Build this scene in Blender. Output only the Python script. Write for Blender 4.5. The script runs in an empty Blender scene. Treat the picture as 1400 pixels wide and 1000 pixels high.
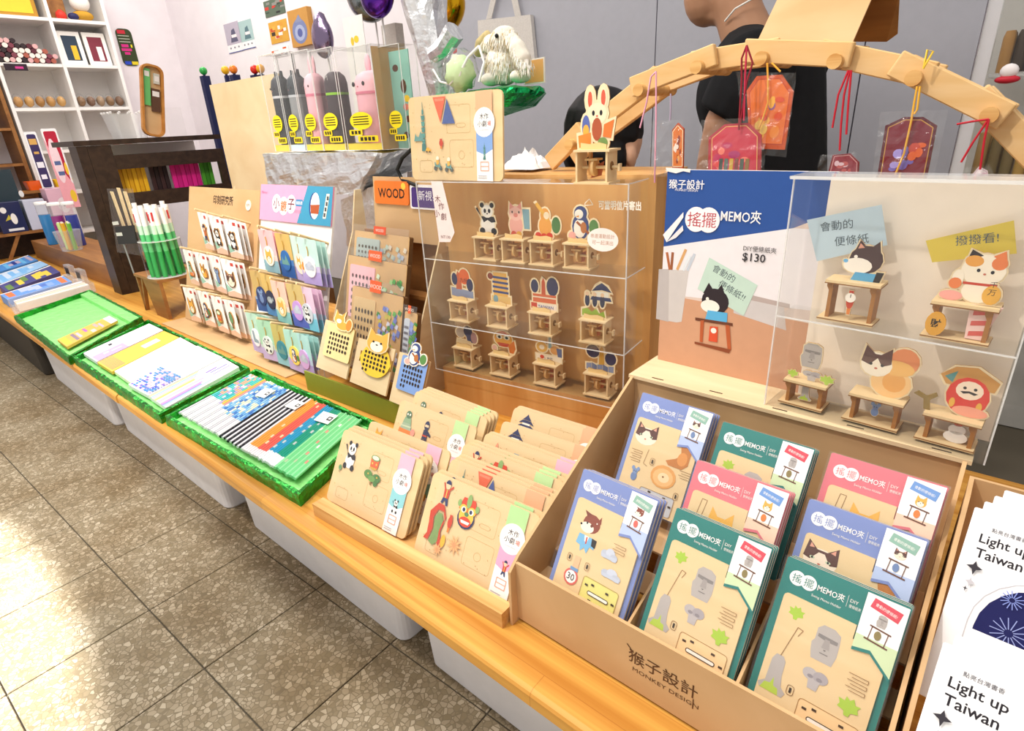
import bpy, math, random
from mathutils import Vector, Matrix, noise
from mathutils.geometry import tessellate_polygon
random.seed(7)
SC = bpy.context.scene
COL = SC.collection
# ------------------------------------------------------------------ camera
FPX = 795.0
CX, CY = 700.0, 500.0
AX = Vector((0.76063395, 0.21610541, -0.61215557))   # world X seen in camera axes (right, down, forward)
AY = Vector((0.64736711, -0.3229415, 0.69038005))
AZ = Vector((-0.04849557, -0.92141589, -0.38553981))
CAMP = Vector((0, 0, 0.9))
cam_d = bpy.data.cameras.new('camera'); cam = bpy.data.objects.new('camera', cam_d); COL.objects.link(cam)
cam_d.sensor_width = 36.0; cam_d.sensor_fit = 'HORIZONTAL'; cam_d.lens = FPX / 1400.0 * 36.0
cam_d.clip_start = 0.02; cam_d.clip_end = 60
cam.matrix_world = Matrix(((AX[0], -AX[1], -AX[2], CAMP[0]), (AY[0], -AY[1], -AY[2], CAMP[1]), (AZ[0], -AZ[1], -AZ[2], CAMP[2]), (0, 0, 0, 1)))
SC.camera = cam
# ------------------------------------------------------------------ light
SC.view_settings.view_transform = 'Standard'; SC.view_settings.look = 'None'
SC.view_settings.exposure = 0.0; SC.view_settings.gamma = 1.0; SC.view_settings.use_curve_mapping = False
W = bpy.data.worlds.new('shop_air'); SC.world = W; W.use_nodes = True
W.node_tree.nodes['Background'].inputs[0].default_value = (1.0, 0.97, 0.93, 1)
W.node_tree.nodes['Background'].inputs[1].default_value = 0.70
def area(name, loc, target, sx, sy, watts, col=(1, 0.95, 0.88)):
    d = bpy.data.lights.new(name, 'AREA'); d.shape = 'RECTANGLE'; d.size = sx; d.size_y = sy; d.energy = watts; d.color = col
    o = bpy.data.objects.new(name, d); COL.objects.link(o); o.location = loc
    o.rotation_euler = (Vector(target) - Vector(loc)).to_track_quat('-Z', 'Y').to_euler(); return o
def spot(name, loc, target, watts, deg, blend, r, col=(1, 0.93, 0.84)):
    d = bpy.data.lights.new(name, 'SPOT'); d.energy = watts; d.spot_size = math.radians(deg); d.spot_blend = blend; d.shadow_soft_size = r; d.color = col
    o = bpy.data.objects.new(name, d); COL.objects.link(o); o.location = loc
    o.rotation_euler = (Vector(target) - Vector(loc)).to_track_quat('-Z', 'Y').to_euler(); return o
area('ceiling_panel_light', (-1.3, 0.2, 2.55), (-1.3, 0.5, 0.3), 2.6, 0.5, 45)
area('ceiling_panel_light', (-3.6, 1.2, 2.6), (-3.6, 1.2, 0.3), 1.2, 1.2, 35)
spot('ceiling_spotlight', (-0.9, -0.55, 2.5), (-2.15, 0.62, 0.3), 170, 50, 0.7, 0.05)
spot('ceiling_spotlight', (-1.0, -0.5, 2.5), (-0.12, 0.68, 0.5), 100, 50, 0.7, 0.05)
spot('ceiling_spotlight', (-1.5, -1.92, 2.5), (-1.5, -1.98, 0.0), 2600, 80.7, 0.03, 0.03, (0.96, 0.98, 1.0))
# ------------------------------------------------------------------ pixels to places
def ray(px, py):
    c = Vector(((px - CX) / FPX, (py - CY) / FPX, 1.0))
    return Vector((AX.dot(c), AY.dot(c), AZ.dot(c)))
def G(px, py, z=0.3):
    d = ray(px, py); return CAMP + d * ((z - CAMP.z) / d.z)
def PY(px, py, y):
    d = ray(px, py); return CAMP + d * (y / d.y)
def PX(px, py, x):
    d = ray(px, py); return CAMP + d * (x / d.x)
class Fr:
    """a face: origin, u along, v up the face, n toward the shopper"""
    def __init__(s, o, u, v):
        s.o = Vector(o); s.u = Vector(u).normalized(); s.v = Vector(v); s.v = (s.v - s.u * s.v.dot(s.u)).normalized(); s.n = s.u.cross(s.v)
    def m(s):
        return Matrix(((s.u.x, s.v.x, s.n.x, s.o.x), (s.u.y, s.v.y, s.n.y, s.o.y), (s.u.z, s.v.z, s.n.z, s.o.z), (0, 0, 0, 1)))
    def loc(s, px, py):
        d = ray(px, py); t = (s.o - CAMP).dot(s.n) / d.dot(s.n); p = CAMP + d * t - s.o
        return (p.dot(s.u), p.dot(s.v))
    def at(s, a, b, c=0): return s.o + s.u * a + s.v * b + s.n * c
def face(o, deg_z=0.0, lean=0.0):
    """upright face: u turned deg_z about z from +x, leaning back by lean degrees"""
    a = math.radians(deg_z); l = math.radians(lean)
    u = Vector((math.cos(a), math.sin(a), 0)); back = Vector((-math.sin(a), math.cos(a), 0))
    return Fr(o, u, Vector((0, 0, 1)) * math.cos(l) + back * math.sin(l))
# ------------------------------------------------------------------ colours and materials
def lin(c):
    if isinstance(c, str):
        c = c.lstrip('#'); c = tuple(int(c[i:i + 2], 16) / 255 for i in (0, 2, 4))
        c = tuple(x / 12.92 if x <= 0.04045 else ((x + 0.055) / 1.055) ** 2.4 for x in c)
    return (c[0], c[1], c[2], 1.0)
def newmat(name):
    m = bpy.data.materials.new(name); m.use_nodes = True; nt = m.node_tree; nt.nodes.clear()
    out = nt.nodes.new('ShaderNodeOutputMaterial'); return m, nt, out
def nd(nt, typ, **kw):
    n = nt.nodes.new(typ)
    for k, v in kw.items():
        if k.startswith('i_'):
            n.inputs[k[2:].replace('_', ' ')].default_value = v
        else: setattr(n, k, v)
    return n
MATS = {}
def ink(name='ink', rough=0.55, grain=0.05, spec=0.35, scale=60.0, metal=0.0):
    m, nt, out = newmat(name); b = nd(nt, 'ShaderNodeBsdfPrincipled'); b.inputs['Roughness'].default_value = rough
    b.inputs['Specular IOR Level'].default_value = spec; b.inputs['Metallic'].default_value = metal
    a = nd(nt, 'ShaderNodeAttribute', attribute_name='Col'); tc = nd(nt, 'ShaderNodeTexCoord')
    nz = nd(nt, 'ShaderNodeTexNoise'); nz.inputs['Scale'].default_value = scale; nt.links.new(tc.outputs['Object'], nz.inputs['Vector'])
    mr = nd(nt, 'ShaderNodeMapRange'); mr.inputs[3].default_value = 1 - grain; mr.inputs[4].default_value = 1 + grain
    nt.links.new(nz.outputs[0], mr.inputs[0])
    mx = nd(nt, 'ShaderNodeVectorMath', operation='SCALE'); nt.links.new(a.outputs['Color'], mx.inputs[0]); nt.links.new(mr.outputs[0], mx.inputs['Scale'])
    nt.links.new(mx.outputs[0], b.inputs['Base Color']); nt.links.new(b.outputs[0], out.inputs[0]); MATS[name] = m; return m
ink(); ink('gloss', 0.18, 0.02, 0.5); ink('cloth', 0.9, 0.15, 0.1, 180.0); ink('skin', 0.5, 0.05, 0.35, 25.0)
def wood(name, c1, c2, sc=(2.0, 30.0, 30.0), rough=0.45, knots=0.25, staves=None, pos=False):
    m, nt, out = newmat(name); b = nd(nt, 'ShaderNodeBsdfPrincipled'); b.inputs['Roughness'].default_value = rough; b.inputs['Specular IOR Level'].default_value = 0.35
    tc = nd(nt, 'ShaderNodeTexCoord'); mp = nd(nt, 'ShaderNodeMapping'); mp.inputs['Scale'].default_value = sc
    src = nd(nt, 'ShaderNodeNewGeometry').outputs['Position'] if pos else tc.outputs['Object']
    nt.links.new(src, mp.inputs[0])
    n1 = nd(nt, 'ShaderNodeTexNoise'); n1.inputs['Scale'].default_value = 1.0; n1.inputs['Detail'].default_value = 5; n1.inputs['Distortion'].default_value = 0.6; nt.links.new(mp.outputs[0], n1.inputs[0])
    cr = nd(nt, 'ShaderNodeValToRGB'); cr.color_ramp.elements[0].position = 0.3; cr.color_ramp.elements[1].position = 0.7
    cr.color_ramp.elements[0].color = lin(c2); cr.color_ramp.elements[1].color = lin(c1); nt.links.new(n1.outputs[0], cr.inputs[0]); last = cr.outputs[0]
    if staves:
        br = nd(nt, 'ShaderNodeTexBrick'); br.inputs['Scale'].default_value = 1.0; br.inputs['Brick Width'].default_value = staves[0]; br.inputs['Row Height'].default_value = staves[1]
        br.inputs['Mortar Size'].default_value = 0.0006; br.inputs['Color1'].default_value = (1, 1, 1, 1); br.inputs['Color2'].default_value = (0.8, 0.74, 0.66, 1); br.inputs['Mortar'].default_value = (0.7, 0.55, 0.42, 1)
        nt.links.new(src, br.inputs['Vector'])
        mu = nd(nt, 'ShaderNodeMix', data_type='RGBA', blend_type='MULTIPLY'); mu.inputs[0].default_value = 0.75
        nt.links.new(last, mu.inputs[6]); nt.links.new(br.outputs[0], mu.inputs[7]); last = mu.outputs[2]
    nt.links.new(last, b.inputs['Base Color']); nt.links.new(b.outputs[0], out.inputs[0]); MATS[name] = m; return m
wood('bench_wood', '#ebb458', '#c4822f', (1.4, 48, 48), 0.42, staves=(0.62, 0.042), pos=True)
wood('pine', '#e6bc7c', '#c48c48', (2.5, 70, 70), 0.5)
wood('pine_up', '#e0b070', '#c58a48', (14, 1.6, 14), 0.5)
wood('ply', '#ead3ac', '#dfc297', (6, 40, 9), 0.6)
wood('birch', '#e9cfa2', '#e0c190', (5, 30, 30), 0.6)
wood('arch_wood', '#e4c08c', '#d6ab6e', (6, 6, 40), 0.5)
wood('oak', '#c98a45', '#a96a2b', (22, 22, 2.0), 0.45)
wood('brown', '#a5713c', '#80522a', (3, 25, 25), 0.5)
wood('dark', '#3b2a20', '#241812', (4, 40, 40), 0.4)
wood('kraft', '#d6b184', '#c8a070', (5, 9, 9), 0.75)
def foil(name, col, rough=0.22, scale=26.0, strength=0.9, metal=1.0, mix=None):
    m, nt, out = newmat(name); b = nd(nt, 'ShaderNodeBsdfPrincipled'); b.inputs['Roughness'].default_value = rough; b.inputs['Metallic'].default_value = metal
    b.inputs['Base Color'].default_value = lin(col)
    tc = nd(nt, 'ShaderNodeTexCoord'); v = nd(nt, 'ShaderNodeTexVoronoi'); v.inputs['Scale'].default_value = scale; v.feature = 'F1'
    nz = nd(nt, 'ShaderNodeTexNoise'); nz.inputs['Scale'].default_value = scale * 2.2; nz.inputs['Detail'].default_value = 4
    nt.links.new(tc.outputs['Object'], v.inputs['Vector']); nt.links.new(tc.outputs['Object'], nz.inputs['Vector'])
    ad = nd(nt, 'ShaderNodeMath', operation='ADD'); nt.links.new(v.outputs[0], ad.inputs[0]); nt.links.new(nz.outputs[0], ad.inputs[1])
    bu = nd(nt, 'ShaderNodeBump'); bu.inputs['Strength'].default_value = strength; bu.inputs['Distance'].default_value = 0.01
    nt.links.new(ad.outputs[0], bu.inputs['Height']); nt.links.new(bu.outputs[0], b.inputs['Normal']); nt.links.new(b.outputs[0], out.inputs[0]); MATS[name] = m; return m
foil('green_foil', '#3fa84a', 0.34); foil('lit_green_lining', '#98e88c', 0.4, 30.0, 0.35, 0.15); foil('silver_foil', '#f0f0f2', 0.42, 18.0, 0.7); foil('dark_green_foil', '#22b468', 0.3)  # tray lining: strong light on the green foil put into a paler, matt colour
foil('gold_foil', '#d8a21c', 0.18, 8, 0.3); foil('purple_foil', '#5a2a9a', 0.2, 8, 0.3); foil('lilac_foil', '#8f7d9b', 0.2, 9, 0.4); foil('grey_foil', '#8c9496', 0.2, 8, 0.3)
def clear(name, tint=(1, 1, 1), milk=0.04, gloss=0.9, rough=0.04, wrinkle=0.0, milkcol=(1, 1, 1)):
    m, nt, out = newmat(name); t = nd(nt, 'ShaderNodeBsdfTransparent'); t.inputs[0].default_value = (*tint, 1)
    g = nd(nt, 'ShaderNodeBsdfGlossy'); g.inputs['Roughness'].default_value = rough
    d = nd(nt, 'ShaderNodeBsdfDiffuse'); d.inputs[0].default_value = (*milkcol, 1)
    fc_ = nd(nt, 'ShaderNodeLayerWeight'); fc_.inputs['Blend'].default_value = 0.5
    pw_ = nd(nt, 'ShaderNodeMath', operation='POWER'); pw_.inputs[1].default_value = 4.0; nt.links.new(fc_.outputs['Facing'], pw_.inputs[0])
    lw = nd(nt, 'ShaderNodeMath', operation='MULTIPLY_ADD'); lw.inputs[1].default_value = 0.7; lw.inputs[2].default_value = 0.025; nt.links.new(pw_.outputs[0], lw.inputs[0])
    if wrinkle:
        tc = nd(nt, 'ShaderNodeTexCoord'); nz = nd(nt, 'ShaderNodeTexNoise'); nz.inputs['Scale'].default_value = 45; nz.inputs['Detail'].default_value = 3; nt.links.new(tc.outputs['Object'], nz.inputs[0])
        bu = nd(nt, 'ShaderNodeBump'); bu.inputs['Strength'].default_value = wrinkle; bu.inputs['Distance'].default_value = 0.01; nt.links.new(nz.outputs[0], bu.inputs['Height'])
        nt.links.new(bu.outputs[0], g.inputs['Normal'])
    sc = nd(nt, 'ShaderNodeMath', operation='MULTIPLY'); sc.inputs[1].default_value = gloss; nt.links.new(lw.outputs[0], sc.inputs[0])
    m1 = nd(nt, 'ShaderNodeMixShader'); m1.inputs[0].default_value = milk; nt.links.new(t.outputs[0], m1.inputs[1]); nt.links.new(d.outputs[0], m1.inputs[2])
    m2 = nd(nt, 'ShaderNodeMixShader'); nt.links.new(sc.outputs[0], m2.inputs[0]); nt.links.new(m1.outputs[0], m2.inputs[1]); nt.links.new(g.outputs[0], m2.inputs[2])
    nt.links.new(m2.outputs[0], out.inputs[0]); MATS[name] = m; return m
clear('acrylic', (0.995, 0.995, 0.99), 0.008, 0.8); clear('acrylic_edge', (0.96, 0.95, 0.93), 0.45, 0.8)
clear('bag', (1, 1, 1), 0.03, 0.5, 0.06, 0.3); clear('sleeve', (1, 1, 1), 0.015, 0.35, 0.05); clear('crinkle', (1, 1, 1), 0.035, 1.0, 0.10, 1.0)
clear('frost', (0.97, 0.98, 0.99), 0.22, 0.7, 0.1)
# ------------------------------------------------------------------ mesh builder
TXT = {}
def glyphs(s, bold=0.0):
    k = (s, bold)
    if k in TXT: return TXT[k]
    cu = bpy.data.curves.new('lettering', 'FONT'); cu.body = s; cu.size = 1.0; cu.resolution_u = 2; cu.fill_mode = 'FRONT'; cu.offset = bold
    o = bpy.data.objects.new('lettering', cu); COL.objects.link(o)
    dg = bpy.context.evaluated_depsgraph_get(); me = bpy.data.meshes.new_from_object(o.evaluated_get(dg))
    v = [(p.co.x, p.co.y) for p in me.vertices]; f = [tuple(p.vertices) for p in me.polygons]
    bpy.data.objects.remove(o); bpy.data.curves.remove(cu); bpy.data.meshes.remove(me)
    x0 = min([p[0] for p in v] or [0]); x1 = max([p[0] for p in v] or [1]); y0 = min([p[1] for p in v] or [0]); y1 = max([p[1] for p in v] or [1])
    TXT[k] = (v, f, x0, x1, y0, y1); return TXT[k]
def circ(cx, cy, rx, ry=None, n=18, a0=0, a1=360):
    ry = rx if ry is None else ry; full = abs(a1 - a0) >= 360
    return [(cx + rx * math.cos(math.radians(a0 + (a1 - a0) * i / (n if full else n - 1))), cy + ry * math.sin(math.radians(a0 + (a1 - a0) * i / (n if full else n - 1)))) for i in range(n)]
def rrect(x0, y0, x1, y1, r, n=4):
    p = []
    for cx, cy, a in ((x1 - r, y1 - r, 0), (x0 + r, y1 - r, 90), (x0 + r, y0 + r, 180), (x1 - r, y0 + r, 270)):
        p += [(cx + r * math.cos(math.radians(a + 90 * i / n)), cy + r * math.sin(math.radians(a + 90 * i / n))) for i in range(n + 1)]
    return p
LZ = 0.000035
class MB:
    def __init__(s, mat='ink'): s.v = []; s.f = []; s.c = []; s.k = []; s.mats = []; s.d = mat; s.z = 0.0; s.sm = []
    def slot(s, m):
        if m not in s.mats: s.mats.append(m)
        return s.mats.index(m)
    def add(s, vs, fs, col='#ffffff', mat=None, T=None, smooth=False):
        b = len(s.v); vs = [Vector(p) for p in vs]
        if T is not None: vs = [T @ p for p in vs]
        s.v += vs; k = s.slot(mat or s.d); cl = lin(col)
        for i, f in enumerate(fs): s.f.append(tuple(b + j for j in f)); s.c.append(cl); s.k.append(k); s.sm.append(smooth)
    def box(s, x0, x1, y0, y1, z0, z1, col='#ffffff', mat=None, T=None):
        v = [(x, y, z) for z in (z0, z1) for y in (y0, y1) for x in (x0, x1)]
        s.add(v, [(0, 2, 3, 1), (4, 5, 7, 6), (0, 1, 5, 4), (2, 6, 7, 3), (0, 4, 6, 2), (1, 3, 7, 5)], col, mat, T)
    def bbox(s, x0, x1, y0, y1, z0, z1, r, col='#ffffff', mat=None, T=None):
        """box with its four upright-in-z edges rounded and a chamfer on top and bottom"""
        o = rrect(x0, y0, x1, y1, r, 3); c = ((x0 + x1) / 2, (y0 + y1) / 2); h = min(r * 0.5, (z1 - z0) * 0.4)
        ins = rrect(x0 + h, y0 + h, x1 - h, y1 - h, max(r - h, 1e-5), 3)
        s.loft([[(p[0], p[1], z0) for p in ins], [(p[0], p[1], z0 + h) for p in o], [(p[0], p[1], z1 - h) for p in o], [(p[0], p[1], z1) for p in ins]], col, mat, T, caps=True)
    def loft(s, rings, col='#ffffff', mat=None, T=None, caps=False, smooth=False, closed=True):
        n = len(rings[0]); v = [p for r in rings for p in r]; f = []
        for i in range(len(rings) - 1):
            for j in range(n if closed else n - 1):
                f.append((i * n + j, i * n + (j + 1) % n, (i + 1) * n + (j + 1) % n, (i + 1) * n + j))
        s.add(v, f, col, mat, T, smooth)
        if caps:
            s.add(rings[0], [tuple(range(n - 1, -1, -1))], col, mat, T); s.add(rings[-1], [tuple(range(n))], col, mat, T)
    def prism(s, pts, z0, z1, col='#ffffff', mat=None, T=None, side=None):
        n = len(pts); tri = [t for t in tessellate_polygon([[Vector((p[0], p[1], 0)) for p in pts]])]
        A = sum(pts[i][0] * pts[(i + 1) % n][1] - pts[(i + 1) % n][0] * pts[i][1] for i in range(n))
        fix = []
        for t in tri:
            a, b_, c = [pts[i] for i in t]; cr = (b_[0] - a[0]) * (c[1] - a[1]) - (b_[1] - a[1]) * (c[0] - a[0])
            fix.append(t if cr > 0 else (t[0], t[2], t[1]))
        s.add([(p[0], p[1], z1) for p in pts], fix, col, mat, T)
        s.add([(p[0], p[1], z0) for p in pts], [(t[0], t[2], t[1]) for t in fix], col, mat, T)
        q = [(i, (i + 1) % n, n + (i + 1) % n, n + i) for i in range(n)]
        if A < 0: q = [t[::-1] for t in q]
        s.add([(p[0], p[1], z0) for p in pts] + [(p[0], p[1], z1) for p in pts], q, side or col, mat, T)
    def poly(s, pts, col, mat=None, T=None, z=None):
        if z is None: s.z += LZ; z = s.z
        tri = tessellate_polygon([[Vector((p[0], p[1], 0)) for p in pts]]); fix = []
        for t in tri:
            a, b_, c = [pts[i] for i in t]; cr = (b_[0] - a[0]) * (c[1] - a[1]) - (b_[1] - a[1]) * (c[0] - a[0])
            fix.append(t if cr > 0 else (t[0], t[2], t[1]))
        s.add([(p[0], p[1], z) for p in pts], fix, col, mat, T)
    def ell(s, cx, cy, rx, ry, col, n=18, mat=None, T=None): s.poly(circ(cx, cy, rx, ry, n), col, mat, T)
    def rect(s, x0, y0, x1, y1, col, mat=None, T=None): s.poly([(x0, y0), (x1, y0), (x1, y1), (x0, y1)], col, mat, T)
    def line(s, pts, w, col, T=None, closed=False):
        s.z += LZ; z = s.z; n = len(pts); rng = range(n if closed else n - 1)
        for i in rng:
            a = Vector(pts[i]).to_2d(); b = Vector(pts[(i + 1) % n]).to_2d(); d = (b - a)
            if d.length < 1e-9: continue
            d.normalize(); p = Vector((-d.y, d.x)) * w / 2
            s.add([(a.x - p.x, a.y - p.y, z), (b.x - p.x, b.y - p.y, z), (b.x + p.x, b.y + p.y, z), (a.x + p.x, a.y + p.y, z)], [(0, 1, 2, 3)], col, None, T)
    def text(s, t, x, y, h, col, al='c', rot=0.0, wmax=None, bold=0.0, T=None, mat=None, sq=1.0):
        """h = cap height wanted; x,y = centre (c) or left-centre (l)"""
        v, f, x0, x1, y0, y1 = glyphs(t, bold); k = h / max(y1 - y0, 1e-6); kx = k * sq
        if wmax and (x1 - x0) * kx > wmax: kx = wmax / (x1 - x0)
        s.z += LZ; a = math.radians(rot); ca, sa = math.cos(a), math.sin(a); out = []
        for p in v:
            xx = (p[0] - (x0 if al == 'l' else (x0 + x1) / 2)) * kx; yy = (p[1] - (y0 + y1) / 2) * k
            out.append((x + xx * ca - yy * sa, y + xx * sa + yy * ca, s.z))
        s.add(out, f, col, mat, T)
    def tube(s, pts, r, col='#ffffff', n=8, mat=None, T=None, caps=True, smooth=True):
        pts = [Vector(p) for p in pts]; rs = r if isinstance(r, (list, tuple)) else [r] * len(pts); rings = []; up = Vector((0, 0, 1)); pa = None
        for i, p in enumerate(pts):
            d = (pts[min(i + 1, len(pts) - 1)] - pts[max(i - 1, 0)]).normalized()
            if pa is None:
                if abs(d.dot(up)) > 0.95: up = Vector((1, 0, 0))
                a = d.cross(up).normalized()
            else: a = (pa - d * pa.dot(d)).normalized()
            pa = a; b = d.cross(a)
            rings.append([p + (a * math.cos(2 * math.pi * j / n) + b * math.sin(2 * math.pi * j / n)) * rs[i] for j in range(n)])
        s.loft([[tuple(q) for q in rg] for rg in rings], col, mat, T, caps, smooth)
    def lathe(s, prof, col='#ffffff', n=20, mat=None, T=None, smooth=True, sy=1.0):
        s.loft([[(r * math.cos(2 * math.pi * j / n), sy * r * math.sin(2 * math.pi * j / n), z) for j in range(n)] for r, z in prof], col, mat, T, True, smooth)
    def blob(s, c, rx, ry, rz, col='#ffffff', n=14, m=9, mat=None, T=None, jit=0.0, sd=0.0):
        rings = []
        for i in range(m + 1):
            t = math.pi * (0.02 + 0.96 * i / m); rings.append([])
            for j in range(n):
                p = Vector((math.sin(t) * math.cos(2 * math.pi * j / n), math.sin(t) * math.sin(2 * math.pi * j / n), -math.cos(t)))
                k = 1 + jit * noise.noise(p * 2.5 + Vector((sd, sd * 1.7, 3.1)))
                rings[-1].append((c[0] + rx * p.x * k, c[1] + ry * p.y * k, c[2] + rz * p.z * k))
        s.loft(rings, col, mat, T, True, True)
    def mesh(s, name):
        me = bpy.data.meshes.new(name); me.from_pydata([tuple(p) for p in s.v], [], s.f)
        for m in s.mats: me.materials.append(MATS[m])
        me.polygons.foreach_set('material_index', s.k); me.polygons.foreach_set('use_smooth', s.sm)
        ca = me.color_attributes.new('Col', 'FLOAT_COLOR', 'CORNER'); buf = []
        for i, p in enumerate(me.polygons): buf.extend(s.c[i] * p.loop_total)
        ca.data.foreach_set('color', buf); me.update(); return me
    def build(s, name, parent=None, M=None, label=None, cat=None, group=None, kind=None):
        return put(name, s.mesh(name), parent, M, label, cat, group, kind)
def tag(o, label=None, cat=None, group=None, kind=None):
    for k, v in (('label', label), ('category', cat), ('group', group), ('kind', kind)):
        if v: o[k] = v
    return o
def put(name, me, parent=None, M=None, label=None, cat=None, group=None, kind=None):
    o = bpy.data.objects.new(name, me); COL.objects.link(o)
    if parent: o.parent = parent
    if M is not None: o.matrix_local = M if isinstance(M, Matrix) else M.m()
    return tag(o, label, cat, group, kind)
def thing(name, label, cat, M=None, group=None): return put(name, None, None, M, label, cat, group)
def T3(x=0, y=0, z=0): return Matrix.Translation((x, y, z))
def RX(d): return Matrix.Rotation(math.radians(d), 4, 'X')
def RY(d): return Matrix.Rotation(math.radians(d), 4, 'Y')
def RZ(d): return Matrix.Rotation(math.radians(d), 4, 'Z')
KIDS = {}
def copy_tree(o, M=None, label=None, group=None, parent=None):
    c = o.copy(); COL.objects.link(c); c.parent = parent
    if M is not None: c.matrix_local = M if isinstance(M, Matrix) else M.m()
    if label: c['label'] = label
    if group: c['group'] = group
    for ch in o.children: copy_tree(ch, None, None, None, c)
    return c
# ------------------------------------------------------------------ the setting
def mat_terrazzo():
    m, nt, out = newmat('terrazzo'); b = nd(nt, 'ShaderNodeBsdfPrincipled'); b.inputs['Roughness'].default_value = 0.58; b.inputs['Specular IOR Level'].default_value = 0.3
    g = nd(nt, 'ShaderNodeNewGeometry')
    v = nd(nt, 'ShaderNodeTexVoronoi'); v.inputs['Scale'].default_value = 105; nt.links.new(g.outputs['Position'], v.inputs['Vector'])
    cr = nd(nt, 'ShaderNodeValToRGB'); e = cr.color_ramp.elements; e[0].position = 0.0; e[0].color = lin('#87795f'); e[1].position = 1.0; e[1].color = lin('#bdb09a')
    x = e.new(0.45); x.color = lin('#9b8d75'); x = e.new(0.75); x.color = lin('#a89a83')
    sp = nd(nt, 'ShaderNodeSeparateColor'); nt.links.new(v.outputs['Color'], sp.inputs[0]); nt.links.new(sp.outputs[0], cr.inputs[0])
    v2 = nd(nt, 'ShaderNodeTexVoronoi', feature='DISTANCE_TO_EDGE'); v2.inputs['Scale'].default_value = 105; nt.links.new(g.outputs['Position'], v2.inputs['Vector'])
    lt = nd(nt, 'ShaderNodeMath', operation='LESS_THAN'); lt.inputs[1].default_value = 0.07; nt.links.new(v2.outputs[0], lt.inputs[0])
    mx = nd(nt, 'ShaderNodeMix', data_type='RGBA'); mx.inputs[7].default_value = lin('#80735c'); nt.links.new(lt.outputs[0], mx.inputs[0]); nt.links.new(cr.outputs[0], mx.inputs[6])
    nz = nd(nt, 'ShaderNodeTexNoise'); nz.inputs['Scale'].default_value = 5; nz.inputs['Detail'].default_value = 6; nt.links.new(g.outputs['Position'], nz.inputs[0])
    st = nd(nt, 'ShaderNodeValToRGB'); st.color_ramp.elements[0].position = 0.36; st.color_ramp.elements[0].color = (0.68, 0.6, 0.48, 1); st.color_ramp.elements[1].position = 0.6; st.color_ramp.elements[1].color = (1, 1, 1, 1)
    nt.links.new(nz.outputs[0], st.inputs[0])
    mu = nd(nt, 'ShaderNodeMix', data_type='RGBA', blend_type='MULTIPLY'); mu.inputs[0].default_value = 0.8; nt.links.new(mx.outputs[2], mu.inputs[6]); nt.links.new(st.outputs[0], mu.inputs[7])
    nt.links.new(mu.outputs[2], b.inputs['Base Color']); nt.links.new(b.outputs[0], out.inputs[0]); MATS['terrazzo'] = m
mat_terrazzo()
def mat_plain(name, c, rough=0.8, bump=0.0, var=0.06, sc=9.0):
    m, nt, out = newmat(name); b = nd(nt, 'ShaderNodeBsdfPrincipled'); b.inputs['Roughness'].default_value = rough; b.inputs['Specular IOR Level'].default_value = 0.25
    g = nd(nt, 'ShaderNodeNewGeometry'); nz = nd(nt, 'ShaderNodeTexNoise'); nz.inputs['Scale'].default_value = sc; nz.inputs['Detail'].default_value = 5; nt.links.new(g.outputs['Position'], nz.inputs[0])
    cr = nd(nt, 'ShaderNodeValToRGB'); k = lin(c); cr.color_ramp.elements[0].position = 0.3; cr.color_ramp.elements[1].position = 0.7
    cr.color_ramp.elements[0].color = (k[0] * (1 - var), k[1] * (1 - var), k[2] * (1 - var), 1); cr.color_ramp.elements[1].color = k
    nt.links.new(nz.outputs[0], cr.inputs[0]); nt.links.new(cr.outputs[0], b.inputs['Base Color']); nt.links.new(b.outputs[0], out.inputs[0]); MATS[name] = m
mat_plain('grout', '#5f574a'); mat_plain('white_paint', '#f1eaee'); mat_plain('grey_panel', '#b4b4bd', 0.7, var=0.04, sc=40); mat_plain('bin_white', '#e9e7ea', 0.5, sc=30); mat_plain('bin_dark', '#3a352f', 0.5)
mat_plain('white_lacquer', '#f3efec', 0.4)
fl = MB('grout'); fl.box(-6.2, 2.4, -2.2, 2.4, -0.05, -0.0035); floor = fl.build('floor', kind='structure')
tm = MB('terrazzo'); ts = 0.24; tm.bbox(-ts / 2 + 0.0012, ts / 2 - 0.0012, -ts / 2 + 0.0012, ts / 2 - 0.0012, -0.0035, 0.0, 0.002); tmesh = tm.mesh('tile')
RT = RZ(2.3)
for i in range(-15, 8):
    for j in range(-5, 6):
        p = T3(-1.446, 0.173) @ RT @ Vector(((i + 0.5) * ts, (j + 0.5) * ts, 0))
        if not (-5.0 < p.x < 0.75 and p.y > -0.95 - 0.1 * p.x): continue
        put('tile', tmesh, floor, T3(p.x, p.y, 0) @ RT)
WY = 2.11; WX = -5.0
wb = MB('white_paint'); wb.box(WX - 0.1, 2.4, WY, WY + 0.1, 0, 2.75); wall_back = wb.build('wall_back', kind='structure')
wl = MB('white_paint'); wl.box(WX - 0.1, WX, -0.6, WY, 0, 2.75); wl.build('wall_left', kind='structure')
pxs = [PY(628, 60, WY).x, PY(900, 60, WY).x, PY(1172, 140, WY).x, PY(1330, 100, WY).x]
for a, b in zip(pxs[:-1], pxs[1:]):
    g = MB('grey_panel'); g.box(a + 0.002, b - 0.002, WY - 0.02, WY - 0.0005, 0, 2.75); g.build('panel', wall_back)
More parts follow.
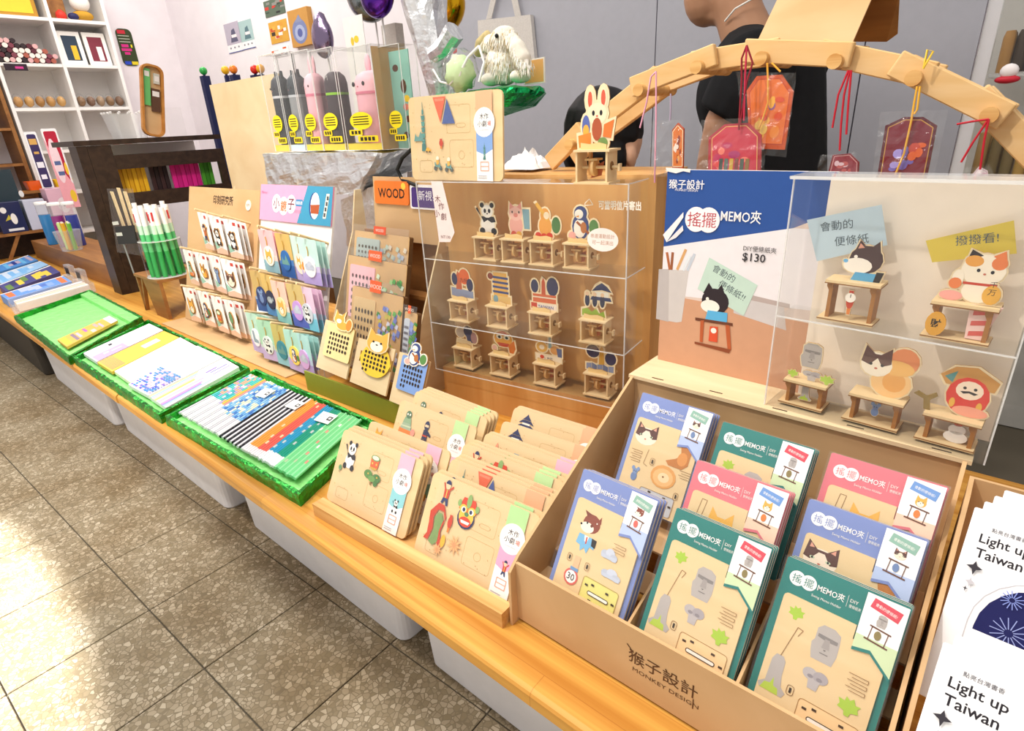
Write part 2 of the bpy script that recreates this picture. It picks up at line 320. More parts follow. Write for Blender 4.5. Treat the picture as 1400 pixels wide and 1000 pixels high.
# ------------------------------------------------------------------ benches and the bins that carry them
def bench(x0, x1, y0, y1, label):
    m = MB('bench_wood'); prof = [(y1, 0.272), (y0 + 0.006, 0.272), (y0, 0.277), (y0, 0.293), (y0 + 0.002, 0.297), (y0 + 0.007, 0.30), (y1, 0.30)]
    m.loft([[(x, y, z) for y, z in prof] for x in (x0, x1)], caps=True); return m.build('bench_top', label=label, cat='bench')
bench(-4.68, -1.684, 0.348, 1.16, 'long honey wood bench top under the blue postcards and empty green tray')
bench(-1.678, 0.78, 0.35, 1.16, 'long honey wood bench top under the card racks and pencil tray')
def bin_(x0, x1, mat, label, y0=0.45, grp=None):
    m = MB(mat); t = thing('storage_bin', label, 'bin', T3((x0 + x1) / 2, y0 + 0.25, 0), grp); w = (x1 - x0) / 2
    def rg(k, z, r): return [(p[0], p[1], z) for p in rrect(-w + k, -0.25 + k, w - k, 0.25 - k, r)]
    m.loft([rg(0.014, 0.0, 0.02), rg(0.01, 0.006, 0.02), rg(0.0, 0.235, 0.02), rg(-0.008, 0.237, 0.025), rg(-0.008, 0.255, 0.025)], caps=True); m.build('body', t)
    l = MB(mat); l.loft([rg(-0.01, 0.255, 0.025), rg(-0.01, 0.268, 0.025), rg(0.0, 0.2718, 0.02)], caps=True); l.build('lid', t); return t
bin_(-2.17, -1.40, 'bin_white', 'white plastic bin under the joint of the two bench tops', 0.435)
bin_(-1.31, -0.70, 'bin_white', 'white plastic bin under the pencil tray and the panda cards', 0.445)
bin_(-0.655, 0.3, 'bin_white', 'white plastic bin under the plywood memo holder display', 0.45)
bin_(-2.95, -2.2, 'bin_white', 'white plastic bin beside the dark bin under the bench', 0.42)
bin_(-4.0, -3.0, 'bin_dark', 'dark bin under the far end of the bench', 0.40)
# ------------------------------------------------------------------ green foil trays with notebooks and pencils
def foil_tray(q, h, w, label, name='foil_tray', mat='green_foil', flap=None):
    """q: four floor corners front-left, front-right, back-right, back-left"""
    o = sum(q, Vector()) / 4; o.z = 0.3; q = [p - o for p in q]; t = thing(name, label, 'tray', T3(*o)); ctr = Vector((0, 0, 0))
    path = []; inn = []
    for i in range(4):
        a, b = q[i], q[(i + 1) % 4]; n = max(3, int((b - a).length / 0.016))
        for k in range(n): path.append(a.lerp(b, k / n))
    qi = []
    for i in range(4):
        d0 = (q[(i + 1) % 4] - q[i]).normalized(); d1 = (q[(i - 1) % 4] - q[i]).normalized(); sn = abs(d0.cross(d1).z)
        qi.append(q[i] + (d0 + d1) * w / max(sn, 0.3))
    for i in range(4):
        a, b = qi[i], qi[(i + 1) % 4]; n = max(3, int((q[(i + 1) % 4] - q[i]).length / 0.016))
        for k in range(n): inn.append(a.lerp(b, k / n))
    m = MB(mat); lv = [(0, 0.0, 0.001), (0, 0.35, 0.0026), (0, 0.7, 0.0026), (0, 1.0, 0.002), (0.5, 1.04, 0.0022), (1, 1.0, 0.002), (1, 0.3, 0.001)]; rings = []
    for k, (s, z, j) in enumerate(lv):
        rg = []
        for i in range(len(path)):
            p = path[i].lerp(inn[i], s); wv = p + o; nv = noise.noise_vector(wv * 55 + Vector((k * 3.3, 0, 0)))
            p = p + Vector((nv.x, nv.y, 0)) * j * 1.5; p.z = h * z + (nv.z * j * 0.9 if z > 0.2 else 0); rg.append(tuple(p))
        rings.append(rg)
    m.loft(rings, caps=False); m.build('rim', t)
    b = MB('lit_green_lining'); N = 26; g = []
    for i in range(N + 1):
        for k in range(N + 1):
            p = qi[0].lerp(qi[1], i / N).lerp(qi[3].lerp(qi[2], i / N), k / N); g.append((p.x, p.y, h * 0.3 + noise.noise((p + o) * 40) * 0.0014))
    b.add(g, [(i * (N + 1) + k, (i + 1) * (N + 1) + k, (i + 1) * (N + 1) + k + 1, i * (N + 1) + k + 1) for i in range(N) for k in range(N)], smooth=False); b.build('lining', t)
    if flap:
        f = MB('lit_green_lining'); c0 = qi[3].lerp(qi[0], flap); c1 = qi[2].lerp(qi[1], flap)
        f.add([(c0.x, c0.y, h * 0.32), (c1.x, c1.y, h * 0.32), (c1.x, c1.y, h * 0.85), (c0.x, c0.y, h * 0.85), (qi[2].x, qi[2].y, h * 0.9), (qi[3].x, qi[3].y, h * 0.9)], [(0, 1, 2, 3), (3, 2, 4, 5)]); f.build('flap', t)
    return t
Zt = 0.325
kb = MB('kraft'); kb.box(-2.24, -1.40, 0.668, 0.96, 0.0, 0.003); kb.build('kraft_board', None, T3(0, 0, 0.3005), 'flat pale kraft board on the bench under the two pegboards', 'board')
foil_tray([G(19, 432, Zt), G(93, 489, Zt), G(195, 433, Zt), G(123, 396, Zt)], 0.025, 0.009, 'shallow green foil tray standing empty but for an orange notebook', flap=0.14)
foil_tray([G(99, 488, Zt), G(217, 567, Zt), G(341, 503, Zt), G(203, 437, Zt)], 0.025, 0.008, 'green foil tray holding lilac, yellow and white notebooks')
foil_tray([G(225, 569, Zt), G(408, 677, Zt), G(516, 578, Zt), G(350, 504, Zt)], 0.025, 0.008, 'green foil tray holding rows of pencils')
def flat(name, quad, z, th, label, cat, cols, draw=None, group=None, inset=0.06):
    """a flat thing on the trays: quad of pixels fl, fr, br, bl"""
    p = [G(x, y, z + th) for x, y in quad]; o = p[0].copy(); o.z = z; u = (p[1] - p[0]); v = (p[3] - p[0]); m = MB()
    def q(a, b):
        b = inset + b * (1 - 1.6 * inset); r = (p[0] * (1 - a) + p[1] * a) * (1 - b) + (p[3] * (1 - a) + p[2] * a) * b - o; return (r.x, r.y)
    m.prism([q(0, 0), q(1, 0), q(1, 1), q(0, 1)], 0, th, cols[0]); m.z = th
    for a0, b0, a1, b1, c in cols[1:]: m.poly([q(a0, b0), q(a1, b0), q(a1, b1), q(a0, b1)], c)
    if draw: draw(m, q)
    return m.build(name, None, T3(*o), label, cat, group)
R = random.Random(3)
zz = 0.316
flat('notebook', [(73, 467), (86, 477), (163, 437), (152, 431)], zz, 0.009, 'orange notebook with small purple pictures in the green tray', 'notebook',
     ['#f0b45a', (0.05, 0.02, 0.9, 0.12, '#f3c34a'), (0.1, 0.2, 0.9, 0.26, '#8d7a8e'), (0.2, 0.28, 0.8, 0.33, '#d8b6c8'), (0.1, 0.42, 0.55, 0.47, '#b06ab8'), (0.6, 0.5, 0.95, 0.58, '#eac0c0'), (0.1, 0.62, 0.6, 0.68, '#e7a8a8'), (0.3, 0.7, 0.9, 0.74, '#d6b0d8'), (0, 0.86, 1, 1, '#f5f0f4')])
flat('notebook', [(107, 486), (125, 498), (226, 450), (207, 441)], zz, 0.010, 'lilac and white notebook with a small dark emblem', 'notebook',
     ['#eadff0', (0.55, 0.02, 1, 0.45, '#b9a7e0'), (0, 0.0, 0.5, 0.9, '#efe6f3'), (0.55, 0.5, 1, 0.99, '#faf7fb'), (0.2, 0.3, 0.34, 0.35, '#30303c'), (0.65, 0.15, 0.75, 0.22, '#f3ecfb'), (0.7, 0.25, 0.8, 0.40, '#cfc2ee'), (0.3, 0.6, 0.34, 0.9, '#c9bcd8')])
flat('notebook', [(126, 499), (146, 512), (248, 460), (227, 451)], zz, 0.009, 'mustard yellow notebook beside the lilac one', 'notebook',
     ['#ecc053'] + [(0.04 + 0.09 * k, 0.02, 0.07 + 0.09 * k, 0.2, '#77717f') for k in range(10)] + [(0.3, 0.55, 0.6, 0.8, '#fbf3dc')])
def wr(m, q):
    for k in range(7):
        for b in [x * 0.05 for x in range(4, 18)]:
            if R.random() < 0.45: m.poly([q(0.1 + k * 0.12, b), q(0.115 + k * 0.12, b), q(0.115 + k * 0.12, b + 0.035), q(0.1 + k * 0.12, b + 0.035)], '#cfc9d4')
flat('paper_pad', [(146, 513), (168, 529), (273, 471), (251, 459)], zz, 0.010, 'cream writing pad between the mustard and the patterned pads', 'pad', ['#fbf5e6', (0.0, 0, 1, 0.3, '#f7ecd2')], wr, None, .085)
def pat(m, q):
    for i in range(9):
        for b in range(12):
            c = R.choice(['#4a5fc0', '#5f78d8', '#f0b8d4', '#7d6fd0', '#e8e4f8', '#3f86d0']) if b < 8 else R.choice(['#4f86c0', '#5b93cc', '#f4b6cc'])
            m.poly([q(0.02 + i * 0.108, 0.02 + b * 0.034), q(0.11 + i * 0.108, 0.02 + b * 0.034), q(0.11 + i * 0.108, 0.048 + b * 0.034), q(0.02 + i * 0.108, 0.048 + b * 0.034)], c)
    for k in range(5): m.poly([q(0.1 + k * 0.17, 0.55), q(0.12 + k * 0.17, 0.55), q(0.12 + k * 0.17, 0.9), q(0.1 + k * 0.17, 0.9)], '#dcd8e6')
flat('paper_pad', [(168, 530), (195, 545), (308, 487), (273, 471)], zz, 0.010, 'white pad with a blue and pink checked picture', 'pad', ['#fbf9fb'], pat)
st = ['#f4ec9a', '#8ec5e0', '#f4a6cc', '#f6f0a8', '#f4c060', '#fbf6dc', '#b8a6e6', '#f0d8f0', '#cf8ad8', '#8f86d8', '#9ac9ea', '#ffffff']
flat('notebook', [(196, 546), (219, 562), (330, 500), (309, 488)], zz, 0.010, 'white notebook with yellow, pink and purple stripes', 'notebook',
     ['#fdfbfd'] + [(k / 12, 0.0, (k + 1) / 12, 0.62 - 0.03 * (k % 5), c) for k, c in enumerate(st)] + [(0.3, 0.66, 0.38, 0.82, '#8d7ac0'), (0.45, 0.7, 0.5, 0.95, '#6a5fae'), (0.62, 0.7, 0.66, 0.95, '#7a6fb8')])
# pencils, each its own
def pencil(a, b, segs, tip=None):
    d = (b - a); L = d.length; u = d.normalized(); sd = Vector((0, 0, 1)).cross(u).normalized(); up = u.cross(sd)
    M = Matrix(((u.x, sd.x, up.x, a.x), (u.y, sd.y, up.y, a.y), (u.z, sd.z, up.z, a.z), (0, 0, 0, 1))); r = 0.0033; m = MB('gloss')
    hx = [(r * math.cos(math.radians(60 * k + 30)), r * math.sin(math.radians(60 * k + 30))) for k in range(6)]; n = len(segs)
    for k, c in enumerate(segs):
        x0, x1 = L * k / n, L * (k + 1) / n; m.loft([[(x0, y, z) for y, z in hx], [(x1, y, z) for y, z in hx]], c, caps=(k in (0, n - 1)))
    return m, M
NP = 60; r2 = random.Random(11)
for i in range(NP):
    t = .06 + .885 * (i + 0.5) / NP; f0, f1, b0, b1 = Vector((226, 562)), Vector((407, 668)), Vector((338, 505)), Vector((508, 575))
    pf = f0.lerp(f1, t); pb = b0.lerp(b1, t); A = G(pf.x, pf.y, 0.321); B = G(pb.x, pb.y, 0.321); A, B = A.lerp(B, 0.05 + 0.012 * r2.random()), A.lerp(B, 0.95 - 0.02 * r2.random())
    N = 22
    if t < 0.37:
        segs = []
        for k in range(N):
            s = k / N; e = noise.noise((i * .21, k * .33, 4.0)); lo = .42 - t * .55 + .08 * e
            if s < lo: c = '#f4f2f6' if (i % 3) else '#c9c8d4'
            elif t < .16: c = ['#58cac8', '#f2b49c', '#b0a6dc', '#46b4c4', '#ece6ee'][int(abs(noise.noise((i * .35, k * .45, 1.0))) * 9) % 5]
            elif t < .2: c = '#f0c458' if i % 2 else '#ef9a90'
            else: c = ['#79b2e6', '#4a7cc8', '#e2e8cc', '#9ccaee', '#f2f3f8', '#8fc0ea'][int(abs(noise.noise((i * .4, k * .5, 6.0))) * 11) % 6]
            segs.append(c)
        lab = 'white pencil with a picture in blue, teal and coral printed across it'; gr = 'white picture pencils in the tray'
    elif t < 0.55:
        segs = ['#1b1a26'] * N if i % 2 else ['#e6e6ee'] * N; lab = 'black pencil in the green foil tray' if i % 2 else 'plain white pencil between black ones'; gr = 'black and white pencils in the tray'
    elif t < 0.66:
        c = '#f0a24a' if t < 0.6 else '#e9685e'; segs = ['#f0e9ee'] * 2 + [c if r2.random() > 0.06 else '#f6d9b0' for k in range(N - 2)]; lab = 'orange pencil beside the black ones' if t < 0.6 else 'coral red pencil between orange and blue ones'; gr = 'orange and red pencils in the tray'
    elif t < 0.78:
        c = '#2f9fcc' if t < 0.72 else '#1f9f86'; segs = ['#eef2f6'] * 3 + [c if r2.random() > 0.08 else '#c9d6d8' for k in range(N - 3)]; lab = 'sky blue pencil in the green foil tray' if t < 0.72 else 'teal green pencil beside the blue ones'; gr = 'blue and teal pencils in the tray'
    else:
        c = '#93e3a6' if i % 2 else '#74d28e'; segs = [c if r2.random() > 0.06 else r2.choice(['#e9f7ea', '#e79a8a', '#b8d0a8']) for k in range(N)]; lab = 'pale mint green pencil in the green foil tray'; gr = 'mint pencils in the tray'
    m, M = pencil(A, B, segs); m.build('pencil', None, M, lab, 'pencil', gr)
def tag_mark(m, q):
    m.poly([q(0.62, 0.3), q(0.92, 0.3), q(0.92, 0.7), q(0.62, 0.7)], '#23232b'); m.poly([q(0.7, 0.42), q(0.84, 0.42), q(0.84, 0.6), q(0.7, 0.6)], '#f3f3f3')
    for k in range(3): m.poly([q(0.1, 0.25 + k * 0.2), q(0.5, 0.25 + k * 0.2), q(0.5, 0.31 + k * 0.2), q(0.1, 0.31 + k * 0.2)], '#b9b9c4')
for quad, lb in (([(348, 541), (360, 545), (376, 534), (363, 530)], 'white paper tag lying on the white picture pencils'), ([(388, 556), (402, 561), (418, 551), (403, 546)], 'white paper tag lying on the black pencils'), ([(428, 575), (447, 581), (463, 568), (443, 562)], 'white paper tag lying on the blue pencils')):
    flat('price_tag', quad, 0.3272, 0.0008, lb, 'tag', ['#fbfbfb'], tag_mark)
# ------------------------------------------------------------------ small printed pictures: e = ellipse, p = polygon, in a box from -1 to 1
K = '#23222c'
ICON = {
 'panda': [('e', 0, -.35, .55, .5, '#f7f3ec'), ('e', -.45, -.75, .22, .2, K), ('e', .45, -.75, .22, .2, K), ('p', [(-.5, .1), (.5, .1), (.62, -.2), (.3, -.25), (0, -.1), (-.3, -.25), (-.75, .6), (-.9, .55)], K), ('e', 0, .4, .45, .38, '#f7f3ec'), ('e', -.38, .74, .16, .15, K), ('e', .38, .74, .16, .15, K), ('e', -.17, .42, .1, .13, K), ('e', .17, .42, .1, .13, K), ('e', 0, .26, .06, .04, K)],
 'drum': [('e', 0, -.6, .55, .25, '#c9a24a'), ('p', [(-.65, .4), (-.55, -.6), (.55, -.6), (.65, .4)], '#d9653c'), ('e', 0, .4, .65, .3, '#4f9a5a'), ('e', 0, .42, .52, .22, '#f3ead2'), ('e', -.3, -.2, .1, .12, '#f0c45a'), ('e', .3, -.2, .1, .12, '#f0c45a')],
 'tree2': [('p', [(-.1, .05), (.1, .05), (.1, -.7), (-.1, -.7)], '#8a6a3a'), ('e', -.5, .2, .48, .42, '#5b8a4a'), ('e', .5, .1, .48, .42, '#4d7a44'), ('e', 0, -.1, .4, .3, '#6f9a55'), ('e', .5, -.4, .25, .3, '#4d7a44'), ('e', -.5, .25, .08, .08, '#e0b04a'), ('e', .55, .2, .08, .08, '#e0b04a')],
 'tree1': [('p', [(-.1, -.9), (.1, -.9), (.1, 0), (-.1, 0)], '#7a6a4a'), ('e', 0, .25, .55, .65, '#6d9a6a'), ('e', .1, .3, .2, .3, '#5a8a5a')],
 'lion': [('e', 0, -.35, .72, .6, '#27305e'), ('e', 0, -.25, .62, .5, '#f2c24a'), ('e', 0, -.55, .5, .28, '#d8452e'), ('p', [(-.4, -.5), (.4, -.5), (.3, -.66), (-.3, -.66)], '#fbf7ea'), ('p', [(-.75, .05), (-.5, .75), (.5, .75), (.75, .05), (0, -.15)], '#d8452e'), ('e', -.36, .12, .33, .24, '#f2c24a'), ('e', .36, .12, .33, .24, '#f2c24a'), ('e', -.33, .08, .2, .17, '#fbf7ea'), ('e', .33, .08, .2, .17, '#fbf7ea'), ('e', -.3, .08, .12, .12, '#27305e'), ('e', .3, .08, .12, .12, '#27305e'), ('e', 0, .62, .2, .4, '#8cae6a'), ('e', 0, -.12, .18, .12, '#5a8a5a'), ('e', -.75, .35, .16, .2, '#8cae6a'), ('e', .75, .35, .16, .2, '#8cae6a')],
 'boy': [('p', [(-.35, .2), (.35, .2), (.3, -.4), (-.3, -.4)], '#c8432e'), ('p', [(-.35, .2), (-.6, .6), (-.48, .66), (-.2, .2)], '#c8432e'), ('p', [(.35, .2), (.7, .5), (.6, .6), (.2, .25)], '#c8432e'), ('p', [(-.3, -.4), (.3, -.4), (.45, -.9), (.2, -.9), (0, -.55), (-.25, -.85), (-.45, -.8)], '#2c3768'), ('e', 0, .52, .3, .28, '#f3cda6'), ('p', circ(0, .6, .32, .3, 10, 0, 180), '#27305e'), ('p', [(-.05, .2), (.05, .2), (.05, -.4), (-.05, -.4)], '#f0c45a')],
 'gourd': [('p', [(-.9, -.8), (-.5, -.8), (-.3, -.2), (-.45, .3), (-.2, .7), (.3, .7), (.55, .3), (.4, -.2), (.55, -.5), (.8, -.45), (.9, -.8), (.6, -.95), (.2, -.7), (.1, -.2), (.6, .5), (.2, 1), (-.3, 1), (-.85, .5), (-.75, 0), (-.7, -.5)], '#c8432e'), ('p', [(-.4, -.85), (-.2, -.2), (-.35, .3), (-.1, .6), (.2, .6), (.42, .3), (.28, -.2), (.35, -.7), (0, -.95)], '#7d9a5e'), ('e', .8, -.55, .2, .3, '#f0b43a')],
 'lantern': [('e', 0, 0, .5, .6, '#c8432e'), ('p', [(-.3, .55), (.3, .55), (.3, .75), (-.3, .75)], '#c8432e'), ('p', [(-.25, -.55), (.25, -.55), (.2, -1), (-.2, -1)], '#e0803a')],
 'fire': [('p', [(math.cos(a * .3491) * (1 if a % 2 == 0 else .35), math.sin(a * .3491) * (1 if a % 2 == 0 else .35)) for a in range(18)], '#e6b27a'), ('p', [(math.cos(a * .3491) * (.7 if a % 2 else .2), math.sin(a * .3491) * (.7 if a % 2 else .2)) for a in range(18)], '#d89a6a')],
 'fox': [('e', .2, -.3, .55, .35, '#f0b04a'), ('e', -.2, .2, .45, .4, '#f0b04a'), ('p', [(-.6, .4), (-.55, .95), (-.25, .5)], '#f0b04a'), ('p', [(.15, .4), (.25, .95), (-.1, .5)], '#f0b04a'), ('e', -.2, .05, .25, .2, '#fbf3e2'), ('e', .75, -.1, .25, .5, '#e0903a')],
 'cake': [('p', [(-.7, -.9), (.7, -.9), (.6, -.4), (-.6, -.4)], '#e8823a'), ('p', [(-.55, -.45), (.55, -.45), (.4, 0), (-.4, 0)], '#9fb59a'), ('p', [(-.42, 0), (.42, 0), (.3, .4), (-.3, .4)], '#8fae8a'), ('e', 0, .6, .28, .28, '#5a7a5e'), ('p', [(-.55, -.3), (.5, -.25), (.5, -.15), (-.5, -.2)], '#c8d4b4'), ('e', -.12, .62, .07, .08, '#f3efe4'), ('e', .12, .62, .07, .08, '#f3efe4'), ('e', .75, -.5, .22, .25, '#e99a8a')],
 'ninja': [('e', 0, .55, .36, .34, '#2c3558'), ('p', [(-.28, .62), (.28, .62), (.28, .46), (-.28, .46)], '#f0cda8'), ('p', [(-.3, .25), (.3, .25), (.4, -.4), (-.35, -.4)], '#2c3558'), ('p', [(.3, .25), (.85, 0), (.75, -.15), (.25, 0)], '#2c3558'), ('p', [(-.35, -.4), (0, -.45), (-.4, -1), (-.6, -.9)], '#2c3558'), ('p', [(.4, -.4), (0, -.45), (.35, -1), (.55, -.95)], '#2c3558'), ('p', [(-.35, -.1), (.35, -.1), (.35, -.2), (-.35, -.2)], '#c8432e')],
 'temple': [('p', [(-.9, .0), (-.5, .35), (.5, .35), (.9, .0), (.5, .08), (-.5, .08)], '#27305e'), ('p', [(-.5, .4), (-.1, .8), (0, 1), (.1, .8), (.5, .4)], '#27305e'), ('p', [(-.45, .08), (.45, .08), (.45, -.3), (-.45, -.3)], '#f3efe2'), ('p', [(-.95, -.3), (-.6, -.1), (.6, -.1), (.95, -.3)], '#27305e'), ('p', [(-.6, -.3), (.6, -.3), (.6, -.85), (-.6, -.85)], '#f3efe2'), ('p', [(-.15, -.85), (.15, -.85), (.15, -.5), (-.15, -.5)], '#3c4a7a')],
 'tower': [('p', [(-.04, .7), (.04, .7), (.02, 1), (-.02, 1)], '#4d8a86'), ('p', [(-.12, .5), (.12, .5), (.1, .7), (-.1, .7)], '#4d8a86')] + [('p', [(-.17, -.7 + k * .24), (.17, -.7 + k * .24), (.25, -.5 + k * .24), (-.25, -.5 + k * .24)], '#5a9a92' if k % 2 else '#4d8a86') for k in range(5)] + [('p', [(-.3, -1), (.3, -1), (.25, -.7), (-.25, -.7)], '#3f7a78')],
 'tri': [('p', [(-.95, .9), (.2, .9), (-.35, -.6)], '#e2694a'), ('p', [(.3, .75), (-.2, -.7), (.95, -.7)], '#4a5f9a'), ('p', [(-.8, .8), (.05, .8), (0, .65), (-.75, .65)], '#ea8a6a')],
 'scooter': [('e', -.45, -.65, .3, .3, '#5a5f5a'), ('e', .5, -.65, .3, .3, '#5a5f5a'), ('p', [(-.5, -.4), (.55, -.6), (.3, .1), (.1, -.3), (-.3, -.2), (-.35, .1), (-.6, .1)], '#6a9a96'), ('e', 0, .6, .28, .28, '#f0e6d2'), ('p', [(-.25, .4), (.2, .4), (.25, -.1), (-.2, -.2)], '#e6b04a')],
 'car': [('p', [(-.9, -.3), (.9, -.3), (.85, .1), (.45, .15), (.2, .5), (-.5, .5), (-.7, .1)], '#e6b03a'), ('e', -.45, -.35, .2, .2, K), ('e', .5, -.35, .2, .2, K)],
 'hill': [('p', [(-1, -.5), (-.7, .5), (-.55, .1), (-.1, .0), (.3, .7), (1, -.5)], '#6a9a96')],
 'whale': [('e', -.1, 0, .75, .45, '#9aa3a8'), ('p', [(.5, 0), (1, .5), (.95, -.1)], '#9aa3a8'), ('e', .1, -.1, .4, .2, '#b4bcc0')],
 'boot': [('p', [(-.7, .9), (-.1, .9), (0, -.1), (.8, -.3), (.85, -.7), (-.7, -.7)], '#8fa3ae')],
 'bush': [('p', circ(0, -.5, .8, 1.2, 10, 0, 180), '#9aa24a')],
 'star': [('p', [(math.cos(1.571 + a * .6283) * (1 if a % 2 == 0 else .45), math.sin(1.571 + a * .6283) * (1 if a % 2 == 0 else .45)) for a in range(10)], '#e39a7a')],
 'moai': [('p', [(-.55, -.9), (.5, -.9), (.62, -.35), (.6, .3), (.55, .75), (.2, .95), (-.35, .95), (-.6, .7), (-.6, .1), (-.72, -.1), (-.66, -.5)], '#b4aca8'), ('p', [(-.5, .45), (.5, .4), (.5, .22), (.2, .2), (-.2, .22), (-.5, .28)], '#86807e'), ('p', [(-.12, .3), (.12, .3), (.2, -.2), (-.2, -.2)], '#a39b98'), ('p', [(-.22, -.45), (.22, -.45), (.2, -.5), (-.2, -.5)], '#7a7472'), ('p', [(-.08, -.25), (.08, -.25), (0, -.33)], '#6a6462')],
 'vol': [('p', [(-.25, .9), (.2, .9), (.4, .7), (.42, 0), (.55, -.5), (.9, -.7), (.75, -.95), (-.75, -.95), (-.9, -.75), (-.5, -.5), (-.45, .6)], '#b4aca8'), ('p', [(-.7, -.95), (-.5, -.6), (-.15, -.55), (0, -.2), (.1, -.6), (.4, -.65), (.5, -.95)], '#b4cc4a')],
 'skull': [('e', -.35, .2, .5, .42, '#b8b0b0'), ('e', .35, .2, .5, .42, '#a8a0a4'), ('p', [(-.4, -.1), (.4, -.1), (.3, -.8), (-.3, -.8)], '#b8b0b0'), ('e', -.3, .05, .2, .13, '#8f878c'), ('e', .3, .05, .2, .13, '#8f878c')],
 'leafy': [('p', [(-.2, -.9), (.2, -.9), (.3, -.5), (.9, -.3), (.75, .1), (.95, .45), (.5, .4), (.3, .9), (0, .6), (-.35, .85), (-.4, .4), (-.95, .45), (-.75, 0), (-.9, -.35), (-.3, -.5)], '#a8c840')],
 'cat': [('e', 0, -.1, .85, .7, '#f6e2cc'), ('p', [(-.85, -.1), (-.75, .95), (-.25, .5), (.25, .5), (.75, .95), (.85, -.1), (.5, -.2), (.15, .35), (-.15, .35), (-.5, -.2)], '#5c3a34'), ('p', [(-.65, .5), (-.62, .8), (-.4, .55)], '#e2a08a'), ('p', [(.65, .5), (.62, .8), (.4, .55)], '#e2a08a'), ('e', -.4, -.05, .13, .08, '#c4d0b0'), ('e', .4, -.05, .13, .08, '#c4d0b0'), ('e', -.4, -.05, .05, .07, K), ('e', .4, -.05, .05, .07, K), ('e', 0, -.32, .08, .05, '#c8705a')],
 'tail': [('p', [(-.9, -.7), (-.2, -.4), (.2, -.1), (0, .4), (.1, .9), (.6, .95), (.5, .6), (.9, .3), (.9, -.6), (.5, -.95), (-.6, -.95)], '#c07a3c'), ('e', .35, -.3, .4, .45, '#d9924e')],
 'roll': [('e', 0, 0, .9, .85, '#dfa05a'), ('e', 0, -.05, .72, .66, '#eab87a'), ('e', .05, -.05, .4, .36, '#f3d3a6'), ('e', 0, 0, .07, .07, '#8a5a2a')],
 'mouse': [('e', 0, -.35, .5, .55, '#6f87b4'), ('e', 0, .3, .42, .35, '#7f96c0'), ('e', -.42, .65, .25, .25, '#7f96c0'), ('e', .42, .65, .25, .25, '#7f96c0'), ('e', -.15, .3, .06, .08, K), ('e', .15, .3, .06, .08, K)],
 'shiba': [('e', 0, -.2, .8, .75, '#eab04e'), ('p', [(-.75, .1), (-.65, .95), (-.2, .5)], '#eab04e'), ('p', [(.75, .1), (.65, .95), (.2, .5)], '#eab04e'), ('e', 0, -.45, .5, .45, '#fbf0dc'), ('e', -.3, -.1, .09, .09, K), ('e', .3, -.1, .09, .09, K), ('e', 0, -.3, .09, .06, K)],
 'dog': [('e', .05, .15, .8, .75, '#8a4636'), ('p', [(-.5, .55), (-.85, 1), (-.1, .85)], '#7a3c2e'), ('p', [(.5, .5), (.75, 1), (.85, .4)], '#8a4636'), ('e', -.25, -.25, .62, .42, '#f7ead8'), ('e', -.85, -.15, .1, .09, K), ('e', -.35, .1, .08, .1, K), ('e', .5, .35, .06, .06, '#fbf4ea'), ('e', .1, .0, .12, .12, '#6a3024')],
 'dogbody': [('p', [(-.8, .9), (.6, .9), (.95, -.2), (.5, -.1), (.35, -.9), (0, -.4), (-.3, -.9), (-.45, -.3), (-.9, -.2)], '#78b4dc'), ('p', [(-.25, .9), (.2, .9), (.1, .2), (-.15, .3)], '#f7f3ee'), ('p', [(-.05, .8), (.08, .8), (.12, .1), (0, 0)], '#c8432e'), ('p', [(.5, .9), (1, .85), (1, 0), (.6, .1)], '#2a2426')],
 'sign': [('e', 0, 0, .95, .95, '#d8685e'), ('e', 0, 0, .72, .72, '#f8f3ee')],
 'cloud': [('e', -.45, 0, .45, .4, '#b9c0d0'), ('e', .1, .25, .5, .45, '#c8cede'), ('e', .55, -.05, .42, .35, '#b9c0d0'), ('p', [(-.8, -.35), (.9, -.35), (.9, 0), (-.8, 0)], '#c0c7d8')],
 'rabbit': [('e', -.35, .62, .2, .38, '#f4dfbc'), ('e', .3, .65, .2, .36, '#f4dfbc'), ('e', -.35, .62, .11, .26, '#d8604a'), ('e', .3, .65, .11, .26, '#d8604a'), ('e', 0, .15, .5, .36, '#f6e4c4'), ('e', -.18, .18, .07, .09, K), ('e', .2, .18, .07, .09, K), ('e', 0, .08, .05, .03, '#d8604a'), ('e', -.55, -.25, .2, .38, '#5a6ab0'), ('e', -.55, -.4, .16, .22, '#e8b04a'), ('e', 0, -.35, .25, .38, '#b0583a'), ('p', [(-.95, -.55), (-.3, -.45), (-.3, -.95), (-.9, -.95)], '#e58a3a'), ('p', [(.35, -.2), (.85, -.05), (.7, -.65), (.3, -.6)], '#e07a3a'), ('e', .3, -.8, .25, .18, '#7a9a5a')],
 'pig': [('e', 0, -.3, .5, .55, '#f0b0a4'), ('e', 0, .35, .5, .42, '#f4c0b4'), ('p', [(-.45, .55), (-.4, .95), (-.1, .7)], '#e89a90'), ('p', [(.45, .55), (.4, .95), (.1, .7)], '#e89a90'), ('e', 0, .25, .16, .12, '#e08a80'), ('e', -.25, .42, .05, .07, K), ('e', .25, .42, .05, .07, K), ('p', [(.5, .6), (1, .6), (1, -.5), (.6, -.5)], '#7fa6b4'), ('e', -.2, -.8, .2, .16, '#d8604a'), ('e', .2, -.8, .2, .16, '#e8b04a')],
 'cello': [('e', 0, -.3, .45, .55, '#e8a24a'), ('e', 0, .3, .32, .4, '#e8a24a'), ('p', [(-.7, .9), (-.5, 1), (.3, .1), (.1, .0)], '#e6b04a'), ('e', .1, .3, .2, .2, '#f6e4c4'), ('e', -.5, -.8, .22, .18, '#d8452e'), ('e', -.1, -.85, .22, .18, '#d8452e'), ('e', .3, -.8, .22, .18, '#d8452e'), ('e', .75, -.2, .3, .45, '#4d7a44')],
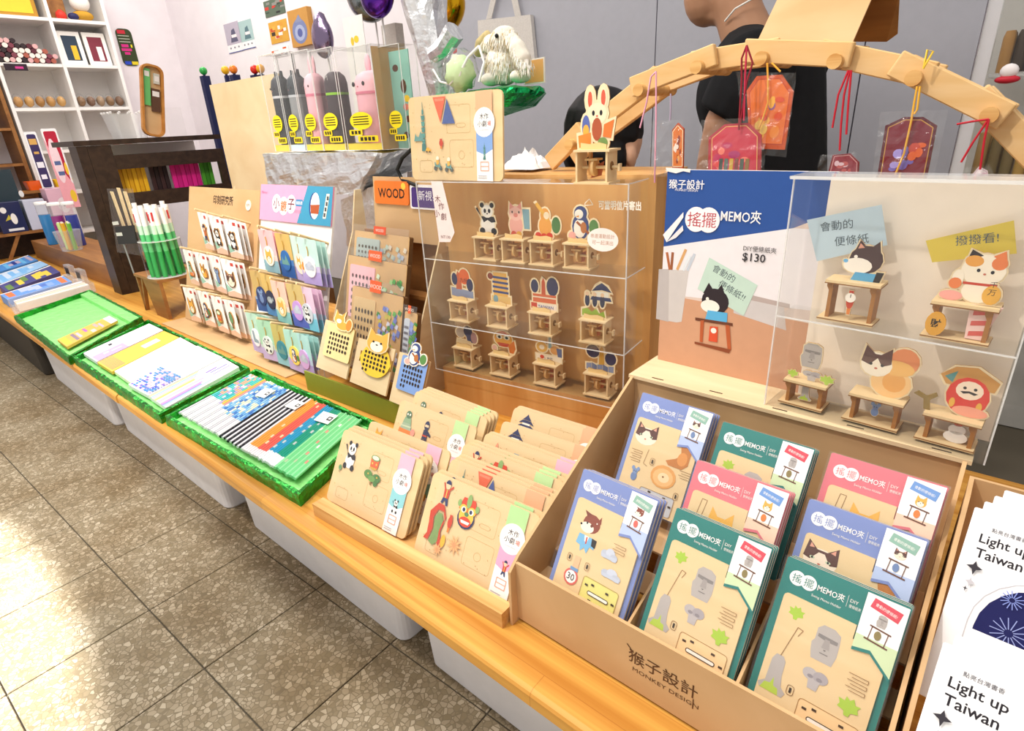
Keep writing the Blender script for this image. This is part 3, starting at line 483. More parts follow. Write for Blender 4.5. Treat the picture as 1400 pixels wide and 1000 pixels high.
 'penguin': [('e', 0, -.2, .55, .7, '#3c4a80'), ('e', -.05, -.3, .4, .5, '#f4efe4'), ('e', 0, .5, .42, .38, '#3c4a80'), ('e', -.1, .45, .28, .25, '#f4efe4'), ('p', [(-.1, .4), (-.35, .3), (-.1, .28)], '#e8a24a'), ('p', [(-.2, .1), (.6, -.5), (.5, -.6), (-.3, 0)], '#a0582e'), ('e', .2, -.25, .2, .3, '#b8703a'), ('e', .85, -.2, .3, .4, '#5a8a4a'), ('e', -.55, -.7, .25, .22, '#f0b0a4')],
 'sky': [('p', [(-.95, -.9), (.95, -.9), (.95, -.45), (-.95, -.3)], '#8a94b4'), ('p', [(-.5, -.4), (0, -.4), (0, .5), (-.3, .8), (-.5, .3)], '#c8603a'), ('e', .25, .45, .45, .5, '#e0642e'), ('e', .7, -.05, .28, .42, '#2c2f5c'), ('e', -.6, .25, .25, .4, '#2c2f5c')],
 'street': [('p', [(-.55, -.5), (.6, -.5), (.55, .95), (-.5, .95)], '#e8b45a')] + [('p', [(-.6, -.3 + k * .3), (.65, -.34 + k * .3), (.65, -.2 + k * .3), (-.6, -.16 + k * .3)], '#3a4a86') for k in range(4)] + [('e', -.75, .7, .22, .2, '#8a3a2e'), ('p', [(-.7, -.95), (.8, -.95), (.8, -.5), (-.7, -.5)], '#e6c27a'), ('e', -.4, -.7, .2, .25, '#7fa6b4')],
 'hall': [('e', .65, .45, .42, .55, '#2c2f5c'), ('e', -.65, .4, .28, .4, '#2c2f5c'), ('p', [(-.8, -.55), (.9, -.55), (.9, -.05), (-.8, -.05)], '#d8693e'), ('p', [(-.15, -.05), (.15, -.05), (.12, .7), (0, .95), (-.12, .7)], '#c8532e'), ('p', [(-.8, -.2), (.9, -.2), (.9, -.28), (-.8, -.28)], '#f6e8d0'), ('p', [(-.95, -.95), (.95, -.95), (.95, -.6), (-.95, -.6)], '#f3e6d8'), ('p', [(-.95, -.95), (-.5, -.95), (-.5, -.6), (-.95, -.6)], '#c8432e')],
 'guard': [('p', [(-.3, .5), (0, .8), (.35, 1), (.7, .8), (1, .5), (.35, .6)], '#27305e'), ('p', [(-.1, .5), (.8, .5), (.8, .0), (-.1, .0)], '#f3efe2'), ('p', [(-.3, .2), (.9, .2), (1, .0), (-.4, .0)], '#2f3a6c'), ('p', [(-.95, -.95), (.6, -.95), (.5, -.6), (.2, -.75), (0, -.5), (-.3, -.7), (-.6, -.5), (-.95, -.6)], '#9ab83e')] + [('e', -.6 + k * .5, -.05, .16, .35, '#2c3050') for k in range(3)] + [('e', -.6 + k * .5, .32, .12, .12, '#f0cda8') for k in range(3)],
 'hero': [('e', -.5, .1, .4, .42, '#c4b4a4'), ('e', .2, .3, .4, .5, '#3c4262'), ('p', [(0, 0), (.8, .1), (.6, -.7), (.1, -.6)], '#4a5074'), ('p', [(-.9, -.95), (.5, -.95), (.4, -.55), (-.8, -.5)], '#e4cfa6'), ('e', .7, -.2, .28, .5, '#b08a8a')],
 'mask': [('e', 0, .2, .75, .7, '#e8a23a'), ('e', -.3, .35, .28, .2, '#f8efd8'), ('e', .3, .35, .28, .2, '#f8efd8'), ('e', -.3, .33, .12, .12, K), ('e', .3, .33, .12, .12, K), ('p', [(-.6, .6), (0, .9), (.6, .6), (0, .65)], '#c8432e'), ('p', [(-.5, -.15), (.5, -.15), (.35, -.45), (-.35, -.45)], '#c8432e'), ('p', [(.4, -.3), (.9, .2), (1, -.5), (.8, -.95), (.5, -.9)], '#d8762e'), ('e', -.75, -.7, .2, .25, '#e8b4a4')],
 'taipei': [('p', [(.0, .1), (.25, .1), (.2, 1), (.05, 1)], '#8fb4c4'), ('e', -.5, .1, .42, .42, '#e8b45a'), ('e', -.5, .1, .2, .2, '#f6e8d0'), ('e', .5, .0, .36, .36, '#e0a05a'), ('p', [(.6, .2), (1, .2), (1, -.5), (.7, -.5)], '#5a6a94'), ('p', [(-.95, -.95), (.95, -.95), (.95, -.5), (-.95, -.5)], '#f6e8d0'), ('e', -.5, -.7, .16, .16, '#d8452e')],
 'night': [('e', -.5, .5, .45, .5, '#2c2f5c'), ('e', .7, .1, .38, .5, '#2c2f5c'), ('p', [(-.1, -.5), (.3, -.5), (.22, .8), (.1, 1), (-.02, .8)], '#d8a23a')] + [('p', [(-.95 + k * .38, -.95), (-.6 + k * .38, -.95), (-.6 + k * .38, -.45 - .12 * (k % 2)), (-.95 + k * .38, -.5 + .1 * (k % 2))], '#6f7ea6' if k % 2 else '#8a96b8') for k in range(5)],
}
def icon(mb, nm, cx, cy, sx, sy=None, T=None, back=None, grow=0.12, th=0.0025):
    """print the picture; with back = colour, put it on a die-cut plate of that colour first"""
    sy = sx if sy is None else sy; sh = ICON[nm]
    if back:
        z0 = mb.z
        for q in sh:
            if q[0] == 'e': pts = circ(cx + q[1] * sx, cy + q[2] * sy, (q[3] + grow) * sx, (q[4] + grow) * sy, 12)
            else:
                mx = sum(p[0] for p in q[1]) / len(q[1]); my = sum(p[1] for p in q[1]) / len(q[1])
                pts = [(cx + (p[0] + grow * (1 if p[0] > mx else -1)) * sx, cy + (p[1] + grow * (1 if p[1] > my else -1)) * sy) for p in q[1]]
            try: mb.prism(pts, z0, z0 + th, back, T=T, side='#b98a52')
            except Exception: pass
            th += 0.00002
        mb.z = z0 + th + 0.00005
    for q in sh:
        if q[0] == 'e': mb.poly(circ(cx + q[1] * sx, cy + q[2] * sy, q[3] * sx, q[4] * sy, 14), q[5], T=T)
        else: mb.poly([(cx + p[0] * sx, cy + p[1] * sy) for p in q[1]], q[2], T=T)
# ------------------------------------------------------------------ wooden postcard rack
WC, HC = 0.198, 0.126
def cuts(m, col='#c9a56c'):
    for x0, y0, x1, y1 in ((0.085, 0.07, 0.135, 0.11), (0.09, 0.02, 0.14, 0.06), (0.105, 0.078, 0.125, 0.084), (0.02, 0.012, 0.05, 0.03)):
        m.line(rrect(x0, y0, x1, y1, 0.004, 2), 0.0006, col, closed=True)
    m.line(circ(0.115, 0.038, 0.006), 0.0006, col, closed=True)
    rr = random.Random(5)
    for k in range(26): x, y = rr.uniform(0.01, WC - 0.05), rr.uniform(0.008, HC - 0.01); m.rect(x, y, x + 0.0012, y + 0.0012, '#b78d55')
ART = {
 'panda': [('panda', .032, .092, .017, .022), ('drum', .092, .098, .013), ('tree2', .094, .072, .017, .014), ('tree1', .014, .064, .006)],
 'fox': [('fox', .03, .105, .016), ('tree2', .092, .096, .022, .017), ('lantern', .02, .05, .008), ('star', .06, .04, .008)],
 'cake': [('cake', .03, .092, .022), ('ninja', .082, .086, .014, .022), ('whale', .15, .06, .011), ('star', .115, .07, .005)],
 'lion': [('boy', .032, .108, .013, .017), ('lion', .077, .094, .018, .021), ('gourd', .03, .058, .018, .026), ('lantern', .052, .07, .007, .012), ('fire', .07, .043, .013), ('fire', .042, .026, .009)],
 'city': [('tower', .03, .085, .014, .03), ('tri', .078, .105, .02), ('hill', .02, .07, .01), ('scooter', .06, .03, .01), ('scooter', .085, .028, .01), ('car', .04, .05, .006), ('lantern', .07, .06, .007)],
 'boylion': [('boy', .03, .108, .012, .016), ('lion', .08, .104, .019, .018), ('lantern', .05, .06, .007), ('gourd', .03, .05, .016, .02)],
 'sea': [('star', .028, .108, .011), ('boot', .076, .1, .013), ('whale', .118, .093, .016), ('bush', .155, .09, .011), ('tree1', .05, .06, .01)],
 'temple': [('temple', .032, .106, .015), ('star', .085, .09, .004), ('guard', .06, .06, .016), ('hill', .03, .045, .012)],
}
def sheet(x0, y0, x1, y1, z, mat): m = MB(mat); m.box(x0, x1, y0, y1, z, z + 0.0002); return m
def wood_card(art, band, tagcol, label):
    t = thing('wooden_postcard', label, 'postcard')
    m = MB(); m.prism(rrect(0, 0, WC, HC, 0.009), 0, 0.0035, '#efd8ae', mat='birch', side='#c9a066'); m.z = 0.0036; cuts(m)
    for a in ART[art]: icon(m, a[0], a[1] + .003, a[2] - .004, a[3] * 1.22, (a[4] if len(a) > 4 else a[3]) * 1.22)
    m.build('plywood_sheet', t)
    b = MB(); b.z = 0.0055; x0, x1 = WC - 0.05, WC - 0.018
    b.rect(x0, 0.0, x1, HC, '#fbf8f6'); b.rect(x0, HC * 0.68, x1, HC, band); b.rect(x0, HC * 0.24, x1, HC * 0.66, tagcol); b.poly([(x0, HC * .24), (x1, HC * .24), (x1, HC * .36), ((x0 + x1) / 2, HC * .30), (x0, HC * .34)], '#fbf8f6')
    c = (x0 + x1) / 2; b.ell(c, HC * 0.66, 0.0205, 0.0205, '#fdfbfa', 24)
    b.text('木作', c, HC * 0.66 + 0.008, 0.0085, '#3a3434', bold=0.01); b.text('小劇', c - 0.004, HC * 0.66 - 0.002, 0.0085, '#3a3434', bold=0.01); b.text('場', c + 0.010, HC * 0.66 - 0.002, 0.007, '#d8705e', bold=0.01)
    b.text('wooden theater', c, HC * .66 - .0105, 0.002, '#d9a8b8')
    pic = ART[art][0][0]; icon(b, pic, c, HC * 0.34, 0.009, 0.012); b.line([(c - .008, HC * .22), (c + .008, HC * .22), (c + .008, HC * .12), (c - .008, HC * .12)], 0.0012, '#e9a58e', closed=True); b.line([(c - .008, HC * .17), (c + .008, HC * .17)], 0.001, '#e9a58e')
    for k in range(2): b.rect(x0 + 0.003, 0.004 + k * 0.003, x1 - 0.012, 0.005 + k * 0.003, '#b9b4b8')
    b.build('paper_band', t)
    s = sheet(0.018, -0.001, WC - 0.012, HC + 0.001, 0.0069, 'sleeve'); s.build('plastic_sleeve', t); return t
HEAD = Fr((0, 0, 0), (1, 0, 0), (0, 0, 1))
protoc = {}
for nm, band, tg, lb in (('panda', '#f3b7cc', '#8fd0d8', 'wooden postcard with a panda, a drum and trees'), ('fox', '#f3b7cc', '#7fae9a', 'wooden postcard with a fox and green trees behind the panda card'),
      ('cake', '#bfe0a0', '#f0c0d0', 'wooden postcard with a tiered cake and a ninja'), ('lion', '#b4dc9a', '#f4a8cc', 'wooden postcard with a large lion dance head and a dancing boy'),
      ('city', '#f4b48a', '#7fa6e0', 'wooden postcard with red and blue triangles and a tower'), ('boylion', '#bfe0a0', '#f0c0d0', 'wooden postcard with a small boy and a lion head, behind the triangle card'),
      ('sea', '#f3b7cc', '#8fd0d8', 'wooden postcard with a starfish, boot and whale in grey'), ('temple', '#f4b48a', '#8fa6d8', 'wooden postcard with a dark blue temple roof')):
    protoc[nm] = [wood_card(nm, band, tg, lb), False]
ZR = 0.309
SPARE = {'panda': 'panda wooden postcard', 'lion': 'lion head wooden postcard', 'city': 'triangle and tower wooden postcard', 'boylion': 'small boy and lion wooden postcard', 'sea': 'grey whale wooden postcard', 'temple': 'blue temple wooden postcard', 'cake': 'cake wooden postcard'}
def stand_card(art, tl, tr, n=1, label=None, lean=29.0, sp=0.009):
    ztop = ZR + HC * math.cos(math.radians(lean)); A = G(*tl, ztop); B = G(*tr, ztop); dz = math.degrees(math.atan2(B.y - A.y, B.x - A.x))
    mid = (A + B) / 2; a = math.radians(dz)
    f0 = face((0, 0, 0), dz, lean); o = mid - f0.u * WC / 2 - f0.v * HC
    for k in range(n):
        f = face(o + Vector((-math.sin(a), math.cos(a), 0)) * sp * k, dz, lean); pr = protoc[art]
        if not pr[1] and k == 0: pr[1] = True; pr[0].matrix_local = f.m(); c = pr[0]
        else: c = copy_tree(pr[0], f)
        if k: c['label'] = ('second', 'third', 'fourth')[k - 1] + ' card in the stack of the ' + SPARE.get(art, 'wooden postcard') + (' ending its row' if label else ''); c['group'] = 'spare wooden postcards stacked behind the front ones'
        elif label: c['label'] = label
stand_card('panda', (472, 586), (584, 632), 3)
stand_card('fox', (506, 574), (622, 620), 1)
stand_card('cake', (546, 545), (660, 587), 1)
stand_card('cake', (562, 531), (680, 577), 4, 'wooden postcard whose picture is hidden, behind the cake and ninja card')
stand_card('lion', (598, 645), (740, 706), 2)
stand_card('city', (616, 625), (768, 686), 3)
stand_card('boylion', (632, 604), (780, 662), 3)
stand_card('sea', (667, 592), (801, 641), 2)
stand_card('temple', (695, 577), (819, 617), 1)
stand_card('temple', (707, 557), (833, 596), 2, 'wooden postcard with a dark blue temple, last in its row under the acrylic case')
ra = G(430, 705); rb = G(687, 860); ru = (rb - ra).normalized(); rl = (rb - ra).length
rk = thing('card_rack', 'low pine rack holding two columns of wooden postcards', 'rack', Fr(ra, ru, Vector((0, 0, 1)).cross(ru)).m())
m = MB('pine'); m.box(0, rl, 0, 0.022, 0.0, 0.024); m.build('front_rail', rk)
m = MB('pine'); m.box(0, rl, 0.022, 0.33, 0.0, 0.0072); m.build('base_board', rk)
# ------------------------------------------------------------------ plywood memo holder display
X0, X1, YF, YB, ZL = -0.391, 0.012, 0.423, 0.715, 0.545
t = thing('display_box', 'plywood counter display box with a laser cut maker logo on its front', 'display box', T3(X0, YF, 0.3))
L = X1 - X0
m = MB('kraft'); m.box(0.003, L - 0.003, 0.0, 0.004, 0.004, 0.094)
m.build('front_panel', t)
lg = MB(); Tl = T3(0.205, -0.0003, 0.048) @ RX(90)
lg.text('猴子設計', 0, 0.006, 0.019, '#5a3a24', T=Tl, bold=0.005); lg.text('MONKEY DESIGN', 0.004, -0.012, 0.0055, '#5a3a24', T=Tl, sq=1.25); lg.line([(-.042, .02), (-.034, .012)], 0.0015, '#5a3a24', T=Tl); lg.line([(.036, -.004), (.036, -.018)], 0.0012, '#5a3a24', T=Tl)
lg.build('logo', t)
side = [(-0.012, 0.0), (0.31, 0.0), (0.31, 0.245), (0.285, 0.245), (0.008, 0.10), (-0.010, 0.085)]
for x in (0, L - 0.004):
    m = MB('kraft'); m.prism([(p[0], p[1]) for p in side], 0, 0.004, T=Matrix(((0, 0, 1, x), (1, 0, 0, 0), (0, 1, 0, 0), (0, 0, 0, 1))), side='#5a3d22'); m.build('side_panel', t)
m = MB('kraft'); m.box(0.004, L - 0.004, 0.318, 0.322, 0, 0.24); m.build('back_panel', t)
m = MB('kraft'); m.box(0.004, L - 0.004, 0.288, 0.291, 0.0, 0.238); m.build('inner_panel', t)
led = MB('ply'); led.box(-0.004, L + 0.004, 0.283, 0.372, 0.241, 0.246)
for k in range(5): led.box(0.03 + 0.085 * k, 0.048 + 0.085 * k, 0.29 + (k % 2) * 0.004, 0.2925 + (k % 2) * 0.004, 0.2455, 0.2462, '#3a2a18', mat='ink')
led.build('ledge', t)
for y, y2, z in ((0.005, 0.066, 0.040), (0.082, 0.12, 0.058), (0.13, 0.25, 0.084)):
    m = MB('kraft'); m.box(0.004, L - 0.004, y, y2, z, z + 0.003); m.build('shelf_step', t)
for x in (0.1545, 0.2755):
    m = MB('kraft'); m.prism([(0.006, 0.045), (0.284, 0.09), (0.284, 0.17), (0.01, 0.08)], 0, 0.003, T=Matrix(((0, 0, 1, x), (1, 0, 0, 0), (0, 1, 0, 0), (0, 0, 0, 1))), side='#5a3d22'); m.build('divider', t)
WM, HM = 0.106, 0.152
def memo(hcol, kind, label):
    t = thing('memo_holder_kit', label, 'craft kit'); m = MB(); m.prism(rrect(0, 0, WM, HM, 0.0015, 1), 0, 0.003, hcol, side='#d9cdbb'); m.z = 0.0031
    m.build('backing_card', t)
    h = MB(); h.z = 0.0032; hy = HM - 0.017
    h.ell(0.0135, hy, 0.0072, 0.0072, '#f7f4f2', 20); h.ell(0.024, hy, 0.0072, 0.0072, '#f7f4f2', 20); h.text('搖', 0.0133, hy, 0.0083, hcol); h.text('擺', 0.0242, hy, 0.0083, hcol); h.text('MEMO夾', 0.0322, hy, 0.0072, '#fbf8f6', 'l', bold=0.005, wmax=0.0235)
    h.text('Swing Memo Holder', 0.029, hy - 0.0095, 0.0032, '#f3efe9', 'l', wmax=0.026); h.text('DIY', 0.0605, hy + 0.001, 0.003, '#f3efe9', 'l'); h.text('便條紙夾', 0.0605, hy - 0.004, 0.0032, '#f3efe9', 'l', wmax=0.010); h.rect(0.0582, hy - 0.006, 0.0585, hy + 0.005, '#e9e4e0')
    h.build('header_print', t)
    w = MB(); top = HM * 0.78
    w.prism([(0.007, 0.0015), (WM - 0.006, 0.0015), (WM - 0.006, top - 0.03), (WM - 0.018, top - 0.012), (WM - 0.035, top - 0.014), (WM - 0.035, top - 0.001)] + circ(0.011, top - 0.004, 0.004, 0.004, 4, 90, 180), 0.003, 0.0058, '#f0d6a6', mat='birch', side='#b98a4e'); w.z = 0.0059
    def dash(x, y, n=3):
        for k in range(n): w.line([(x, y - k * .006), (x + .016, y - k * .006), (x + .016, y - k * .006 - .003), (x + .003, y - k * .006 - .003)], 0.0005, '#8a5f30')
    def base(x0, y0, x1, y1, c):
        w.prism(rrect(x0, y0, x1, y1, 0.003, 2), 0.0058, 0.0061, c); w.z = max(w.z, 0.0062); w.line(rrect(x0, y0, x1, y1, 0.003, 2), 0.0005, '#9a7038', closed=True); cy = (y0 + y1) / 2
        w.poly(rrect(x0 + .01, cy - .002, x1 - .01, cy + .002, .0018, 2), '#f7f2ea'); w.line(rrect(x0 + .01, cy - .002, x1 - .01, cy + .002, .0018, 2), 0.0009, '#3f2a18', closed=True)
        for px_, py_ in ((x0 + .004, cy + .006), (x0 + .012, cy + .009), (x1 - .016, cy + .008), (x1 - .006, cy), (x0 + .013, cy - .009), (x1 - .018, cy - .01)): w.rect(px_, py_, px_ + .004, py_ + .0022, '#3f2a18')
    def slot(x, y): w.line(rrect(x - .003, y - .0045, x + .003, y + .0045, .0018, 2), 0.0005, '#8a5f30', closed=True); w.rect(x - .001, y - .0025, x + .001, y + .0025, '#2f2015')
    if kind == 'moai':
        icon(w, 'leafy', .022, .104, .0075); icon(w, 'moai', .053, .088, .017, .018); icon(w, 'vol', .02, .042, .014, .02); icon(w, 'skull', .052, .055, .013); icon(w, 'leafy', .083, .047, .0095)
        w.line([(.02, .06), (.027, .092), (.032, .091), (.029, .084)], 0.0005, '#8a5f30'); slot(.036, .034); base(.045, .004, .096, .033, '#f2cf9c'); dash(.076, .076)
        w.line([(.01, .012), (.04, .012), (.04, .007)], 0.0005, '#8a5f30')
    elif kind == 'dog':
        icon(w, 'dog', .034, .092, .015, .015); icon(w, 'dogbody', .034, .069, .014, .011); icon(w, 'sign', .029, .026, .0105); w.text('30', .029, .026, 0.008, '#2a2426', bold=0.01); w.rect(.027, .036, .035, .052, '#e8b890'); w.rect(.025, .034, .036, .038, '#6f9ac8')
        icon(w, 'cloud', .068, .07, .012); icon(w, 'cloud', .077, .05, .014, .011); slot(.02, .047); slot(.046, .046); base(.046, .004, .094, .036, '#e6dc82'); dash(.07, .086, 2); w.line([(.01, .01), (.035, .01), (.035, .005)], 0.0005, '#8a5f30')
    elif kind == 'cat':
        icon(w, 'cat', .026, .097, .019, .017); icon(w, 'tail', .078, .088, .017, .02); icon(w, 'roll', .066, .052, .02, .018); icon(w, 'mouse', .026, .043, .009, .011); w.line([(.036, .08), (.034, .06), (.04, .058)], 0.0005, '#8a5f30'); dash(.012, .074, 3); dash(.085, .068, 2); slot(.09, .034); base(.04, .004, .09, .03, '#c8c8cc'); slot(.046, .066)
    else:
        icon(w, 'shiba', .046, .088, .019, .021); w.line([(.018, .09), (.02, .112), (.026, .112), (.024, .09)], 0.0005, '#8a5f30'); icon(w, 'roll', .034, .045, .015, .014); icon(w, 'tail', .07, .05, .013); dash(.075, .09, 3); base(.045, .004, .095, .03, '#f2cf9c'); slot(.02, .03)
    w.build('puzzle_sheet', t)
    g = MB(); gx0, gx1 = WM - 0.034, WM - 0.001; nt = {'moai': '#d8485a', 'dog': '#8fb8a8', 'cat': '#8fb8a8', 'shiba': '#6f9ad8'}[kind]; lo = {'moai': '#cfe0b4', 'dog': '#b8c8ea', 'cat': '#b8c8ea', 'shiba': '#f4cdb4'}[kind]
    g.prism([(gx0, HM - 0.0015), (gx0, HM - 0.053), (gx0 + 0.014, HM - 0.050), (gx1, HM - 0.066), (gx1, HM - 0.0015)], 0.0068, 0.0071, '#faf8f8'); g.z = 0.0072
    g.poly([(gx0, HM - 0.040), (gx0, HM - 0.053), (gx0 + 0.014, HM - 0.050), (gx1, HM - 0.066), (gx1, HM - 0.040)], lo); g.poly([(gx0, HM - 0.053), (gx0, HM - .056), (gx0 + .014, HM - .053), (gx1, HM - .069), (gx1, HM - .066), (gx0 + .014, HM - .050)], hcol)
    c = (gx0 + gx1) / 2; g.poly([(c - .010, HM - .004), (c + .013, HM - .008), (c + .011, HM - .018), (c - .012, HM - .013)], nt); g.text('會動的便條紙!', c + .0005, HM - .011, .0032, '#f8f4f0', rot=-12, wmax=0.018)
    icon(g, {'moai': 'moai', 'dog': 'dog', 'cat': 'cat', 'shiba': 'shiba'}[kind], c, HM - .022, .006); g.line([(c - .008, HM - .0285), (c + .009, HM - .0305)], .0013, '#6a3f2a'); g.line([(c - .006, HM - .029), (c - .007, HM - .041)], .0007, '#6a3f2a'); g.line([(c + .007, HM - .03), (c + .006, HM - .042)], .0007, '#6a3f2a'); g.line([(c - .010, HM - .041), (c + .009, HM - .043)], .0014, '#6a3f2a'); g.ell(c - .0005, HM - .035, .0028, .0042, {'moai': '#8a7a4a', 'dog': '#d8685e', 'cat': '#6f87b4', 'shiba': '#e0803a'}[kind], 10)
    g.build('picture_tag', t)
    s = sheet(-0.0015, -0.001, WM + 0.0015, HM + 0.001, 0.0083, 'sleeve'); s.build('plastic_sleeve', t); return t
COLS = {'b': '#7b8cc4', 'g': '#1f7a74', 'p': '#dc7480'}
mk = [('b', 'cat', (880, 537), -.350, 'memo holder kit with brown and white cat pieces, back row beside the side panel'), ('g', 'moai', (990, 577), -.223, 'teal memo holder kit half hidden behind the pink shiba kit'), ('p', 'shiba', (1138, 619), -.103, 'pink memo holder kit standing behind the blue cat kit'),
      ('p', 'shiba', (955, 629), -.228, 'pink memo holder kit with yellow dog face between two teal ones'), ('b', 'cat', (1108, 682), -.1065, 'blue memo holder kit with cat face standing behind a teal kit'),
      ('b', 'dog', (800, 641), -.346, 'blue memo holder kit with brown dog and a round 30 sign'), ('g', 'moai', (927, 694), -.2225, 'teal memo holder kit with grey stone head, in front of the pink kit'), ('g', 'moai', (1079, 760), -.1045, 'teal memo holder kit with grey stone head, in front of the blue cat kit')]
pm = {}
SHORT = dict(zip([q_[4] for q_ in mk], ['back row cat kit', 'half hidden teal kit', 'pink kit behind the blue cat kit', 'pink kit between teal ones', 'blue cat kit behind a teal kit', 'dog kit with the 30 sign', 'teal kit before the pink kit', 'teal kit before the blue cat kit']))
for hc, kd, tl, x, lb in mk:
    P = PX(*tl, x); f0 = face((0, 0, 0), -2.2, 30.5); o = P - f0.v * HM
    for k in range(3):
        f = face(o - f0.n * 0.0089 * k , -2.2, 30.5)
        if (hc, kd) not in pm: pm[(hc, kd)] = memo(COLS[hc], kd, lb); c = pm[(hc, kd)]; c.matrix_local = f.m()
        else: c = copy_tree(pm[(hc, kd)], f)
        c['label'] = lb if k == 0 else ('second', 'third')[k - 1] + ' memo holder kit in the pack of the ' + SHORT[lb]
        if k: c['group'] = 'spare memo holder kits'
# printed poster board on the ledge
fp = face(Vector((X0 + 0.004, 0.782, 0.5462)), -1.5, 0.0)
def q(px, py): return fp.loc(px, py)
pw = 0.215; ph = q(908, 232)[1]
t = thing('poster_board', 'navy and white printed board for swinging memo clips on the plywood ledge', 'poster', fp)
m = MB(); m.box(0, pw, 0, ph, -0.006, 0, '#e9e6ea'); m.build('foam_core', t)
p = MB(); p.z = 0.0002
p.rect(0, 0, pw, ph, '#dfc9bd'); yb = q(905, 337)[1]; yb2 = q(1085, 312)[1]
p.poly([(0, yb), (q(1085, 312)[0], yb2), (pw, yb2 + .02), (pw, ph), (0, ph)], '#27509a')
tb = q(940, 405)[1]; p.poly([(0, 0), (pw, 0), (pw, q(1090, 440)[1]), (q(1000, 420)[0], q(1000, 420)[1]), (0, q(905, 402)[1])], '#cf9c7c'); p.poly([(0, q(905, 402)[1]), (pw, q(905, 402)[1] + .01), (pw, yb2), (q(1085, 312)[0], yb2), (0, yb)], '#ece6ea')
p.poly([q(1003, 403), q(1072, 420), q(1075, 452), q(1003, 428)], '#cfc8c8'); p.poly([q(1012, 400), q(1080, 416), q(1080, 422), q(1010, 407)], '#b9a8a4')
p.poly([q(901, 368), q(942, 370), q(932, 440), q(925, 441), q(897, 436)], '#cfc8c6'); p.poly([q(901, 368), q(915, 368), q(914, 440), q(897, 436)], '#bdb5b4')
for a, b, c in (((912, 345), (916, 369), '#b0663e'), ((920, 345), (918, 369), '#9a5a38'), ((938, 341), (926, 369), '#d8a46c'), ((944, 350), (934, 370), '#dfe4ea'), ((950, 347), (940, 370), '#c4ccd8')): p.line([q(*a), q(*b)], 0.004, c)
p.poly([q(970, 352), q(1036, 390), q(1017, 432), q(954, 395)], '#c4dccf')
p.text('會動的', *q(990, 374), 0.011, '#4a5a62', rot=-24); p.text('便條紙!!', *q(1001, 397), 0.011, '#4a5a62', rot=-24)
sc = abs(q(990, 440)[0] - q(970, 440)[0]) / 20
cx, cy = q(976, 412); s_ = 22 * sc
p.ell(cx + .002, cy, s_ * .85, s_ * .8, '#2a2028'); p.poly([(cx - s_ * .7, cy + s_ * .4), (cx - s_ * .4, cy + s_ * 1.1), (cx, cy + s_ * .6)], '#2a2028'); p.poly([(cx + s_ * .1, cy + s_ * .6), (cx + s_ * .4, cy + s_ * 1.1), (cx + s_ * .7, cy + s_ * .4)], '#2a2028'); p.ell(cx - s_ * .2, cy - s_ * .35, s_ * .6, s_ * .4, '#f6efe6'); p.ell(cx - s_ * .4, cy + s_ * .1, s_ * .1, s_ * .1, '#f6efe6')
p.poly([q(968, 424), q(995, 428), q(994, 442), q(964, 438)], '#5ab0e0'); p.poly([q(951, 434), q(1002, 442), q(1002, 446), q(951, 438)], '#6a3a26'); p.poly([q(958, 438), q(963, 438), q(961, 468), q(957, 467)], '#b85a30'); p.poly([q(992, 444), q(998, 445), q(1000, 478), q(995, 477)], '#b85a30'); p.poly([q(950, 467), q(1000, 478), q(997, 483), q(950, 470)], '#8a4628'); p.poly([q(971, 446), q(982, 447), q(981, 468), q(969, 466)], '#d8502e'); p.ell(*q(976, 452), 4 * sc, 4 * sc, '#f6efe6', 12)
p.ell(*q(952, 300), 15 * sc, 16 * sc, '#f7f4f6', 24); p.ell(*q(969, 301), 15 * sc, 16 * sc, '#f7f4f6', 24)
p.text('搖', *q(950, 300), 0.020, '#b8404e'); p.text('擺', *q(970, 301), 0.020, '#b8404e'); p.text('MEMO夾', *q(1013, 296), 0.0165, '#f7f4f6', bold=0.01, wmax=50 * sc)
p.text('猴子設計', *q(939, 252), 0.0125, '#f3f1f6', bold=0.01); p.text('MONKEY DESIGN', *q(939, 260), 0.003, '#f3f1f6', wmax=32 * sc)
p.text('DIY便條紙夾', *q(1039, 341), 0.0075, '#4a4648', wmax=40 * sc); p.text('$130', *q(1031, 353), 0.0125, '#2f2b30', bold=0.01)
p.poly([q(907, 321), q(935, 290), q(935, 297), q(912, 331)], '#f4f0f2'); p.poly([q(912, 331), q(934, 308), q(935, 315), q(925, 325)], '#e9e4e8'); p.poly([q(911, 229), q(945, 231), q(944, 236), q(935, 234), q(925, 237), q(912, 234)], '#efe9e4')
p.build('print', t)
# ------------------------------------------------------------------ acrylic case with swinging desk figures on the ledge
XA, XB, YA, YBk, Z0 = -0.203, 0.016, 0.702, 0.752, 0.5464
ca = G(1045, 553, Z0); cb = G(1330, 632, Z0); cu = (cb - ca).normalized()
fc = Fr(ca, cu, (0, 0, 1)); cw = fc.loc(1352, 614)[0]; chh = fc.loc(1070, 243)[1]; cd = 0.056
def shelf_z(l, r): return (fc.loc(*l)[1] + fc.loc(*r)[1]) / 2
S1 = fc.loc(1180, 452)[1]
t = thing('acrylic_case', 'clear acrylic display case of swinging desk figures on the plywood ledge', 'display case', fc)
ac = 0.0022
def pane(t, nm, x0, x1, y0, y1, z0, z1, mat='acrylic'): m = MB(mat); m.box(x0, x1, y0, y1, z0, z1); return m.build(nm, t)
pane(t, 'front_pane', 0, cw, 0, chh, -ac, 0); pane(t, 'side_pane', 0, ac, 0, chh, -cd, -ac); pane(t, 'side_pane', cw - ac, cw, 0, chh, -cd, -ac)
pane(t, 'top_pane', -0.004, cw + 0.004, chh, chh + ac, -cd - 0.002, 0.004, 'frost'); pane(t, 'shelf', ac, cw - ac, S1 - ac, S1, -cd, -ac - 0.0004)
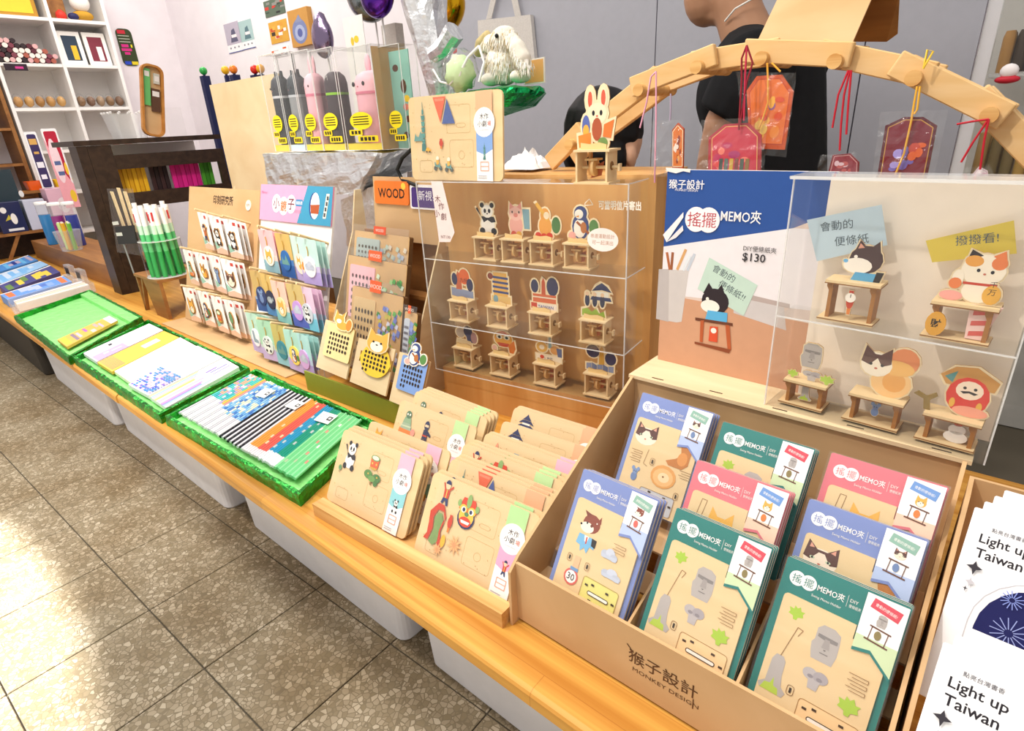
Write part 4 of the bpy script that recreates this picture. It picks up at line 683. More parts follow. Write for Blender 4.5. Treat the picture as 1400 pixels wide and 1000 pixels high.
pane(t, 'bottom_pane', ac, cw - ac, 0, ac, -cd, -ac)
m = MB(); m.box(0.022, cw - ac, ac, chh, -cd, -cd + 0.0015, '#f3e6d6'); m.build('back_sheet', t)
m = MB('acrylic_edge')
for x in (0, cw): m.box(x - 0.0008, x + 0.0008, 0, chh, -0.0014, 0.0006)
m.box(0, cw, S1 - 0.0016, S1 + 0.0002, -0.0004, 0.0004); m.box(-.003, cw + .003, chh - 0.001, chh + 0.0024, 0.003, 0.0045); m.build('polished_edges', t)
def desk(t, w, h, top='#e9d2a4'):
    d = 0.030
    m = MB('birch'); m.box(-w / 2, w / 2, h - 0.003, h, -d / 2, d / 2); m.build('table_top', t)
    m = MB('birch'); m.box(-w / 2 - 0.003, w / 2 - 0.001, 0, 0.003, -d / 2, d / 2); m.build('base_plate', t)
    e = MB(); e.box(-w / 2 - 0.0004, w / 2 + 0.0004, h - 0.0042, h - 0.003, -d / 2 - .0003, d / 2 + 0.0003, '#8a5a2c'); e.box(-w / 2 - 0.0034, w / 2 - 0.0006, 0.0012, 0.0022, -d / 2 - .0003, d / 2 + .0003, '#8a5a2c'); e.build('burnt_edge', t)
    for s in (-1, 1):
        l = MB(); x = s * (w / 2 - 0.006); l.prism([(x - .002, .003), (x + .002, .003), (x + .002, h - .0042), (x - .0045, h - .0042), (x - .0045, h - .008), (x - .002, h - .013)], -d / 2 + .004, d / 2 - .004, '#a8713a'); l.build('leg', t)
def stick(t, nm, shapes, x, y, s, sy=None, z=0.0, back='#e8d4ae'):
    m = MB(); m.z = z; icon(m, shapes, x, y, s, sy, back=back, grow=0.06, th=0.0018); return m.build(nm, t)
ICON['inu'] = [('e', .1, .1, .8, .75, '#4a3434'), ('p', [(-.5, .5), (-.3, 1.1), (.1, .7)], '#4a3434'), ('p', [(.2, .7), (.6, 1.1), (.75, .4)], '#4a3434'), ('p', [(-.36, .65), (-.28, .95), (-.05, .72)], '#d89a84'), ('e', -.25, -.25, .7, .42, '#f7efe4'), ('e', -.85, -.05, .12, .1, '#6fb4e4'), ('e', -.4, .22, .09, .09, '#f7efe4'), ('p', [(-.3, -.6), (.7, -.6), (.9, -1.1), (-.5, -1.1)], '#5aa6d4'), ('p', [(.7, -.5), (1.05, -.5), (.9, -1.1), (.6, -1.1)], '#2a2426')]
ICON['maneki'] = [('e', .1, .3, .72, .62, '#f8ecd8'), ('p', [(-.5, .6), (-.4, 1.05), (0, .85)], '#2f2426'), ('p', [(.3, .85), (.65, 1.08), (.8, .55)], '#e8814a'), ('e', -.25, .62, .3, .22, '#e8a24a'), ('e', .55, .6, .25, .25, '#e8814a'), ('e', -.05, .28, .06, .07, K), ('e', .4, .25, .06, .07, K), ('e', .17, .15, .05, .04, '#c8705a'), ('e', .1, -.55, .55, .45, '#f8ecd8'), ('p', [(-.45, -.2), (.65, -.2), (.65, -.3), (-.45, -.3)], '#c8432e'), ('e', -.65, -.1, .2, .35, '#f8ecd8'), ('e', -.7, -.3, .22, .22, '#e8814a'), ('e', .55, -.62, .3, .38, '#e8b04a'), ('e', -.75, -.8, .4, .2, '#f0a8a0')]
ICON['foxcat'] = [('e', .2, -.35, .7, .6, '#f2c486'), ('e', .3, -.3, .4, .4, '#eaa85a'), ('e', .5, .55, .5, .5, '#e08a5a'), ('e', .3, .25, .6, .3, '#f0b868'), ('e', -.4, .25, .55, .48, '#f8ecd8'), ('p', [(-.95, .3), (-.85, .95), (-.5, .65), (-.3, .65), (.05, .95), (.1, .35), (-.2, .2), (-.4, .5), (-.65, .2)], '#5c3a38'), ('e', -.6, .25, .06, .06, K), ('e', -.2, .25, .06, .06, K), ('e', -.4, .1, .06, .04, '#c8705a')]
ICON['daruma'] = [('p', [(-.95, .55), (-.5, .95), (.2, 1.05), (1, .6), (.9, .2), (-.7, .2)], '#c8904a'), ('p', [(-.8, .5), (-.4, .8), (-.5, .3)], '#4a8a8a'), ('e', .1, -.15, .72, .78, '#d8322e'), ('e', .12, .1, .46, .38, '#f8e2cc'), ('e', -.05, .18, .06, .06, K), ('e', .3, .18, .06, .06, K), ('p', [(-.18, .02), (.12, .08), (.42, .02), (.3, -.06), (.12, 0), (-.06, -.06)], K), ('e', -.35, -.5, .1, .2, '#e8b04a'), ('e', .55, -.5, .1, .2, '#e8b04a'), ('e', .3, -.75, .6, .22, '#f0a088')]
def note(t, quad, col, lines, rot):
    m = MB(); p = [Vector((*q_, 0)) for q_ in quad]; m.prism([(v.x, v.y) for v in p], -0.0006, 0, col); m.z = 0.0001; c = sum(p, Vector()) / 4
    for k, (s, dx, dy, h) in enumerate(lines): m.text(s, c.x + dx, c.y + dy, h, '#4a5a66', rot=rot)
    return m.build('note_paper', t, T3(0, 0, -0.012))
sw = {}
def figure(nm, px, py, shelf, lab):
    a, b = fc.loc(px, py); zd = -0.027
    o = fc.at(a, shelf + .0005, zd); f = Fr(o, fc.u, fc.v); return thing('swing_figure', lab, 'figurine', f), a - a, f
def fsc(px): return px * 0.00094
# top shelf shiba
def rel(f, p): return f.loc(*p)
t, _, f = figure('a', 1152, 440, S1, 'black and white dog figure writing at a small desk under a blue note'); desk(t, 0.056, 0.048); stick(t, 'dog_cutout', 'inu', 0.004, 0.070, 0.021, 0.021)
stick(t, 'clock_pendulum', 'lantern', 0, 0.026, 0.008, 0.016, 0.0095); m = MB(); m.z = 0.0125; m.ell(0, 0.03, 0.0055, 0.0055, '#f7efe4'); m.line([(0, .03), (0, .034)], .0008, K); m.build('clock_face', t)
note(t, [rel(f, p) for p in ((1112, 360), (1209, 338), (1201, 282), (1098, 303))], '#bcd0dc', [('會動的', -0.012, 0.008, 0.011), ('便條紙', 0.006, -0.007, 0.011)], 12)
t, _, f = figure('b', 1303, 470, S1, 'calico lucky cat figure with a gold plaque under a yellow note'); desk(t, 0.056, 0.040); stick(t, 'cat_cutout', 'maneki', 0.004, 0.066, 0.025, 0.026)
m = MB(); m.z = 0.003; m.prism(circ(-0.02, 0.016, 0.009, 0.013, 14), 0.012, 0.0145, '#e0a23c'); m.z = 0.0147; m.text('財', -0.02, 0.017, 0.009, '#2a2018', bold=0.02); m.prism([(0.004, .04), (0.03, .04), (0.02, .004), (0.006, .004)], 0.006, 0.008, '#f3cfc8'); m.z = .0082
for k in range(3): m.poly([(.008, .034 - k * .011), (.024, .037 - k * .011), (.024, .032 - k * .011), (.008, .029 - k * .011)], '#d8605a')
m.text('千', .018, .062, .006, K); m.text('万', .018, .054, .006, K); m.build('gold_plaque', t)
note(t, [rel(f, p) for p in ((1271, 362), (1388, 350), (1384, 304), (1262, 332))], '#d8c04a', [('撥撥看!', 0.004, 0.006, 0.010)], 12)
t, _, f = figure('c', 1092, 548, 0.0024, 'grey stone head figure on a small desk with green leaves'); desk(t, 0.050, 0.034); stick(t, 'stone_head', 'moai', 0.0, 0.066, 0.018, 0.017); stick(t, 'neck', 'skull', 0.004, 0.042, 0.013, 0.009, 0.003); stick(t, 'leaf', 'leafy', -0.018, 0.040, 0.007, 0.006, 0.004); stick(t, 'leaf', 'leafy', 0.022, 0.041, 0.009, 0.007, 0.004); stick(t, 'pendulum', 'vol', 0.0, 0.018, 0.009, 0.011, 0.004)
t, _, f = figure('d', 1188, 575, 0.0024, 'orange cat figure with a curled tail on a pale blue desk'); desk(t, 0.056, 0.036); stick(t, 'cat_cutout', 'foxcat', 0.003, 0.065, 0.029, 0.031); stick(t, 'mouse_pendulum', 'mouse', 0.0, 0.019, 0.008, 0.010, 0.004)
t, _, f = figure('e', 1292, 603, 0.0024, 'red round doll figure before a fan on a small desk'); desk(t, 0.052, 0.034); stick(t, 'doll_cutout', 'daruma', 0.004, 0.062, 0.026, 0.028)
m = MB(); m.prism(circ(0.006, 0.010, .011, .007, 14), .004, .006, '#f7f1ea'); m.prism(circ(0.006, 0.019, .008, .006, 14), .004, .006, '#f7f1ea'); m.prism(circ(0.006, 0.026, .004, .003, 10), .004, .006, '#d8503a'); m.build('pendulum', t)
m = MB(); m.prism([(-.028, .034), (-.022, .034), (-.024, .046), (-.018, .052), (-.02, .056), (-.028, .05), (-.036, .054), (-.04, .05), (-.03, .046)], .004, .0058, '#8a7038'); m.build('pine_cutout', t)
# ------------------------------------------------------------------ the white cards beside it
XR = X1 + 0.008
def lightup(label):
    w_, h_ = 0.125, 0.178; t = thing('greeting_card', label, 'card'); m = MB(); m.prism(rrect(0, 0, w_, h_, .001, 1), 0, 0.0022, '#fbfafc'); m.build('folded_card', t)
    p = MB(); p.z = 0.0023; p.text('Light up', 0.0095, h_ - 0.0265, 0.0105, '#26222a', 'l', bold=0.012, wmax=0.042); p.text('Taiwan', 0.0095, h_ - 0.0385, 0.0085, '#26222a', 'l', bold=0.012, wmax=0.033); p.text('點亮台灣書香', 0.016, h_ - 0.0155, 0.0038, '#5a565e', 'l')
    arch = [(0.018, 0), (0.018, 0.075)] + [(0.066 + 0.048 * math.cos(math.radians(180 - a)), 0.080 + 0.050 * math.sin(math.radians(a))) for a in range(0, 181, 15)] + [(0.114, 0.075), (0.114, 0)]
    p.line(arch, 0.0007, '#c9c6cc'); ar2 = [(0.066 + (x - 0.066) * 0.9, y * 0.95 + 0.001) for x, y in arch]; p.poly(ar2[::-1], '#161a58')
    for cx_, cy_, r_, c_ in ((.046, .082, .013, '#9aa6e0'), (.085, .09, .012, '#b87ad0'), (.082, .05, .008, '#e88ab8'), (.042, .110, .008, '#8a9ae0')):
        for a in range(14): p.line([(cx_ + .25 * r_ * math.cos(a * .4488), cy_ + .25 * r_ * math.sin(a * .4488)), (cx_ + r_ * math.cos(a * .4488), cy_ + r_ * math.sin(a * .4488))], 0.0007, c_)
    for k in range(9): p.ell(.034 + k * .008, .012 + (k % 3) * .004, .005, .004, ['#e8558a', '#f0a8c0', '#3a6ad0', '#e8b84a', '#d83a6a'][k % 5], 8)
    p.poly([(x - .006, y + .014) for x, y in ((.018, .118), (.0195, .114), (.024, .112), (.0195, .110), (.018, .105), (.0165, .110), (.012, .112), (.0165, .114))], '#3a363e'); p.poly([(x - .006, y + .014) for x, y in ((.018, .103), (.0188, .100), (.0215, .0985), (.0188, .097), (.018, .094), (.0172, .097), (.0145, .0985), (.0172, .1))], '#c9c6cc')
    p.poly([(x - .006, y + .014) for x, y in ((.016, .094), (.0165, .0922), (.018, .092), (.0165, .0912), (.016, .089), (.0155, .0912), (.014, .092), (.0155, .0922))], '#3a363e'); p.build('print', t); return t
lu = lightup('white greeting card with fireworks in an arch, first of the rear slot')
for n, (px, y0, cnt, lab) in enumerate((((1322, 690), 0.60, 4, 'white greeting card with fireworks in an arch, in the rear slot beside the memo kits'), ((1277, 872), 0.452, 3, 'white greeting card reading Light up Taiwan, in the front slot'))):
    P = PY(*px, y0); P.x = max(P.x, XR + 0.0045); f0 = face((0, 0, 0), -2.2, 30)
    for k in range(cnt):
        f = face(P - f0.v * 0.178 + Vector((0.006 * k, 0.010 * k, 0.003 * k)), -2.2, 30); c = copy_tree(lu, f) if (n or k) else lu; c.matrix_local = f.m(); c['label'] = lab if k == 0 else '%s white greeting card of the stack in the %s slot' % (('second', 'third', 'fourth')[k - 1], ('rear', 'front')[n])
        if k: c['group'] = 'spare white greeting cards'
hb = thing('card_holder', 'plain kraft board holder of the white greeting cards', 'card holder', T3(XR - 0.003, 0.36, 0.3005))
m = MB('kraft'); m.box(0, 0.16, 0, 0.004, 0, 0.03); m.build('front_panel', hb); m = MB('kraft'); m.box(0, 0.16, 0.33, 0.334, 0, 0.235); m.build('back_panel', hb)
m = MB('kraft'); m.prism([(0, 0), (.33, 0), (.33, .235), (.29, .235), (0, .06)], 0, 0.004, T=Matrix(((0, 0, 1, 0), (1, 0, 0, 0), (0, 1, 0, 0), (0, 0, 0, 1)))); m.build('side_panel', hb)
# ------------------------------------------------------------------ acrylic case of little wooden automata on an oak cabinet
A = PY(596, 503, 0.80); B = PY(851, 561, 0.86); A.z = B.z = 0.391
fa = Fr(A, B - A, (0, 0, 1)); aw = (B - A).length; ah = 0.408; ad = 0.088
cab = thing('wooden_cabinet', 'honey oak cabinet block behind and under the acrylic case of automata', 'cabinet', Fr(Vector((A.x, A.y, 0.3)) - fa.n * (ad + 0.002), fa.u, fa.v))
m = MB('pine_up'); m.box(-0.006, aw + 0.014, 0.0, 0.505, -0.17, 0.0); m.build('body', cab)
m = MB('pine_up'); m.box(0.0, aw, 0.0, 0.088, 0.0004, ad * 0.75); m.build('plinth', cab)
cs = thing('acrylic_case', 'tall clear acrylic case of wooden automata standing against the oak cabinet', 'display case', fa)
fi = Fr(fa.o - fa.n * 0.045, fa.u, fa.v)
rows = [[(668, 349), (706, 355), (745, 363), (792, 371)], [(633, 429), (685, 443), (743, 457), (813, 475)], [(640, 512), (690, 529), (750, 548), (818, 569)]]
LZS = []
for r in rows: LZS.append(sum(fi.loc(*p)[1] for p in r) / 4)
LZS[2] = 0.0026
pane(cs, 'front_pane', 0, aw, 0, ah, -ac, 0); pane(cs, 'side_pane', 0, ac, 0, ah, -ad, -ac); pane(cs, 'side_pane', aw - ac, aw, 0, ah, -ad, -ac); pane(cs, 'top_pane', 0, aw, ah, ah + ac, -ad, 0); pane(cs, 'bottom_pane', ac, aw - ac, 0, ac, -ad, -ac)
for z in LZS[:2]: pane(cs, 'shelf', ac, aw - ac, z - ac, z - 0.0002, -ad, -ac - .0004)
m = MB('acrylic_edge')
for x in (0, aw): m.box(x - 0.0009, x + 0.0009, 0, ah, -0.0016, 0.0007)
for z in LZS[:2] + [0.001, ah + 0.001]: m.box(0, aw, z - 0.0016, z + 0.0002, -0.0006, 0.0005); m.box(aw - 0.0008, aw + 0.0006, z - 0.0016, z + .0002, -ad, 0)
m.build('polished_edges', cs)
p = MB(); p.z = 0.0007; p.text('可當明信片寄出', *fa.loc(847, 281), 0.0155, '#fbf4e6', bold=0.03, wmax=0.075); p.build('window_lettering', cs); p = MB(); p.z = .0008; p.line([(x, y) for x, y in (fa.loc(800, 278), fa.loc(806, 272), fa.loc(811, 280), fa.loc(800, 281))], 0.0015, '#f6ead6', closed=True)
p.build('bird_mark', cs); p = MB(); p.z = .0007; p.ell(*fa.loc(824, 328), 0.029, 0.020, '#faf3ee', 24); bx, by = fa.loc(824, 328); p.text('串連運動設計', bx, by + 0.006, 0.0075, '#c08a6a', wmax=0.044); p.text('可一起演出', bx, by - 0.005, 0.0075, '#c08a6a', wmax=0.04); p.build('speech_bubble', cs)
tg = MB(); tg.prism([fa.loc(590, 248), fa.loc(605, 248), fa.loc(622, 318), fa.loc(616, 331), fa.loc(601, 331)][::-1], 0.0008, 0.0014, '#f4e2e0'); tg.z = 0.0016
for s_, px in (('木', (599, 272)), ('作', (604, 282)), ('小', (598, 292)), ('劇', (607, 296))): tg.text(s_, *fa.loc(*px), 0.014, '#7a4a50')
tg.text('NT130', *fa.loc(610, 324), 0.006, '#7a5a5a', wmax=0.024); tg.build('price_ribbon', cs)
def base_box(t):
    w, d, h = 0.050, 0.040, 0.044
    for nm, y0, y1 in (('base_plate', 0, 0.003), ('top_plate', h, h + 0.003)):
        m = MB('birch'); m.box(-w / 2 - 0.002, w / 2 + 0.004, y0, y1, -d / 2, d / 2); m.build(nm, t)
    m = MB('birch'); m.prism([(0, .003), (.034, .003), (.034, h), (0, h), (.003, h * .7), (0, h * .5), (.003, h * .3)], 0, .003, T=Matrix(((0, 0, 1, -w / 2), (0, 1, 0, 0), (1, 0, 0, -.017), (0, 0, 0, 1)))); m.build('side_panel', t)
    m = MB('birch'); x = w / 2 - .003; m.box(x, x + .003, .003, h, -.017, .017); sp2 = m.build('side_panel', t)
    m = MB(); m.tube([(x + .0031, h * .55, .002), (x + .0036, h * .55, .002)], .0062, '#8a6236', 14); m.build('peg_hole', sp2)
    m = MB('birch'); m.tube([(-w / 2 + .003, h * .5, 0), (x + .013, h * .5, 0)], .0024, n=8); ax_ = m.build('axle', t)
    m = MB('birch'); m.box(x + .013, x + .016, h * .5 - .005, h * .5 + .005, -.004, .004); m.build('crank_knob', ax_)
    m = MB(); m.tube([(-.004, h * .5, 0), (0, h * .5, 0)], .0125, '#d8b27a', 16); m.build('cam', t)
    m = MB(); m.box(-.011, -.007, h * .25, h, -.003, .003, '#c9965a'); m.box(-.014, .006, h * .72, h * .78, -.009, .009, '#dcb57c'); m.build('follower', t)
    f = MB(); f.poly([(-.012, .006), (.006, .01), (.01, .03), (-.004, .024)], '#b86a4a', z=-.006); f.build('printed_cam_sheet', t)
boxp = thing('wooden_automaton', 'x', 'figurine'); base_box(boxp)
def automaton(kind, M, label, first=False, s=1.0, txt=None):
    t = boxp if first else copy_tree(boxp, M, label, None); t.matrix_local = M; t['label'] = label; t['group'] = 'wooden automata' ; H = 0.047
    b = MB(); b.z = -0.004; icon(b, kind, 0, H + 0.034 * s, 0.031, 0.034 * s, back='#f3dfb8', grow=0.1, th=0.0022)
    if txt: b.text(txt[0], txt[1], H + txt[2], txt[3], txt[4], bold=0.015)
    o = b.build('figure_cutout', t); g = MB(); g.z = 0.006; g.prism([(-.02, H), (.02, H), (.02, H + .006), (.008, H + .009), (-.006, H + .007), (-.02, H + .009)], .008, .010, '#e8c98e', side='#b98a52'); g.build('front_rail', t); return t
kinds = [[('panda', 'panda drumming on top', None), ('pig', 'pink pig at a blue piano', None), ('cello', 'orange player with a trombone over red fruit', None), ('penguin', 'penguin playing a violin', None)],
         [('sky', 'orange lantern and teahouse street', ('九份', .006, .042, .010, '#7a2a1a')), ('street', 'tiered building with blue roofs', None), ('hall', 'red brick hall and a TAIWAN banner', ('TAIWAN', .004, .0065, .0065, '#3a5aa8')), ('guard', 'blue roofed gate and marching guards', None)],
         [('hero', 'grey astronaut pair', None), ('mask', 'lion dance mask', None), ('taipei', 'pale blue tower over a city banner', ('I  台北', .0, .0062, .0065, '#3a3a5a')), ('night', 'golden tower and dark blue firework discs', None)]]
for ri, r in enumerate(rows):
    for ci, p_ in enumerate(r):
        a, b = fi.loc(*p_); o = fi.at(a + 0.002, LZS[ri] + 0.0002); f = Fr(o, fa.u, fa.v); k = kinds[ri][ci]
        automaton(k[0], f.m(), 'small wooden automaton with a ' + k[1], s=(.78 if ri == 2 else 1.0), txt=k[2])
ztop = 0.391 + ah + ac + 0.0003
P = PY(815, 254, 0.845); P.z = ztop; automaton('rabbit', (Fr(P, fa.u, fa.v).m() @ Matrix.Scale(1.12, 4)), 'wooden automaton with a white rabbit on top of the acrylic case', True, s=1.18)
P = PY(566, 241, 0.822); P.z = ztop; fcard = face(P, 2, 4); k = fcard.loc(690, 246)[0] / WC
copy_tree(protoc['city'][0], fcard.m() @ Matrix.Scale(k, 4), 'large wooden postcard with triangles and a tower, upright on top of the acrylic case')
# ------------------------------------------------------------------ two leaning pegboards with hanging cards
def pegboard(name, fb, w, h, label, mat, cat='pegboard'):
    t = thing(name, label, cat, fb); m = MB(mat); m.box(0, w, 0.0, h, -0.006, 0); m.build('board', t)
    for x in (0.03, w - 0.034):
        q_ = MB(mat); l = h * 0.6; q_.prism([(-0.0064, l), (-0.0064, 0.012), (-0.05, 0.016), (-0.05, 0.03)][::-1], x, x + 0.004, T=Matrix(((0, 0, 1, 0), (0, 1, 0, 0), (1, 0, 0, 0), (0, 0, 0, 1)))); q_.build('back_stay', t)
    return t
LEAN = 16.0
bm = G(254, 437); bm.z = 0.3055; fb = face(bm, 0.8, LEAN); hm = fb.loc(262, 255)[1]; wm = 0.485
mt = pegboard('pegboard_stand', fb, wm, hm, 'kraft pegboard stand with a carved wood header, hung with white magnet cards', 'kraft')
p = MB(); x0, y0 = fb.loc(296, 271); p.z = 0.0002; p.text('印刻研究所', fb.loc(305, 274)[0], fb.loc(305, 274)[1], 0.030, '#4a3524', bold=0.02, wmax=0.135); p.build('header_lettering', mt); p = MB(); cxx, cyy = fb.loc(340, 281); p.prism(circ(cxx, cyy, 0.016, 0.016, 16), 0, 0.002, '#f3e6d2'); p.z = .0022; p.text('$70', cxx, cyy, 0.009, '#6a4a30'); p.build('price_disc', mt)
bq = G(349, 482); bq2 = G(433, 512); bq.z = bq2.z = 0.3055; dzz = math.degrees(math.atan2(bq2.y - bq.y, bq2.x - bq.x)); fq = face(bq, dzz, LEAN); wq = fq.loc(457, 269)[0]; xl = fq.loc(347, 246)[0]; hq = (fq.loc(347, 246)[1] + fq.loc(463, 263)[1]) / 2
mr = pegboard('pegboard_stand', fq, wq, hq, 'white pegboard stand with a pink and blue header, hung with pastel mirror cards', 'white_lacquer')
p = MB(); p.prism([(0, hq - 0.098), (wq, hq - 0.098), (wq, hq), (0, hq)], 0.0003, 0.005, '#e79fc0'); p.z = 0.0052; bxx = fq.loc(412, 290)[0]; p.poly([(bxx - .01, hq - .098), (wq, hq - .098), (wq, hq), (bxx + .03, hq)], '#3f94b8')
hy_ = hq - 0.05
for k, (s_, c_) in enumerate((('小', '#7a3a4a'), ('鏡', '#e07a4a'), ('子', '#7a3a4a'))): p.ell(0.085 + .036 * k, hy_ - .006 * (k == 1), .022, .025, '#fbf6f8', 16)
for k, (s_, c_) in enumerate((('小', '#7a3a4a'), ('鏡', '#e07a4a'), ('子', '#7a3a4a'))): p.text(s_, 0.085 + .036 * k, hy_ - .006 * (k == 1), .030, c_, bold=.02)
p.poly(rrect(.178, hy_ - .004, .212, hy_ + .014, .005), '#4a8ab8'); p.text('鑰匙圈', .195, hy_ + .005, .009, '#fbf6f8'); p.text('NT120', .19, hy_ - .018, .008, '#c88aa4'); p.text('Mirror', .022, hq - .022, .008, '#d87aa0')
ell = circ(bxx + .062, hy_, .020, .034, 16); p.poly(ell, '#2f4a8a'); p.poly([(x + .006, y) for x, y in ell], '#f6f3f4'); p.poly([(bxx + .048, hy_ + .002), (bxx + .088, hy_ + .004), (bxx + .085, hy_ - .02), (bxx + .052, hy_ - .02)], '#b0542e')
p.poly([(bxx + .105, hy_ - .03), (bxx + .118, hy_ - .03), (bxx + .128, hy_ + .032), (bxx + .115, hy_ + .032)], '#f0ead6')
for k in range(4): p.rect(bxx + .108 + k * .003, hy_ - .026 + k * .014, bxx + .116 + k * .003, hy_ - .016 + k * .014, '#4a4a52')
p.build('header_sign', mr)
# hanging cards
CW_, CH_ = 0.073, 0.110
def hang_proto(kind, art, cols, label, cat):
    t = thing('magnet_card' if kind == 'm' else 'mirror_card', label, cat)
    m = MB(); m.prism(rrect(-CW_ / 2, -CH_, CW_ / 2, 0.006, 0.004, 2), 0, 0.0008, cols[0]); m.z = .0009
    if kind == 'm':
        m.poly([(-CW_ / 2, -CH_), (CW_ / 2, -CH_), (CW_ / 2, -CH_ + .014), (0, -CH_ + .02), (-CW_ / 2, -CH_ + .012)], '#eec4a8'); m.poly([(-CW_ / 2, -CH_ + .012), (-.006, -CH_ + .022), (-CW_ / 2, -CH_ + .04)], '#9cc8b4'); m.rect(.01, -.012, .026, -.002, '#c8463e')
    else:
        m.rect(-CW_ / 2, -CH_, CW_ / 2, -CH_ + .034, cols[1]); m.poly([(-CW_ / 2, -CH_ + .034), (CW_ / 2, -CH_ + .034), (CW_ / 2, -CH_ + .05), (-CW_ / 2, -CH_ + .042)], cols[2])
    m.build('printed_card', t)
    g = MB(); g.z = .001
    if kind == 'm': icon(g, art, 0, -.056, .022, .026, back='#5a3a28', grow=0.14, th=.003)
    else:
        g.prism(circ(0, -.064, .023, .027, 16), .001, .0038, cols[3]); g.z = .004; icon(g, art, 0, -.064, .019, .022); g.tube([(0, -.036, .003), (0.002, -.024, .003), (0, -.012, .003)], .0012, '#c9a24a', 6)
    g.build('magnet' if kind == 'm' else 'pocket_mirror', t); return t
PRM = {}
def hang(kind, art, cols, fr, a, b, c, yaw, lab, grp, cat):
    k = (kind, art, cols)
    f = Fr(fr.at(a, b, c), fr.u, Vector((0, 0, 1))); M = f.m() @ T3(0, -.0115 - .012 * (1 - c / .085), 0) @ RY(yaw) @ RZ((yaw * 7) % 5 - 2.5)
    if k not in PRM: PRM[k] = hang_proto(kind, art, cols, lab, cat); o = PRM[k]; o.matrix_local = M
    else: o = copy_tree(PRM[k], M)
    o['label'] = lab
    if grp: o['group'] = grp
r3 = random.Random(21); ordn = ['first', 'second', 'third', 'fourth', 'fifth', 'sixth']; rown = ['upper', 'middle', 'lower']
def pegs(parent, fr, rows, L):
    out = []; f2 = Fr(fr.o + fr.n * L, fr.u, fr.v)
    for ri, row in enumerate(rows):
        for ci, px in enumerate(row):
            a, b = f2.loc(*px)
            if parent is mt and a > .462: continue
            if parent is mr: a = min(a, wq - .012)
            m = MB('birch'); m.tube([(a, b - .012, 0.0), (a, b, L)], .0034, n=8); m.build('peg', parent); out.append((ri, ci, a, b))
    return out
prow = [[(266, 286), (283, 291), (304, 295), (322, 299)], [(246, 338), (264, 342), (283, 346), (301, 351), (317, 357)], [(247, 390), (267, 395), (285, 402), (302, 407), (319, 412), (333, 424)]]
arts = ['boy', 'panda', 'panda', 'cake', 'fox', 'mouse', 'cat', 'shiba', 'penguin', 'drum', 'tree1', 'sky', 'cake', 'panda', 'cello']
nice = {'boy': 'dancing boy', 'panda': 'panda', 'cake': 'tiered cake', 'fox': 'fox', 'mouse': 'mouse', 'cat': 'cat face', 'shiba': 'dog face', 'penguin': 'penguin', 'drum': 'drum', 'tree1': 'round tree', 'sky': 'lantern', 'cello': 'cellist'}
for n, (ri, ci, a, b) in enumerate(pegs(mt, fb, prow, 0.085)):
    ar = arts[n % len(arts)]
    for k in range(3): hang('m', ar, ('#f8f5f2',), fb, a, b, 0.066 - .0145 * k, r3.uniform(-6, 6),
        ('white card with %s magnet, %s peg from wooden crate, %s row' % (nice[ar], ordn[ci], rown[ri])) if k == 0 else '%s white card on the %s peg from the wooden crate, %s row' % (('second', 'third')[k - 1], ordn[ci], rown[ri]), None if k == 0 else 'magnet cards behind the front ones', 'magnet')
mrow = [[(352, 309), (375, 314), (396, 318), (421, 323)], [(341, 366), (354, 371), (369, 380), (391, 384), (417, 390)], [(334, 425), (351, 435), (370, 441), (388, 448), (412, 456)]]
MC = [[('#f2bcc0', '#8fb8c8', '#f0d0c8', '#f6efe8', 'shiba'), ('#d8b46a', '#2a5aa0', '#4a7ab8', '#2f6ab0', 'hill'), ('#cfe6de', '#b8a8dc', '#d8d0ea', '#e8dcd2', 'fox'), ('#c8e8e2', '#b4a4dc', '#cfc4e8', '#f6f3f4', 'cloud')],
      [('#c8a868', '#3a5a9a', '#8aa0c0', '#2a3a6a', 'mouse'), ('#d6b46a', '#5a8ac0', '#a0b8d0', '#262a48', 'whale'), ('#f0c4b4', '#8fc8c8', '#e0d8cc', '#f0d8a0', 'shiba'), ('#d2b878', '#5a6ac0', '#9a8ad0', '#c89ae0', 'cloud'), ('#e8c8e0', '#7ac8e0', '#b8d8ea', '#d0d4dc', 'panda')],
      [('#b8dcc8', '#c0b0e0', '#d0d8e0', '#f0f0f4', 'boot'), ('#a8d4b4', '#c4b4e0', '#c8d8d0', '#dfe8e4', 'panda'), ('#c8b868', '#8fc8d8', '#b8c8b0', '#3a8a9a', 'hill'), ('#b4e0d0', '#c0b0e4', '#c8dce0', '#f4dc6a', 'penguin'), ('#b8e4e0', '#b0a0dc', '#c0d0e8', '#d8b0e8', 'cloud')]]
mn = {'shiba': 'dog', 'hill': 'deep blue', 'fox': 'fox', 'cloud': 'cloud', 'mouse': 'mouse', 'whale': 'dark whale', 'panda': 'panda', 'boot': 'white boot', 'penguin': 'yellow penguin'}
for n, (ri, ci, a, b) in enumerate(pegs(mr, fq, mrow, 0.085)):
    c = MC[ri][ci]
    for k in range(3): hang('k', c[4], c[:4], fq, a, b, 0.067 - .014 * k, r3.uniform(-4, 4),
        ('pastel card with %s mirror, %s peg from magnet board, %s row' % (mn[c[4]], ordn[ci], rown[ri])) if k == 0 else '%s pastel card on the %s peg from the magnet board, %s row' % (('second', 'third')[k - 1], ordn[ci], rown[ri]), None if k == 0 else 'mirror cards behind the front ones', 'pocket mirror')
